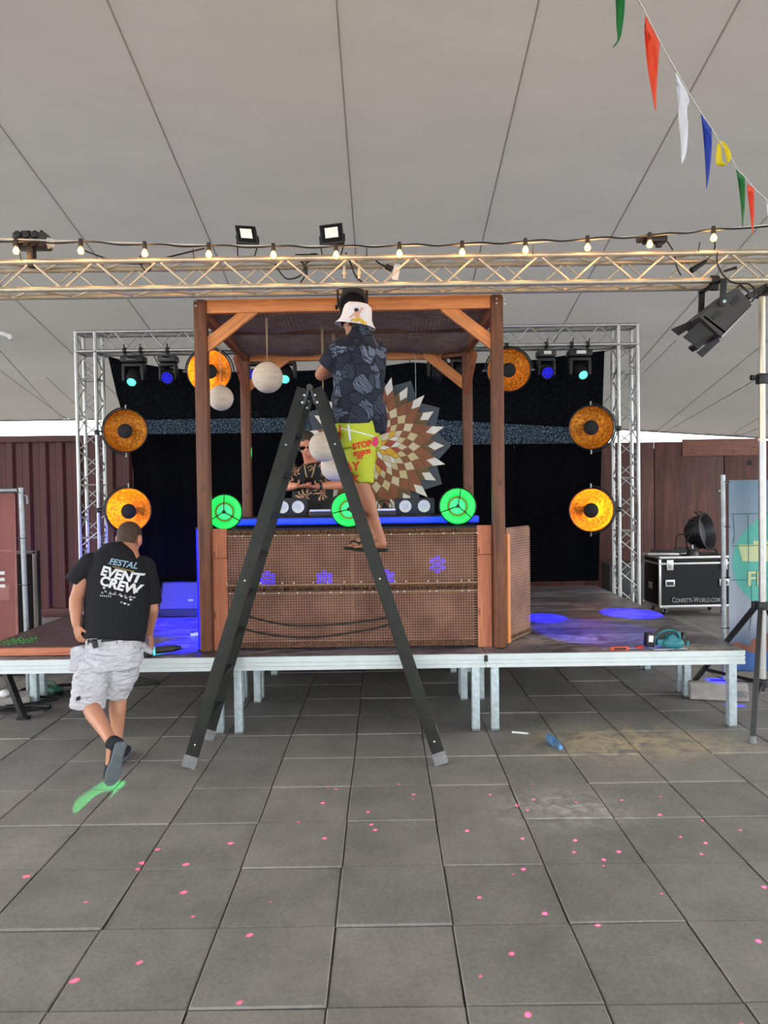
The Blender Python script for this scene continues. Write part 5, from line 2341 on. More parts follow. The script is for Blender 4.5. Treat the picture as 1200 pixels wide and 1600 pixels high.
# small capitals: first letters taller
bmesh.ops.delete(q.bm, geom=q.bm.verts[:], context='VERTS')
q1 = text_mb('C', .105, .001, .0015)
q2 = text_mb('ONFETTI-', .082, .001, .0015)
q3 = text_mb('W', .105, .001, .0015)
q4 = text_mb('ORLD.COM', .082, .001, .0015)
xcur = 0
tw = MB()
for qq, hh_ in ((q1, .105), (q2, .082), (q3, .105), (q4, .082)):
    xsv = [v.co.x for v in qq.bm.verts]
    ysv = [v.co.y for v in qq.bm.verts]
    mn, mxx, ymn = min(xsv), max(xsv), min(ysv)
    me_ = bpy.data.meshes.new('t')
    bmesh.ops.translate(qq.bm, verts=qq.bm.verts[:], vec=(xcur - mn, -ymn, 0))
    qq.bm.to_mesh(me_)
    tw.bm.from_mesh(me_)
    qq.bm.free()
    bpy.data.meshes.remove(me_)
    xcur += mxx - mn + .008
q.bm.free()
wd = xcur
tm_ = cm @ Matrix.Translation((.19, -.002, .075)) @ Matrix.Rotation(PI / 2, 4, 'X') @ Matrix.Diagonal((.715 / wd, 1, 1, 1))
bmesh.ops.transform(tw.bm, matrix=tm_, verts=tw.bm.verts[:])
M['case_letter'] = mat('pale_grey_lettering', (142, 143, 145), 0.6)
tw.build('lettering', M['case_letter'], case)
ctop = fca.z + H
sp_ = at(1094, 849, CY0 + .32)
lan = thing('stage_lantern', 'big black round stage lantern resting on the flight case', 'stage light', (sp_.x, CY0 + .32, ctop))
rr_ = .27
fr = frame((sp_.x, CY0 + .32, ctop + rr_ + .06), (.62, -.62, .16))
q = MB()
q.lathe([(0, -.20), (.13, -.19), (.20, -.12), (.25, .02), (.28, .09), (.29, .11), (.27, .12), (.26, .11), (.2, .0), (0, -.04)], fr, 32)
q.build('can', M['black'], lan)
q = MB()
for i in range(12):
    a = 2 * PI * i / 12
    q.box(fr @ V((.235 * math.cos(a), .235 * math.sin(a), -.02)), (.02, .012, .14), fr @ Matrix.Rotation(a, 4, 'Z'))
q.build('cooling_fins', M['black_metal'], lan)
q = MB()
c_ = fr @ V((0, 0, 0))
q.tube([fr @ V((-.31, 0, .0)), fr @ V((-.31, -.1, -.1)), c_ + V((-.22, -.1, -rr_ - .03)), c_ + V((.22, -.1, -rr_ - .03)), fr @ V((.31, -.1, -.1)), fr @ V((.31, 0, 0))], .012, 8)
q.build('yoke', M['black_metal'], lan)
q = MB()
y_ = CY0 + .22
q.tube([(sp_.x - .40, y_, ctop + .02), (sp_.x - .40, y_, ctop + .26), (sp_.x - .36, y_, ctop + .31), (sp_.x - .16, y_, ctop + .31), (sp_.x - .12, y_, ctop + .26), (sp_.x - .12, y_, ctop + .02)], .012, 8)
q.box((sp_.x - .26, y_, ctop + .075), (.32, .05, .08), None, .01)
q.build('carry_frame', M['black_metal'], lan)
q = MB()
q.tube([fr @ V((.1, .2, .1)), fr @ V((.1, .31, .02)), fr @ V((-.1, .31, .02)), fr @ V((-.1, .2, .1))], .010, 6)
q.build('handle', M['black_metal'], lan)
t = thing('bracket_dome', 'small grey dome bracket lying before the round lantern', 'bracket', at(1082, 876, CY0 + .1))
p = V((at(1082, 876, CY0 + .12).x, CY0 + .12, ctop))
q = MB()
q.lathe([(.085, .002), (.08, .05), (.05, .085), (.02, .1), (0, .1)], Matrix.Translation(p), 18)
q.build('dome', M['grey_metal'], t)
q = MB()
q.cyl(p + V((0, 0, .09)), p + V((0, 0, .16)), .014, None, 10)
q.build('stem', M['alu'], t)
for i, (x0, y0, x1, y1, m_, lab) in enumerate(((1012, 876, 1062, 884, 'alu', 'pale flat bar lying on the flight case edge'), (1017, 869, 1072, 878, 'black_metal', 'dark bar lying over the pale bar on the flight case'))):
    a, b = at(x0, y0, CY0 + .2), at(x1, y1, CY0 + .10)
    a.z = ctop + .026 + i * .045
    b.z = ctop + .026 + i * .045
    t = thing('metal_bar', lab, 'bar', a)
    beam(a, b, .05, .038, 'bar', M[m_], t)
    q = MB()
    d = (b - a).normalized()
    q.box(b, (.02, .056, .044), Matrix.Rotation(math.atan2(d.y, d.x), 3, 'Z'), .003)
    q.build('end_cap', M['black'], t)
# dark cable trunk behind the tower
t = thing('storage_trunk', 'black trunk half hidden behind the tower and flight case', 'case', at(985, 905, 10.6))
a, b = at(962, 930, 10.55), at(1003, 882, 10.55)
q = MB()
q.box(((a.x + b.x) / 2 - .02, 10.8, b.z / 2), (b.x - a.x + .1, .4, b.z - .004), None, .012)
q.build('body', M['black'], t)
q = MB()
q.box(((a.x + b.x) / 2 - .02, 10.8, b.z + .006), (b.x - a.x + .12, .42, .02), None, .005)
q.build('lid_edge', M['grey_metal'], t)

# ================================================================== THINGS ON THE STAGE
# wedge monitor
WY = 7.55
a, b = at(247, 965, WY), at(320, 907, WY + .28)
x0, x1 = a.x, a.x + .60
t = thing('wedge_monitor', 'grey fronted stage wedge monitor washed in blue light', 'monitor', ((x0 + x1) / 2, WY, DZ))
M['wedge_front'] = mat('grey_grille', (84, 84, 88), 0.55, 0, 0.05, 40, 0.2, bscale=300)
z0, z1 = DZ + .006, b.z
prof = [(0, 0), (.42, 0), (.42, .20), (.24, z1 - z0), (.16, z1 - z0), (0, .07)]
q = MB()
q.prism(prof, x1 - x0, Matrix(((0, 0, 1, x0), (1, 0, 0, WY), (0, 1, 0, z0), (0, 0, 0, 1))))
q.build('cabinet', M['black'], t, ang=20)
q = MB()
p0_, p1_ = V((0, WY + .004, z0 + .075)), V((0, WY + .155, z1 - .01))
nn = V((0, -(p1_.z - p0_.z), (p1_.y - p0_.y))).normalized() * .01
q.hexa([V((x0 + .02, p0_.y, p0_.z)) + nn, V((x1 - .02, p0_.y, p0_.z)) + nn, V((x1 - .02, p0_.y, p0_.z)), V((x0 + .02, p0_.y, p0_.z)),
        V((x0 + .02, p1_.y, p1_.z)) + nn, V((x1 - .02, p1_.y, p1_.z)) + nn, V((x1 - .02, p1_.y, p1_.z)), V((x0 + .02, p1_.y, p1_.z))])
q.build('grille', M['wedge_front'], t)
q = MB()
p_ = p0_.lerp(p1_, .3) + nn * 1.3
q.box((x0 + .33, p_.y, p_.z), (.05, .006, .035), Matrix.Rotation(math.atan2(.15, p1_.z - p0_.z), 3, 'X'), .001)
q.build('badge', M['white'], t)
# ramp board on the left
M['ramp_top'] = mat('purple_brown_mesh_board', (84, 58, 62), 0.6, 0, 0.25, 5, 0.3, bscale=120)
t = thing('ramp_board', 'low brown board with a wooden batten lying on the stage end', 'board', (-2.85, 6.4, DZ))
q = MB()
q.hexa([(-3.2, 5.80, DZ + .034), (-2.47, 5.80, DZ + .034), (-2.40, 7.40, DZ + .034), (-3.2, 7.40, DZ + .034), (-3.2, 5.80, DZ + .062), (-2.47, 5.80, DZ + .062), (-2.40, 7.40, DZ + .062), (-3.2, 7.40, DZ + .062)])
q.build('board', M['ramp_top'], t)
beam((-3.21, 5.775, DZ + .034), (-2.46, 5.775, DZ + .034), .045, .058, 'front_batten', M['board'], t)
beam((-3.21, 7.38, DZ + .019), (-2.42, 7.38, DZ + .019), .04, .030, 'rear_batten', M['board'], t)
M['green_glit'] = mat('green_specks', (60, 190, 80), 0.4)
q = MB()
rr = random.Random(5)
for i in range(260):
    x, y = rr.gauss(-3.05, .09), rr.gauss(6.05, .10)
    if -3.19 < x < -2.6 and 5.85 < y < 7.2:
        s = rr.uniform(.003, .006)
        q.box((x, y, DZ + .064), (s, s, .003))
g = stuff(q.build('green_glitter', M['green_glit']))
tag(g, 'green glitter specks scattered on the low brown board', 'glitter')
# white sheet and cables behind the ramp
t = thing('white_sheet', 'white folded sheet lying on the stage behind the ramp board', 'sheet', (-2.9, 7.7, DZ))
q = MB()
q.box((-2.95, 7.72, DZ + .02), (.5, .38, .03), Matrix.Rotation(.08, 3, 'Z'), .012)
q.build('lower_fold', M['shorts_white'], t)
q = MB()
q.box((-2.88, 7.74, DZ + .042), (.32, .3, .016), Matrix.Rotation(-.1, 3, 'Z'), .006)
q.build('upper_fold', M['shorts_white'], t)
rr = random.Random(11)
for i in range(4):
    pts = []
    cx_, cy_ = -3.0 + .13 * i, 8.25 + .1 * (i % 2)
    for j in range(26):
        a = j * .75
        pts.append((cx_ + (.15 + .03 * math.sin(j * 1.7 + i)) * math.cos(a), cy_ + (.10 + .02 * math.cos(j * 2.1)) * math.sin(a), DZ + .012 + .008 * (j / 3.0) + .01 * math.sin(j * 2.3) ** 2))
    q = MB()
    q.tube(spline(pts, 3), .009, 5)
    tag(q.build('cable_coil', M['cable'], None), ['outermost cable coil of the heap behind the white sheet', 'second cable coil of the heap behind the white sheet', 'third cable coil of the heap, by the tower foot', 'cable coil of the heap nearest the wedge monitor'][i], 'cable', 'cable heap behind the white sheet')
# drill near the crew man's hand
dp = onz(262, 1016, DZ + .03)
t = thing('cordless_drill', 'small dark cordless tool lying by the crew hand on stage', 'power tool', (dp.x, dp.y, DZ))
q = MB()
x, y, z = dp.x, dp.y, DZ + .035
q.cyl((x - .09, y - .02, z), (x + .05, y + .02, z + .006), .030, .028, 14)
q.build('motor_body', M['grey_metal'], t)
q = MB()
q.cyl((x + .05, y + .02, z + .006), (x + .10, y + .035, z + .007), .026, .013, 14)
q.build('chuck', M['black'], t)
q = MB()
q.cyl((x + .10, y + .035, z + .007), (x + .15, y + .05, z + .008), .005, .004, 8)
q.build('bit', M['alu'], t)
q = MB()
q.box((x - .12, y - .07, z - .008), (.05, .12, .042), Matrix.Rotation(.3, 3, 'Z'), .012)
q.build('grip', M['black'], t)
q = MB()
q.box((x - .16, y - .13, z - .004), (.09, .06, .056), Matrix.Rotation(.3, 3, 'Z'), .008)
q.build('battery', M['black'], t)
t2 = thing('teal_light', 'small pale clip lying on the blue floor by the white sheet', 'clip', onz(307, 990, DZ))
p = onz(306, 991, DZ + .015)
q = MB()
q.box(p, (.09, .05, .026), Matrix.Rotation(.3, 3, 'Z'), .006)
q.build('clip_body', M['white'], t2)
q = MB()
q.cyl(p + V((-.03, 0, .012)), p + V((-.03, 0, .022)), .016, None, 10)
q.build('button', M['black'], t2)
t2.name = 'clip'
# circular saw
M['saw_teal'] = mat('teal_tool_plastic', (44, 122, 132), 0.45, 0, 0.1, 14)
sp0 = onz(1036, 1013, DZ)
sx, sy = sp0.x, sp0.y
t = thing('circular_saw', 'teal cordless circular saw standing on the stage corner', 'power tool', (sx, sy, DZ))
q = MB()
q.box((sx + .03, sy, DZ + .006), (.27, .13, .006), Matrix.Rotation(.10, 3, 'Z'), .002)
q.build('base_plate', M['galv'], t)
bc = V((sx + .045, sy - .01, DZ + .085))
q = MB()
aa = [(.098 * math.cos(PI * i / 16) - .015, .094 * math.sin(PI * i / 16)) for i in range(17)]
q.prism(aa, .034, Matrix(((1, 0, 0, bc.x), (0, 0, 1, bc.y - .012), (0, 1, 0, bc.z - .008), (0, 0, 0, 1))))
q.build('blade_guard', M['grey_metal'], t)
q = MB()
q.lathe([(0, -.002), (.078, -.002), (.078, .002), (0, .002)], frame(bc + V((0, .036, -.01)), (0, 1, 0)), 28)
q.build('blade', M['alu'], t)
q = MB()
q.cyl(bc + V((0, .02, -.0)), bc + V((0, -.075, .0)), .042, .036, 16)
q.cyl(bc + V((0, -.075, 0)), bc + V((0, -.085, 0)), .030, .022, 14)
q.build('motor_body', M['saw_teal'], t)
q = MB()
hpts = [bc + V((.075, -.02, -.02)), bc + V((.06, -.02, .045)), bc + V((.0, -.02, .068)), bc + V((-.07, -.02, .055)), bc + V((-.12, -.02, .01)), bc + V((-.13, -.02, -.045))]
q.tube(spline(hpts, 5), .014, 10)
q.build('handle', M['saw_teal'], t)
q = MB()
q.tube(spline([p + V((0, -.004, .014)) for p in hpts[1:5]], 5), .013, 8)
q.build('grip_pad', M['grey_metal'], t)
q = MB()
q.box(bc + V((-.055, -.02, -.03)), (.11, .055, .055), None, .014)
q.sph(bc + V((.035, -.045, -.035)), (.06, .045, .045), None, 16, 10)
q.sph(bc + V((-.02, -.05, -.03)), (.05, .035, .04), None, 16, 10)
q.build('gear_case', M['saw_teal'], t)
q = MB()
q.box(bc + V((-.165, -.025, -.008)), (.065, .075, .105), Matrix.Rotation(.08, 3, 'Y'), .008)
o = q.build('battery', M['black'], t)
q = MB()
q.box(bc + V((-.165, -.0635, .005)), (.035, .002, .05), Matrix.Rotation(.08, 3, 'Y'), .0005)
q.build('battery_label', M['white'], o)
q = MB()
q.box(bc + V((.105, -.01, .01)), (.03, .05, .06), Matrix.Rotation(.4, 3, 'Y'), .006)
q.build('front_lever', M['grey_metal'], t)
q = MB()
q.cyl(bc + V((.13, -.03, -.02)), bc + V((.13, -.03, -.06)), .012, None, 10)
q.build('lock_knob', M['saw_teal'], t)
# hand saw
M['saw_orange'] = mat('orange_grip', (226, 84, 40), 0.5)
hs = onz(968, 1014, DZ + .02)
t = thing('hand_saw', 'hand saw with an orange grip lying before the circular saw', 'saw', (hs.x, hs.y, DZ))
q = MB()
q.box((hs.x, hs.y, DZ + .024), (.145, .028, .030), Matrix.Rotation(.05, 3, 'Z'), .009)
h_ = q.build('handle', M['saw_orange'], t)
q = MB()
q.box((hs.x, hs.y - .0155, DZ + .024), (.095, .003, .016), Matrix.Rotation(.05, 3, 'Z'), .001)
q.build('grip_inlay', M['black'], h_)
q = MB()
bx_, by_ = hs.x + .04, hs.y + .05
q.prism([(-.17, -.006), (-.02, -.022), (.13, -.024), (.13, .012), (-.17, .0)], .002, Matrix.Translation((bx_, by_, DZ + .012)) @ Matrix.Rotation(.12, 4, 'Z'))
q.build('blade', M['alu'], t)
q = MB()
q.box((bx_ + .135, by_ + .012, DZ + .018), (.05, .03, .02), Matrix.Rotation(.12, 3, 'Z'), .004)
q.build('blade_clamp', M['red_print'], t)
# pen-like stick and bottle on the floor
p = onz(812, 1145, .012)
t = thing('stick', 'short white stick lying on the paving', 'stick', p)
q = MB()
q.cyl(p + V((-.055, .02, 0)), p + V((.06, -.02, 0)), .0085, None, 8)
q.build('shaft', M['white'], t)
q = MB()
q.cyl(p + V((.06, -.02, 0)), p + V((.075, -.025, 0)), .0095, .007, 8)
q.build('tip', M['grey_rubber'], t)
k = NT('blue_pet')
k.set(Base_Color=lin((150, 196, 232)) + [1], Roughness=0.08)
k.b.inputs['Transmission Weight'].default_value = 0.75
k.b.inputs['IOR'].default_value = 1.2
M['pet'] = k.m
M['label_blue'] = mat('bottle_label', (90, 140, 190), 0.5, 0, 0.2, 30)
M['cap_blue'] = mat('bottle_cap', (96, 150, 214), 0.4)
b0, b1 = onz(857, 1151, .032), onz(876, 1168, .032)
d = (b1 - b0).normalized()
L = (b1 - b0).length
fr = frame(b0, d)
t = thing('water_bottle', 'small clear blue water bottle lying on the paving', 'bottle', (b0.x, b0.y, 0))
q = MB()
q.lathe([(0, .004), (.022, 0), (.030, .008), (.0305, L * .2), (.028, L * .24), (.0305, L * .3), (.0305, L * .68), (.024, L * .8), (.014, L * .88), (.0125, L * .93), (0, L * .93)], fr, 22)
q.build('body', M['pet'], t)
q = MB()
q.lathe([(.031, L * .30), (.0312, L * .62), (.0307, L * .62), (.0305, L * .30), (.031, L * .30)], fr, 22)
q.build('label', M['label_blue'], t)
q = MB()
q.lathe([(.0148, L * .92), (.0155, L * .93), (.0155, L * 1.02), (.012, L * 1.03), (0, L * 1.03)], fr, 18)
q.build('cap', M['cap_blue'], t)
# cables, green extension box and grey leg under the stage
t = thing('extension_box', 'green extension box lying under the stage among cables', 'socket box', onz(78, 1078, .05))
p = onz(78, 1078, .04)
M['green_box'] = mat('green_plastic', (30, 92, 74), 0.5)
q = MB()
q.box(p, (.24, .12, .07), Matrix.Rotation(-.5, 3, 'Z'), .014)
q.build('housing', M['green_box'], t)
q = MB()
q.tube([p + V((-.08, .03, .035)), p + V((-.06, .02, .075)), p + V((.05, -.02, .075)), p + V((.08, -.03, .035))], .010, 8)
q.build('handle', M['green_box'], t)
rr = random.Random(2)
for i, (px, py) in enumerate(((24, 1112), (40, 1100), (100, 1080), (60, 1085), (205, 1068))):
    c_ = onz(px, py, .012)
    pts = []
    for j in range(22):
        a = j * .62 + i
        r_ = .16 + .05 * math.sin(j * 1.3 + i)
        pts.append((c_.x + r_ * 1.5 * math.cos(a), c_.y + r_ * .7 * math.sin(a), .012 + .007 * (j / 4)))
    q = MB()
    q.tube(spline(pts, 3), .008 if i < 4 else .006, 5)
    tag(q.build('cable_coil', M['cable'], None), ['black cable loops lying around the grey stone weight', 'black cable loops lying before the leg pair under the stage', 'black cable loops lying on the inner side of the green box', 'black cable loops lying against the green box'][i] if i < 4 else 'small cable loop lying on the paving behind the crew man legs', 'cable', 'cables under the stage' if i < 4 else None)
a, b = onz(70, 1084, .012), onz(112, 1083, .012)
q = MB()
q.tube(spline([a, a.lerp(b, .5) + V((0, .06, 0)), b, b + V((.3, .25, 0))], 6), .008, 6)
tag(q.build('white_cable', M['white'], None), 'short white cable lying under the stage beside the green box', 'cable')
t = thing('stand_foot', 'grey stone weight with a pale knob under the stage end', 'weight', onz(22, 1092, .05))
p = onz(18, 1094, .05)
q = MB()
q.box(p, (.34, .24, .09), Matrix.Rotation(.3, 3, 'Z'), .02)
q.build('stone', M['concrete'], t)
q = MB()
q.sph(p + V((-.04, -.05, .075)), (.05, .04, .032), None, 12, 8)
q.build('knob', M['white'], t)
t = thing('black_prop', 'slanting black strut standing under the stage end', 'strut', onz(30, 1085, 0))
beam(V((at(2, 1052, 6.3).x, 6.3, .49)), V((at(36, 1092, 6.15).x, 6.15, .012)), .05, .05, 'strut', M['black_metal'], t)
q = MB()
pp = V((at(36, 1092, 6.15).x, 6.15, .012))
q.box(pp, (.09, .08, .02), None, .004)
q.build('foot', M['rubber'], t)

# laser dots thrown over the paving from the truss ------------------------
d = bpy.data.lights.new('laser_dots', 'SPOT')
d.energy = 20000
d.color = (1.0, 0.03, 0.15)
d.spot_size = math.radians(62)
d.spot_blend = 0.35
d.shadow_soft_size = 0.004
d.use_nodes = True
nt = d.node_tree
em = nt.nodes['Emission']
tc = nt.nodes.new('ShaderNodeTexCoord')
vo = nt.nodes.new('ShaderNodeTexVoronoi')
vo.inputs['Scale'].default_value = 36
vo.inputs['Randomness'].default_value = 1.0
nt.links.new(tc.outputs['Normal'], vo.inputs['Vector'])
cr_ = nt.nodes.new('ShaderNodeValToRGB')
cr_.color_ramp.elements[0].position = 0.05
cr_.color_ramp.elements[0].color = (1, 1, 1, 1)
cr_.color_ramp.elements[1].position = 0.095
cr_.color_ramp.elements[1].color = (0, 0, 0, 1)
nt.links.new(vo.outputs['Distance'], cr_.inputs['Fac'])
nt.links.new(cr_.outputs['Color'], em.inputs['Strength'])
lo = bpy.data.objects.new('laser_dots', d)
COL.objects.link(lo)
src = at(1022, 372, FY - .02) + V((0, -.1, .05))
qv = (V((0.3, 2.2, 0)) - src).to_track_quat('-Z', 'Y').to_matrix().to_4x4()
qv.translation = src
lo.matrix_basis = qv

# pale strap end hanging under the roof
y_ = 10.1
a, b = at(-12, 519, y_), at(17, 527, y_)
t = thing('roof_strap', 'pale strap end hanging under the tent roof at the picture edge', 'strap', a)
q = MB()
q.tube(spline([a + V((-.3, 0, .5)), a + V((-.15, 0, .12)), a, a.lerp(b, .6) + V((0, 0, .02)), b], 5), .03, 8)
q.build('webbing', M['white'], t)
q = MB()
q.box(b, (.05, .07, .07), None, .01)
q.build('end_tab', M['white'], t)

# ================================================================== PEOPLE
def head_prims(q, c, R, s=1.0, neck_to=None, neck_r=.056):
    """R columns: person's right, forward, up; c = middle of the head"""
    def P(x, y, z):
        return V(c) + R @ (V((x, y, z)) * s)

    def E(x, y, z, a, b, d, rot=None):
        mm = R if rot is None else R @ rot
        q.sph(P(x, y, z), (a * s, b * s, d * s), mm, 20, 14)
    E(0, -.012, .030, .074, .095, .086)
    E(0, .018, -.022, .062, .076, .088)
    E(0, .040, -.078, .044, .046, .034)
    E(0, .058, -.100, .022, .022, .016)
    E(0, .064, .018, .052, .030, .014)
    q.cap(P(0, .090, .004), .009 * s, P(0, .106, -.028), .0145 * s)
    E(-.012, .096, -.032, .010, .012, .009)
    E(.012, .096, -.032, .010, .012, .009)
    E(0, .084, -.058, .024, .012, .007)
    E(0, .082, -.070, .021, .012, .008)
    for sx in (-1, 1):
        E(sx * .040, .058, -.020, .022, .024, .022)
        E(sx * .084, -.006, -.012, .016, .026, .038, Matrix.Rotation(sx * .25, 3, 'Z'))
        E(sx * .093, -.016, -.002, .010, .016, .028)
    if neck_to is not None:
        q.cap(P(0, -.020, -.055), neck_r * s, V(neck_to), neck_r * 1.12 * s)


def finger(q, base, d, bend_axis, lens, rads, curl):
    p = V(base)
    d = V(d).normalized()
    for L, r, cu in zip(lens, rads, curl):
        d = (Matrix.Rotation(cu, 3, bend_axis) @ d).normalized()
        e = p + d * L
        q.cap(p, r, e, r * .9)
        p = e
    return p


def hand_prims(q, wrist, d, palm_n, thumb_side, curl=(.35, .5, .45), s=1.0, fan=.10, thumb_curl=.35):
    """d: wrist to knuckles, palm_n: direction the palm faces, thumb_side: where the thumb leaves"""
    w = V(wrist)
    d = V(d).normalized()
    n = (V(palm_n) - d * V(palm_n).dot(d)).normalized()
    t = V(thumb_side)
    t = (t - d * t.dot(d) - n * t.dot(n)).normalized()
    R = Matrix((t, d, n)).transposed()
    q.sph(w + d * .050 * s, (.040 * s, .054 * s, .0165 * s), R, 16, 10)
    q.cap(w - d * .01 * s, .025 * s, w + d * .03 * s, .024 * s)
    axis = d.cross(n)
    for off, L, k_ in ((.029, 1.0, 1), (.010, 1.1, .4), (-.010, 1.03, -.4), (-.028, .82, -1)):
        b = w + d * .088 * s + t * off * s
        dd = (d + t * fan * k_).normalized()
        finger(q, b, dd, axis, [.040 * L * s, .026 * L * s, .020 * L * s], [.0092 * s, .0086 * s, .0078 * s], curl)
    tb = w + d * .030 * s + t * .030 * s + n * .004 * s
    td = (d * .75 + t * .62 + n * .25).normalized()
    finger(q, tb, td, axis, [.038 * s, .030 * s, .024 * s], [.0125 * s, .0108 * s, .0092 * s], (0, thumb_curl, thumb_curl))


def basis(fwd, up=V((0, 0, 1))):
    f = V(fwd).normalized()
    r = f.cross(V(up)).normalized()
    u = r.cross(f)
    return Matrix((r, f, u)).transposed()


def cut_below(o, fn):
    """drop faces for which fn(world centre) is true"""
    bm = bmesh.new()
    bm.from_mesh(o.data)
    w = wm(o)
    dead = [f for f in bm.faces if fn(w @ f.calc_center_median())]
    bmesh.ops.delete(bm, geom=dead, context='FACES')
    bm.to_mesh(o.data)
    bm.free()


def hair_cap(c, R, s, hairline, name, parent, mt, grow=.006, seed=0):
    """short hair: a rough shell over the skull, open at the face and neck; hairline(local point) is True where hair grows"""
    q = MB()
    q.sph(V(c) + R @ V((0, -.012, .030)) * s, ((.074 + grow) * s, (.095 + grow) * s, (.086 + grow) * s), R, 48, 34)
    q.sph(V(c) + R @ V((0, -.025, -.02)) * s, ((.066 + grow) * s, (.078 + grow) * s, (.080 + grow) * s), R, 48, 34)
    o = blob(q, name, mt, parent, .005, 3)
    Ri = R.inverted()
    cut_below(o, lambda p: not hairline((Ri @ (p - V(c))) / s))
    for v in o.data.vertices:
        n_ = noise.noise(v.co * 190 + V((seed, 0, 0)))
        v.co += v.normal * .0022 * n_
    return o


# ------------------------------------------------------------------ crew man walking
cm_ = thing('person', 'person in black lettered shirt and white work shorts stepping toward the stage', 'person', onz(182, 1188, 0))
rgt = V((1, .10, 0)).normalized()
q = MB()
hc1 = at(203, 841.5, 5.28)
Rh = basis((.20, .90, -.24))
head_prims(q, hc1, Rh, 1.0, at(202, 866, 5.22), .060)
q.loft([(at(203, 858, 5.24), .07, .07), (at(193, 872, 5.20), .16, .09), (at(187, 892, 5.17), .195, .11), (at(187, 930, 5.12), .185, .115), (at(184, 970, 5.07), .165, .11), (at(180, 1005, 5.03), .165, .12), (at(178, 1035, 5.01), .17, .13)], rgt)
# arms
shL, elL, wrL = at(138, 886, 5.14), at(119, 937, 5.02), at(119, 975, 4.93)
q.cap(shL, .066, shL.lerp(elL, .55), .054)
q.cap(shL.lerp(elL, .5), .055, elL, .045)
q.cap(elL, .047, elL.lerp(wrL, .35), .046)
q.cap(elL.lerp(wrL, .35), .046, wrL, .029)
hand_prims(q, wrL, (at(123, 996, 4.92) - wrL), (.55, .8, 0), (.5, -.75, .1), (.55, .75, .6), .98)
shR, elR, wrR = at(228, 888, 5.20), at(238, 951, 5.18), at(233, 988, 5.32)
q.cap(shR, .064, shR.lerp(elR, .55), .052)
q.cap(shR.lerp(elR, .5), .053, elR, .043)
q.cap(elR, .045, elR.lerp(wrR, .35), .043)
q.cap(elR.lerp(wrR, .35), .043, wrR, .028)
hand_prims(q, wrR, (at(240, 1010, 5.38) - wrR), (-.6, -.1, -.5), (-.5, -.6, .2), (.25, .4, .3), .98)
# legs
hipL, knL, anL = at(155, 1030, 5.0), at(139, 1098, 4.98), at(175, 1160, 4.64)
hipR, knR, anR = at(197, 1030, 5.05), at(185, 1088, 5.14), at(183, 1160, 5.10)
for h_, k_, a_ in ((hipL, knL, anL), (hipR, knR, anR)):
    q.cap(h_, .095, k_, .062)
    q.cap(k_, .060, k_.lerp(a_, .3) + V((0, -.012, 0)), .058)
    q.cap(k_.lerp(a_, .3) + V((0, -.012, 0)), .058, k_.lerp(a_, .65), .045)
    q.cap(k_.lerp(a_, .65), .045, a_, .035)
# feet inside the shoes
toeL = onz(172, 1226, .03)
heelL = at(188, 1166, 4.60)
q.cap(anL, .034, anL.lerp(toeL, .55), .034)
q.cap(anR, .034, V((anR.x, anR.y + .12, .05)), .034)
body1 = blob(q, 'body', M['skin_light'], cm_, .0058, 5)


def hl1(p):
    # local: y forward, z up
    return p.z > .035 - (.055 if p.y < .01 else 0) - (.022 if p.y < -.04 else 0) and p.y < .075 and not (abs(p.x) > .066 and p.z < .02 and p.y > -.03)


hair_cap(hc1, Rh, 1.0, hl1, 'hair', cm_, M['hair'], .006, 1)
# shirt
q = MB()
q.loft([(at(177, 1001, 5.02), .205, .165), (at(179, 985, 5.04), .213, .165), (at(183, 955, 5.07), .214, .16), (at(186, 920, 5.12), .212, .155), (at(186, 896, 5.16), .215, .15), (at(187, 879, 5.19), .196, .135), (at(192, 868, 5.21), .145, .115), (at(199, 862, 5.235), .085, .085)], rgt, 28, 2.3)
slL = at(121, 910, 5.10)
q.cap(shL + V((.02, 0, .008)), .088, shL.lerp(slL, .6), .083)
q.cyl(shL.lerp(slL, .3), slL + V((-.012, 0, -.012)), .084, .088, 20)
slR = at(236, 944, 5.18)
q.cap(shR + V((-.02, 0, .008)), .083, shR.lerp(slR, .5), .076)
q.cyl(shR.lerp(slR, .3), slR, .076, .073, 20)
shirt1 = blob(q, 'shirt', M['tee'], cm_, .007, 5, 'black short sleeved shirt with back lettering', .010, 6.5, (1, 1, .55))
bv1 = bvh_of(shirt1)


def print_on(text, px, py, Y, size, ang, m_, bvh_, parent, bold=.0, fwd=(0, 1, 0), sx=1.0, off=.004, spacing=1.0, shear=0.0, back=.5):
    c_ = at(px, py, Y)
    f_ = V(fwd).normalized()
    r_ = f_.cross(V((0, 0, 1))).normalized()
    u_ = r_.cross(f_)
    mm = Matrix((r_, u_, -f_)).transposed().to_4x4()
    mm.translation = c_ - f_ * back
    q = text_mb(text, size, 0, bold, spacing)
    lay_on(q, mm @ Matrix.Rotation(ang, 4, 'Z') @ Matrix.Diagonal((sx, 1, 1, 1)), bvh_, off, .02)
    return q.build('lettering', m_, parent, None, ang=80)


tl = -.225
print_on('FESTAL', 201, 879, 5.15, .052, tl, M['blue_print'], bv1, shirt1, .0012, sx=1.12)
print_on('DE STANDHOEK' if False else 'EVENT', 199, 895.5, 5.14, .082, tl - .02, M['white_print'], bv1, shirt1, .0035, sx=1.10)
print_on('CREW', 198, 911, 5.12, .082, tl - .06, M['white_print'], bv1, shirt1, .0035, sx=1.15)


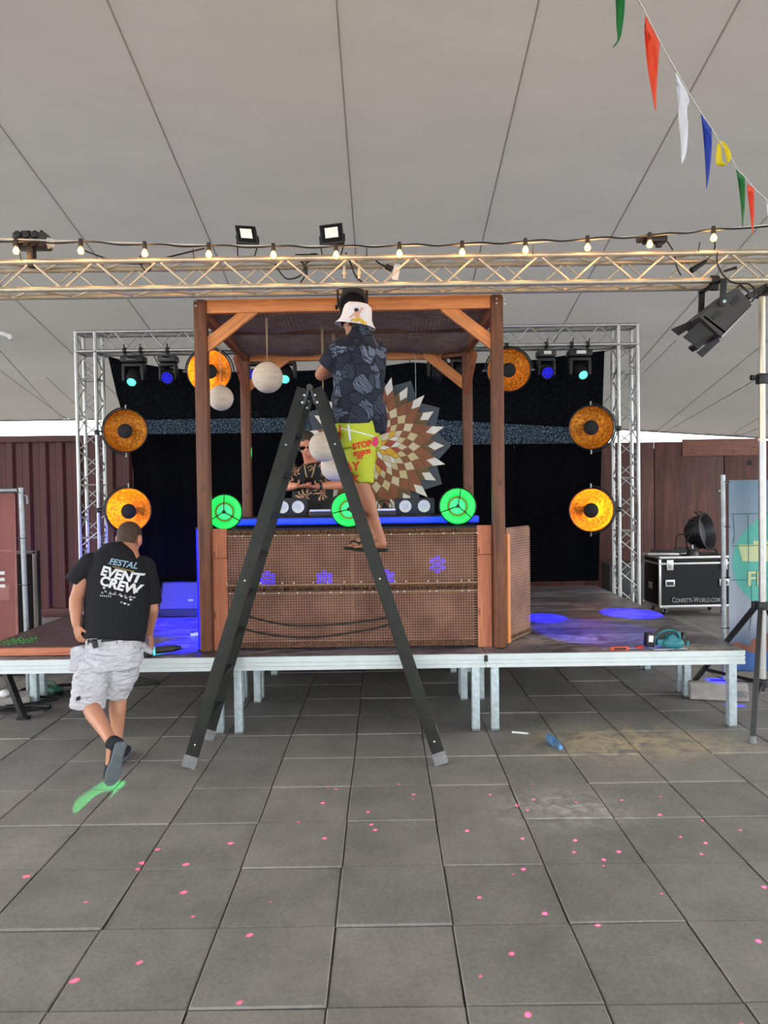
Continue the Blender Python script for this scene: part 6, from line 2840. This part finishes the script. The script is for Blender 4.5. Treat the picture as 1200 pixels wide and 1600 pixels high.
def shape_on(pts, Y, m_, bvh_, parent, name='print', off=.004, fwd=(0, 1, 0), back=.5):
    f_ = V(fwd).normalized()
    r_ = f_.cross(V((0, 0, 1))).normalized()
    u_ = r_.cross(f_)
    P = [at(x, y, Y) for x, y in pts]
    o_ = P[0]
    mm = Matrix((r_, u_, -f_)).transposed().to_4x4()
    mm.translation = o_ - f_ * back
    q = outline([((p - o_).dot(r_), (p - o_).dot(u_)) for p in P])
    lay_on(q, mm, bvh_, off, .02)
    if not q.bm.faces:
        q.bm.free()
        return None
    return q.build(name, m_, parent, None, ang=80)


M['gold_print'] = mat('gold_print', (168, 140, 70), 0.8)
M['grey_print'] = mat('grey_print', (150, 152, 154), 0.8)
for i in range(13):
    x = 187 + i * 2.4
    y = 881.5 + i * .62
    shape_on([(x, y), (x + 1.7, y + .4), (x + 1.7, y + 2.0), (x, y + 1.6)], 5.15, M['gold_print'], bv1, shirt1)
shape_on([(178, 877), (187, 880), (187, 880.7), (178, 877.7)], 5.15, M['grey_print'], bv1, shirt1)
shape_on([(213, 890), (224, 893), (224, 893.7), (213, 890.7)], 5.15, M['grey_print'], bv1, shirt1)
for x, y, w, h in ((176, 917, 5, 3), (183, 919, 6, 4.5), (191, 919, 4, 5), (197, 922, 7, 3), (206, 924, 4, 4), (212, 926, 6, 3)):
    shape_on([(x, y + h), (x + w * .5, y), (x + w, y + h + 1)], 5.11, M['grey_print'], bv1, shirt1)
for i in range(6):
    x = 169.5 + i * 3.1
    shape_on([(x, 925 + i * .2), (x + 2.2, 925.3 + i * .2), (x + 1.1, 927.4 + i * .2)], 5.1, M['white_print'], bv1, shirt1)
for i, (x, y) in enumerate(((188, 922), (200, 925), (207, 928), (213, 931), (201, 934), (206, 936), (211, 938), (173, 913), (171, 920), (219, 920), (217, 928))):
    shape_on([(x, y), (x + 4, y + 1), (x + 3, y + 3), (x + .5, y + 2.5)], 5.1, M['white_print'] if i % 2 else M['grey_print'], bv1, shirt1)
# shorts
q = MB()
q.loft([(at(178, 995, 5.03), .172, .135), (at(178, 1010, 5.02), .182, .145), (at(178, 1028, 5.01), .186, .15), (at(179, 1042, 5.01), .165, .13)], rgt, 26, 2.3)
q.loft([(at(152, 1035, 5.0), .098, .13), (at(144, 1060, 4.99), .112, .12), (at(139, 1086, 4.985), .112, .112), (at(137, 1104, 4.98), .108, .108)], (1, .1, .20), 22, 2.2)
q.loft([(at(195, 1035, 5.04), .095, .125), (at(191, 1056, 5.08), .098, .115), (at(184, 1074, 5.11), .085, .10), (at(182, 1083, 5.12), .078, .098)], (1, .1, -.05), 22, 2.2)
shorts1 = blob(q, 'shorts', M['shorts_white'], cm_, .007, 5, 'white work shorts with hanging pockets', .015, 11.0, (1, 1, 1.7))
q = MB()
q.loft([(at(178, 997, 5.03), .182, .145), (at(178, 1003, 5.025), .184, .147)], rgt, 30, 2.3)
blob(q, 'belt', M['black'], cm_, .006, 2, 'dark belt')
bvs = bvh_of(shorts1)
# hanging tool pockets
for nm, pts, Y in (('tool_pocket', [(110, 1013), (128, 1010), (135, 1016), (131, 1046), (122, 1051), (107, 1049), (109, 1030)], 4.92),
                   ('tool_pocket', [(214, 1000), (220, 1004), (236, 1018), (238, 1024), (224, 1018), (216, 1014)], 5.06)):
    q = quadprism(pts, Y, .05)
    blob(q, nm, M['shorts_white'], cm_, .006, 4, 'loose white tool pocket', .006, 14)
for pts in ([(142, 1001), (150, 1001), (152, 1012), (146, 1014)],):
    q = quadprism(pts, 4.85, .02)
    q.build('tool_loop', M['black'], cm_, 'dark tool hanging from the belt')
for x0 in (130, 154, 186):
    shape_on([(x0, 996), (x0 + 6, 996), (x0 + 6, 1008), (x0, 1008)], 4.9, M['shorts_white'], bvh_of(shorts1), shorts1, 'belt_loop', .012)
shape_on([(123, 1087), (130, 1085), (128, 1092), (121, 1093)], 4.9, M['black'], bvs, shorts1, 'label_patch', .004)
for pts in ([(136, 1026), (168, 1030), (168, 1031), (136, 1027)], [(150, 1020), (150, 1022), (185, 1024), (185, 1023)], [(196, 1024), (210, 1022), (210, 1023), (196, 1025)]):
    shape_on(pts, 4.9, M['grey_print'], bvs, shorts1, 'seam', .002)
# shoes: rear shoe on its toe, sole showing
d_ = (toeL - heelL)
Ls = d_.length
d_.normalize()
sole_n = V((.55, -.74, -.25))
sole_n = (sole_n - d_ * sole_n.dot(d_)).normalized()
sd_ = d_.cross(sole_n).normalized()
q = MB()
top_off = -sole_n
q.loft([(heelL + top_off * .045 - d_ * .02, .030, .036), (heelL + top_off * .045 + d_ * .03, .040, .047), (heelL + top_off * .045 + d_ * .10, .043, .047), (heelL + top_off * .035 + d_ * .17, .050, .036), (heelL + top_off * .028 + d_ * .24, .044, .026), (heelL + top_off * .022 + d_ * (Ls - .005), .022, .016)], sd_, 22, 2.3)
q.cap(heelL + top_off * .05 + d_ * .02, .045, anL.lerp(heelL, .15), .046)
shoe = blob(q, 'shoe', M['shoe'], cm_, .006, 4, 'dark trainer lifted on its toe')
q = MB()
q.loft([(heelL - d_ * .028, .026, .010), (heelL - d_ * .01, .038, .012), (heelL + d_ * .09, .037, .012), (heelL + d_ * .18, .050, .012), (heelL + d_ * .25, .044, .012), (heelL + d_ * (Ls + .005), .020, .009)], sd_, 22, 2.6)
q.build('sole', M['sole'], shoe, 'grey sole')
q = MB()
q.lathe([(.046, -.012), (.050, 0), (.045, .014), (.040, .012), (.040, -.010)], frame(anL.lerp(heelL, .12), (knL - anL)), 20)
q.build('collar', M['rubber'], shoe)
q = MB()
ax, ay = anR.x, anR.y
q.loft([(V((ax, ay - .075, .05)), .034, .045), (V((ax, ay, .055)), .040, .052), (V((ax, ay + .10, .045)), .046, .042), (V((ax, ay + .19, .035)), .034, .024)], (1, 0, 0), 20, 2.3)
q.cap((ax, ay - .01, .09), .046, anR, .044)
shoe2 = blob(q, 'shoe', M['shoe'], cm_, .006, 4, 'dark trainer flat on the paving')
q = MB()
q.loft([(V((ax, ay - .085, .012)), .030, .010), (V((ax, ay, .012)), .042, .012), (V((ax, ay + .1, .012)), .049, .012), (V((ax, ay + .2, .012)), .030, .011)], (1, 0, 0), 20, 2.6)
q.build('sole', M['sole'], shoe2, 'grey sole')

# ------------------------------------------------------------------ man on the ladder
k = NT('leaf_print_shirt')
v = k.coords()
vo = k.n('ShaderNodeTexVoronoi')
vo.inputs['Scale'].default_value = 10
nzz = k.n('ShaderNodeTexNoise')
nzz.inputs['Scale'].default_value = 9
nzz.inputs['Detail'].default_value = 2
k.l(v, nzz.inputs['Vector'])
vd = k.n('ShaderNodeVectorMath', operation='MULTIPLY_ADD')
vd.inputs[1].default_value = (.10, .10, .10)
k.l(nzz.outputs['Color'], vd.inputs[0])
k.l(v, vd.inputs[2])
v = vd.outputs[0]
k.l(v, vo.inputs['Vector'])
vo2 = k.n('ShaderNodeTexVoronoi', feature='DISTANCE_TO_EDGE')
vo2.inputs['Scale'].default_value = 10
k.l(v, vo2.inputs['Vector'])
ad = k.n('ShaderNodeVectorMath', operation='SUBTRACT')
k.l(v, ad.inputs[0])
k.l(vo.outputs['Position'], ad.inputs[1])
rot = k.n('ShaderNodeVectorRotate', rotation_type='EULER_XYZ')
k.l(ad.outputs[0], rot.inputs['Vector'])
k.l(vo.outputs['Color'], rot.inputs['Rotation'])
sc_ = k.n('ShaderNodeVectorMath', operation='SCALE')
sc_.inputs['Scale'].default_value = 1.0
k.l(rot.outputs[0], sc_.inputs[0])
wv = k.n('ShaderNodeTexWave', wave_type='BANDS', bands_direction='DIAGONAL')
wv.inputs['Scale'].default_value = 20
wv.inputs['Distortion'].default_value = 5
wv.inputs['Detail'].default_value = 1.5
k.l(rot.outputs[0], wv.inputs['Vector'])
veins = k.ramp(wv.outputs['Fac'], [(0.12, (.1, .1, .1)), (0.38, (1, 1, 1))])
hue = k.n('ShaderNodeSeparateColor')
k.l(vo.outputs['Color'], hue.inputs[0])
leafc = k.ramp(hue.outputs[0], [(0.0, lin((34, 38, 50))), (0.35, lin((50, 56, 70))), (0.62, lin((72, 80, 98))), (0.85, lin((104, 112, 132)))])
edge = k.ramp(vo2.outputs['Distance'], [(0.02, (0, 0, 0)), (0.09, (1, 1, 1))])
fac = k.mix(1.0, veins, edge, 'MULTIPLY')
c = k.mix(fac, lin((25, 28, 38)), leafc)
k.l(c, k.b.inputs['Base Color'])
k.set(Roughness=0.8)
k.b.inputs['Specular IOR Level'].default_value = 0.25
M['leaf_shirt'] = k.m
M['yellow'] = fabric('yellow_green_cloth', (176, 186, 54), 0.75, 0.07)
lp = at(570, 853, 5.27)
lm = thing('person', 'person in patterned shirt, yellow shorts and bucket hat standing on the ladder', 'person', lp)
fw = V((-.50, .866, 0))
rg = V((.866, .50, 0))
YC = 5.30
q = MB()
hc2 = at(556, 503, 5.36)
Rh2 = basis((-.72, .67, .02))
head_prims(q, hc2, Rh2, 1.0, at(562, 530, 5.31), .058)
q.loft([(at(562, 526, 5.31), .07, .07), (at(562, 540, 5.31), .15, .09), (at(561, 560, 5.31), .18, .11), (at(560, 600, 5.31), .165, .11), (at(559, 640, 5.31), .15, .11), (at(559, 668, 5.31), .155, .12), (at(559, 690, 5.31), .15, .12)], rg)
sL, eL, wL = at(527, 550, 5.24), at(502, 585, 5.36), at(536, 572, 5.58)
q.cap(sL, .062, sL.lerp(eL, .6), .052)
q.cap(sL.lerp(eL, .55), .053, eL, .046)
q.cap(eL, .047, eL.lerp(wL, .4), .044)
q.cap(eL.lerp(wL, .4), .044, wL, .029)
hand_prims(q, wL, (.55, .55, .40), (.5, -.5, -.3), (-.2, -.3, .9), (.5, .7, .5), .98)
sR, eR, wR = at(590, 553, 5.42), at(580, 578, 5.62), at(560, 566, 5.74)
q.cap(sR, .062, sR.lerp(eR, .6), .052)
q.cap(sR.lerp(eR, .55), .053, eR, .045)
q.cap(eR, .046, wR, .029)
hand_prims(q, wR, (-.7, .4, .45), (-.4, -.6, -.3), (.1, -.3, .9), (.5, .7, .5), .98)
hpR, knR2, anR2 = at(566, 690, 5.30), at(565, 757, 5.24), at(592, 832, 5.27)
hpL, knL2, anL2 = at(550, 690, 5.36), at(556, 757, 5.36), at(578, 832, 5.39)
for h_, k_, a_ in ((hpR, knR2, anR2), (hpL, knL2, anL2)):
    q.cap(h_, .090, k_, .058)
    q.cap(k_, .056, k_.lerp(a_, .32) + V((.006, -.006, 0)), .054)
    q.cap(k_.lerp(a_, .32) + V((.006, -.006, 0)), .054, k_.lerp(a_, .68), .040)
    q.cap(k_.lerp(a_, .68), .040, a_, .033)
RUNG_Z = None
lf_, lt_ = legs['rn']
rz = 5 * .285 + .014
footz = rz + .018
fd = V((-.93, .36, 0)).normalized()
for a_, nn_ in ((anR2, 0), (anL2, 1)):
    heel = V((a_.x + .018, a_.y, footz + .028))
    q.cap(a_, .034, heel + V((.004, 0, .01)), .036)
    q.cap(heel, .030, heel + fd * .14 + V((0, 0, -.004)), .030)
    q.cap(a_ + V((0, 0, -.03)), .034, heel + fd * .12 + V((0, 0, .004)), .030)
    sdv = V((-fd.y, fd.x, 0))
    for j in range(5):
        o_ = (j - 2) * .0165
        L_ = .055 - abs(j - (0 if nn_ else 4)) * .006
        b_ = heel + fd * .145 + sdv * o_ + V((0, 0, -.010))
        q.cap(b_, .011, b_ + fd * L_ + V((0, 0, -.004)), .0095)
body2 = blob(q, 'body', M['skin'], lm, .0058, 5)
for a_, nn_ in ((anR2, 0), (anL2, 1)):
    heel = V((a_.x + .018, a_.y, rz + .011))
    q = MB()
    sdv = V((-fd.y, fd.x, 0))
    q.loft([(heel - fd * .045, .024, .010), (heel - fd * .02, .036, .012), (heel + fd * .08, .036, .012), (heel + fd * .16, .046, .012), (heel + fd * .22, .028, .010)], sdv, 20, 2.5)
    so = q.build('slipper', M['rubber'], lm, 'black flip flop')
    q = MB()
    tp_ = heel + fd * .17 + V((0, 0, .05))
    for s_ in (-1, 1):
        q.tube(spline([heel + fd * .185 + V((0, 0, .01)), heel + fd * .15 + sdv * s_ * .022 + V((0, 0, .058)), heel + fd * .07 + sdv * s_ * .040 + V((0, 0, .03)), heel + fd * .05 + sdv * s_ * .040 + V((0, 0, .008))], 5), .007, 6)
    q.build('strap', M['rubber'], so)
# shirt
q = MB()
q.loft([(at(555, 664, 5.31), .176, .145), (at(556, 645, 5.31), .176, .145), (at(560, 612, 5.31), .180, .145), (at(561, 580, 5.31), .196, .14), (at(561, 560, 5.31), .200, .135), (at(562, 543, 5.31), .175, .12), (at(563, 531, 5.31), .12, .10), (at(564, 522, 5.31), .078, .08)], rg, 28, 2.3)
q.loft([(at(585, 678, 5.34), .075, .11), (at(583, 655, 5.34), .09, .12), (at(580, 630, 5.34), .09, .12)], rg, 20, 2.2)
slv = at(512, 573, 5.28)
q.cap(sL + V((.02, 0, .008)), .080, sL.lerp(slv, .5), .076)
q.cyl(sL.lerp(slv, .2), slv, .077, .074, 20)
slr = sR.lerp(eR, .75)
q.cap(sR + V((-.02, 0, .008)), .088, slr, .080)
q.loft([(at(564, 526, 5.31), .088, .090), (at(565, 518, 5.315), .078, .082), (at(565, 514, 5.32), .066, .072)], rg, 20, 2.0)
shirt2 = blob(q, 'shirt', M['leaf_shirt'], lm, .007, 5, 'dark leaf patterned short sleeved shirt', .009, 7, (1, 1, .6))
# shorts
q = MB()
q.loft([(at(558, 656, 5.31), .155, .13), (at(559, 680, 5.31), .163, .14), (at(560, 700, 5.31), .155, .14)], rg, 24, 2.2)
q.loft([(at(564, 690, 5.28), .105, .125), (at(564, 715, 5.27), .096, .115), (at(565, 740, 5.25), .082, .10), (at(565, 755, 5.245), .078, .095)], rg, 22, 2.2)
q.loft([(at(550, 690, 5.36), .10, .12), (at(553, 720, 5.36), .090, .11), (at(556, 750, 5.36), .078, .09)], rg, 22, 2.2)
q.sph(at(588, 690, 5.36), (.035, .05, .075), None, 16, 10)
shorts2 = blob(q, 'shorts', M['yellow'], lm, .007, 5, 'bright yellow shorts with red lettering', .010, 8, (1, 1, .7))
bv2 = bvh_of(shorts2)
for tx, px, py, sz, an in (('STOP', 566, 696, .058, .20), ('STARTS', 566, 708, .036, .17), ('AT', 563, 715, .036, .10), ('DAY', 543, 730, .085, .02), ('PARK', 541, 749, .075, -.02)):
    print_on(tx, px, py, 5.2, sz, an, M['red_print'], bv2, shorts2, .003, (0, 1, 0), 1.0, .004)
for pts in ([(529, 664), (532, 664), (533, 684), (530, 690)], [(528, 690), (532, 688), (534, 699), (530, 702)]):
    shape_on(pts, 5.2, M['red_print'], bv2, shorts2, 'print', .004)
M['flower_print'] = mat('pink_flower_print', (206, 36, 96), 0.7, 0, 0.3, 60)
shape_on([(584, 683), (590, 681), (592, 690), (588, 698), (582, 696), (580, 690)], 5.2, M['flower_print'], bv2, shorts2, 'print', .004)
for pts in ([(543, 663), (546, 664), (549, 687), (546, 690), (544, 680)],):
    shape_on(pts, 5.15, M['white_print'], bv2, shorts2, 'drawcord', .008)
shape_on([(531, 668), (585, 681), (585, 683), (531, 670)], 5.2, M['white_print'], bv2, shorts2, 'waist_stitch', .002)
# bucket hat
M['hat'] = fabric('white_cotton_hat', (226, 222, 224), 0.85, 0.04)
hat_c = hc2 + V((.006, 0, .030))
hup = V((.16, -.04, 1)).normalized()
fr = frame(hat_c, hup, V((0, 1, 0)))
q = MB()
prof = [(.150, -.062), (.130, -.040), (.115, -.012), (.110, .008), (.106, .045), (.098, .078), (.076, .098), (.03, .106), (0, .107)]
q.lathe(prof, fr, 40)
hat = q.build('bucket_hat', M['hat'], lm, 'white bucket hat with a printed figure', ang=60)
for v in hat.data.vertices:
    rr_ = math.hypot(v.co.x, v.co.y)
    v.co.z += .006 * noise.noise(v.co * 14)
hat.modifiers.new('cloth', 'SOLIDIFY').thickness = .003
bvh2 = bvh_of(hat)
M['fig_hair'] = mat('printed_dark_hair', (50, 30, 30), 0.8)
M['fig_skin'] = mat('printed_skin', (214, 160, 132), 0.8)
M['fig_dress'] = mat('printed_yellow_dress', (212, 176, 60), 0.8, 0, 0.2, 40)
for pts, m_ in (([(553, 479), (557, 478), (560, 480), (560, 484), (556, 485), (553, 483)], 'fig_hair'),
                ([(555, 483), (559, 482), (560, 486), (563, 479), (567, 476), (568, 478), (564, 484), (561, 489), (563, 493), (556, 494), (553, 490), (546, 495), (545, 493), (552, 487)], 'fig_skin'),
                ([(551, 496), (558, 493), (564, 495), (572, 501), (578, 511), (568, 508), (556, 507), (550, 503)], 'fig_dress'),
                ([(548, 497), (552, 495), (551, 503), (556, 507), (551, 506), (547, 501)], 'fig_skin')):
    shape_on(pts, 5.2, M[m_], bvh2, hat, 'print', .003)
# sunglasses on the ladder man: one lens edge shows
q = MB()
for s_ in (-1, 1):
    q.box(hc2 + Rh2 @ V((s_ * .036, .088, -.012)), (.050, .006, .034), Rh2, .003)
    q.tube([hc2 + Rh2 @ V((s_ * .062, .086, -.008)), hc2 + Rh2 @ V((s_ * .078, .04, -.006)), hc2 + Rh2 @ V((s_ * .080, -.01, -.006))], .004, 5)
q.box(hc2 + Rh2 @ V((0, .094, -.008)), (.03, .005, .008), Rh2, .001)
q.build('sunglasses', M['glass_dark'], lm)


def hl2(p):
    return p.y < -.015 and -.06 < p.z < .005


hair_cap(hc2, Rh2, 1.0, hl2, 'hair', lm, M['hair'], .004, 4)

# ------------------------------------------------------------------ DJ behind the booth
k = NT('palm_print_shirt')
v = k.coords()
nzz = k.n('ShaderNodeTexNoise')
nzz.inputs['Scale'].default_value = 11
nzz.inputs['Detail'].default_value = 3
k.l(v, nzz.inputs['Vector'])
vd = k.n('ShaderNodeVectorMath', operation='MULTIPLY_ADD')
vd.inputs[1].default_value = (.13, .13, .13)
k.l(nzz.outputs['Color'], vd.inputs[0])
k.l(v, vd.inputs[2])
v = vd.outputs[0]
vo = k.n('ShaderNodeTexVoronoi')
vo.inputs['Scale'].default_value = 7.5
k.l(v, vo.inputs['Vector'])
ad = k.n('ShaderNodeVectorMath', operation='SUBTRACT')
k.l(v, ad.inputs[0])
k.l(vo.outputs['Position'], ad.inputs[1])
sepp = k.n('ShaderNodeSeparateXYZ')
k.l(ad.outputs[0], sepp.inputs[0])
at2 = k.n('ShaderNodeMath', operation='ARCTAN2')
k.l(sepp.outputs['Z'], at2.inputs[0])
k.l(sepp.outputs['X'], at2.inputs[1])
mu = k.n('ShaderNodeMath', operation='MULTIPLY')
mu.inputs[1].default_value = 8
k.l(at2.outputs[0], mu.inputs[0])
sn = k.n('ShaderNodeMath', operation='SINE')
k.l(mu.outputs[0], sn.inputs[0])
fr1 = k.ramp(sn.outputs[0], [(0.2, (0, 0, 0)), (0.5, (1, 1, 1))])
dd = k.ramp(vo.outputs['Distance'], [(0.42, (1, 1, 1)), (0.58, (0, 0, 0))])
k.l(k.mix(k.mix(1.0, fr1, dd, 'MULTIPLY'), lin((22, 20, 22)), lin((208, 158, 122))), k.b.inputs['Base Color'])
k.set(Roughness=0.8)
M['palm_shirt'] = k.m
M['skin_dj'] = mat('skin_warm', (214, 136, 104), 0.5, 0, 0.06, 7, 0.05)
DJY = 7.18
dj = thing('person', 'person in sunglasses and palm print shirt looking at a phone behind the booth', 'person', (at(483, 760, DJY).x, DJY, DZ))
fwd_dj = V((.02, -1, 0))
rdj = V((-1, 0, 0))
q = MB()
hc3 = at(480, 695, 7.06)
Rh3 = basis((.0, -.93, -.30))
head_prims(q, hc3, Rh3, 1.0, at(486, 724, DJY), .058)
q.loft([(at(487, 722, DJY), .07, .07), (at(488, 733, DJY), .15, .10), (at(489, 748, DJY), .19, .11), (at(489, 785, DJY), .17, .11), (at(488, 820, DJY), .16, .11), (at(488, 850, DJY), .165, .12)], rdj)
hipz = DZ + .92
for s_ in (-1, 1):
    hx_ = at(488, 850, DJY).x + s_ * .09
    q.cap((hx_, DJY, hipz), .09, (hx_, DJY, DZ + .50), .058)
    q.cap((hx_, DJY, DZ + .50), .056, (hx_, DJY + .015, DZ + .1), .036)
    q.cap((hx_, DJY, DZ + .05), .036, (hx_, DJY - .15, DZ + .035), .032)
aL = (at(525, 737, DJY), at(531, 757, 7.08), at(497, 760, 6.92))
aR = (at(455, 737, DJY), at(447, 760, 7.06), at(463, 759, 6.92))
for s0, e0, w0 in (aL, aR):
    q.cap(s0, .062, e0, .046)
    q.cap(e0, .048, e0.lerp(w0, .4), .043)
    q.cap(e0.lerp(w0, .4), .043, w0, .028)
ph = at(482, 753, 6.86)
hand_prims(q, aL[2], (at(484, 761, 6.86) - aL[2]), (.0, .2, 1), (.1, -.9, .2), (.15, .3, .3), .95)
hand_prims(q, aR[2], (at(477, 760, 6.87) - aR[2]), (0, .2, 1), (.1, -.9, .2), (.2, .35, .3), .95)
blob(q, 'body', M['skin_dj'], dj, .0058, 5)


def hl3(p):
    return p.z > .055 and p.y < .085 or (p.y < -.01 and p.z > -.04)


hair_cap(hc3, Rh3, 1.0, hl3, 'hair', dj, M['hair'], .014, 9)
q = MB()
q.loft([(at(488, 822, DJY), .195, .15), (at(488, 790, DJY), .195, .15), (at(489, 760, DJY), .20, .145), (at(489, 743, DJY), .205, .135), (at(488, 732, DJY), .16, .115), (at(487, 724, DJY), .085, .085)], rdj, 26, 2.3)
for s0, e0, w0 in (aL, aR):
    q.cap(s0, .082, s0.lerp(e0, .75), .074)
shirt3 = blob(q, 'shirt', M['palm_shirt'], dj, .007, 4, 'black shirt with pale palm leaves', .007, 7)
q = MB()
q.loft([(at(488, 828, DJY), .172, .132), (at(488, 850, DJY), .18, .14)], rdj, 22)
for s_ in (-1, 1):
    hx_ = at(488, 850, DJY).x + s_ * .09
    q.cap((hx_, DJY, hipz - .02), .105, (hx_, DJY, DZ + .16), .07)
blob(q, 'trousers', M['tee'], dj, .009, 3, 'dark trousers')
for s_ in (-1, 1):
    hx_ = at(488, 850, DJY).x + s_ * .09
    q = MB()
    q.loft([(V((hx_, DJY + .07, DZ + .045)), .034, .04), (V((hx_, DJY, DZ + .05)), .044, .045), (V((hx_, DJY - .12, DZ + .04)), .048, .036), (V((hx_, DJY - .21, DZ + .03)), .03, .022)], (1, 0, 0), 18, 2.4)
    q.build('shoe', M['shoe'], dj)
q = MB()
for s_ in (-1, 1):
    q.box(hc3 + Rh3 @ V((s_ * .036, .092, -.008)), (.056, .008, .034), Rh3, .004)
    q.tube([hc3 + Rh3 @ V((s_ * .064, .088, -.002)), hc3 + Rh3 @ V((s_ * .080, .04, 0)), hc3 + Rh3 @ V((s_ * .082, -.01, 0))], .004, 5)
q.box(hc3 + Rh3 @ V((0, .098, -.002)), (.03, .006, .010), Rh3, .001)
q.build('sunglasses', M['glass_dark'], dj)
bv3 = bvh_of(shirt3)
for pts in ([(469, 712), (471, 712), (476, 738), (480, 752), (478, 752), (474, 739)], [(491, 714), (493, 714), (488, 738), (483, 752), (482, 752), (486, 738)]):
    shape_on(pts, 6.9, M['jute'], bv3, shirt3, 'neck_cord', .006)
q = MB()
q.lathe([(.030, -.014), (.036, -.012), (.036, .012), (.030, .014), (.028, 0), (.030, -.014)], frame(aL[2].lerp(aL[1], .06), aL[1] - aL[2]), 18)
q.build('watch', M['black'], dj)
t = thing('phone', 'black phone held by the person behind the booth', 'phone', ph)
q = MB()
q.box(ph, (.075, .15, .010), Matrix.Rotation(-.55, 3, 'X') @ Matrix.Rotation(.12, 3, 'Z'), .004)
q.build('case', M['black'], t)
q = MB()
q.box(ph + Matrix.Rotation(-.55, 3, 'X') @ V((0, 0, .0056)), (.068, .138, .002), Matrix.Rotation(-.55, 3, 'X') @ Matrix.Rotation(.12, 3, 'Z'), .0005)
q.build('screen', M['glass_dark'], t)
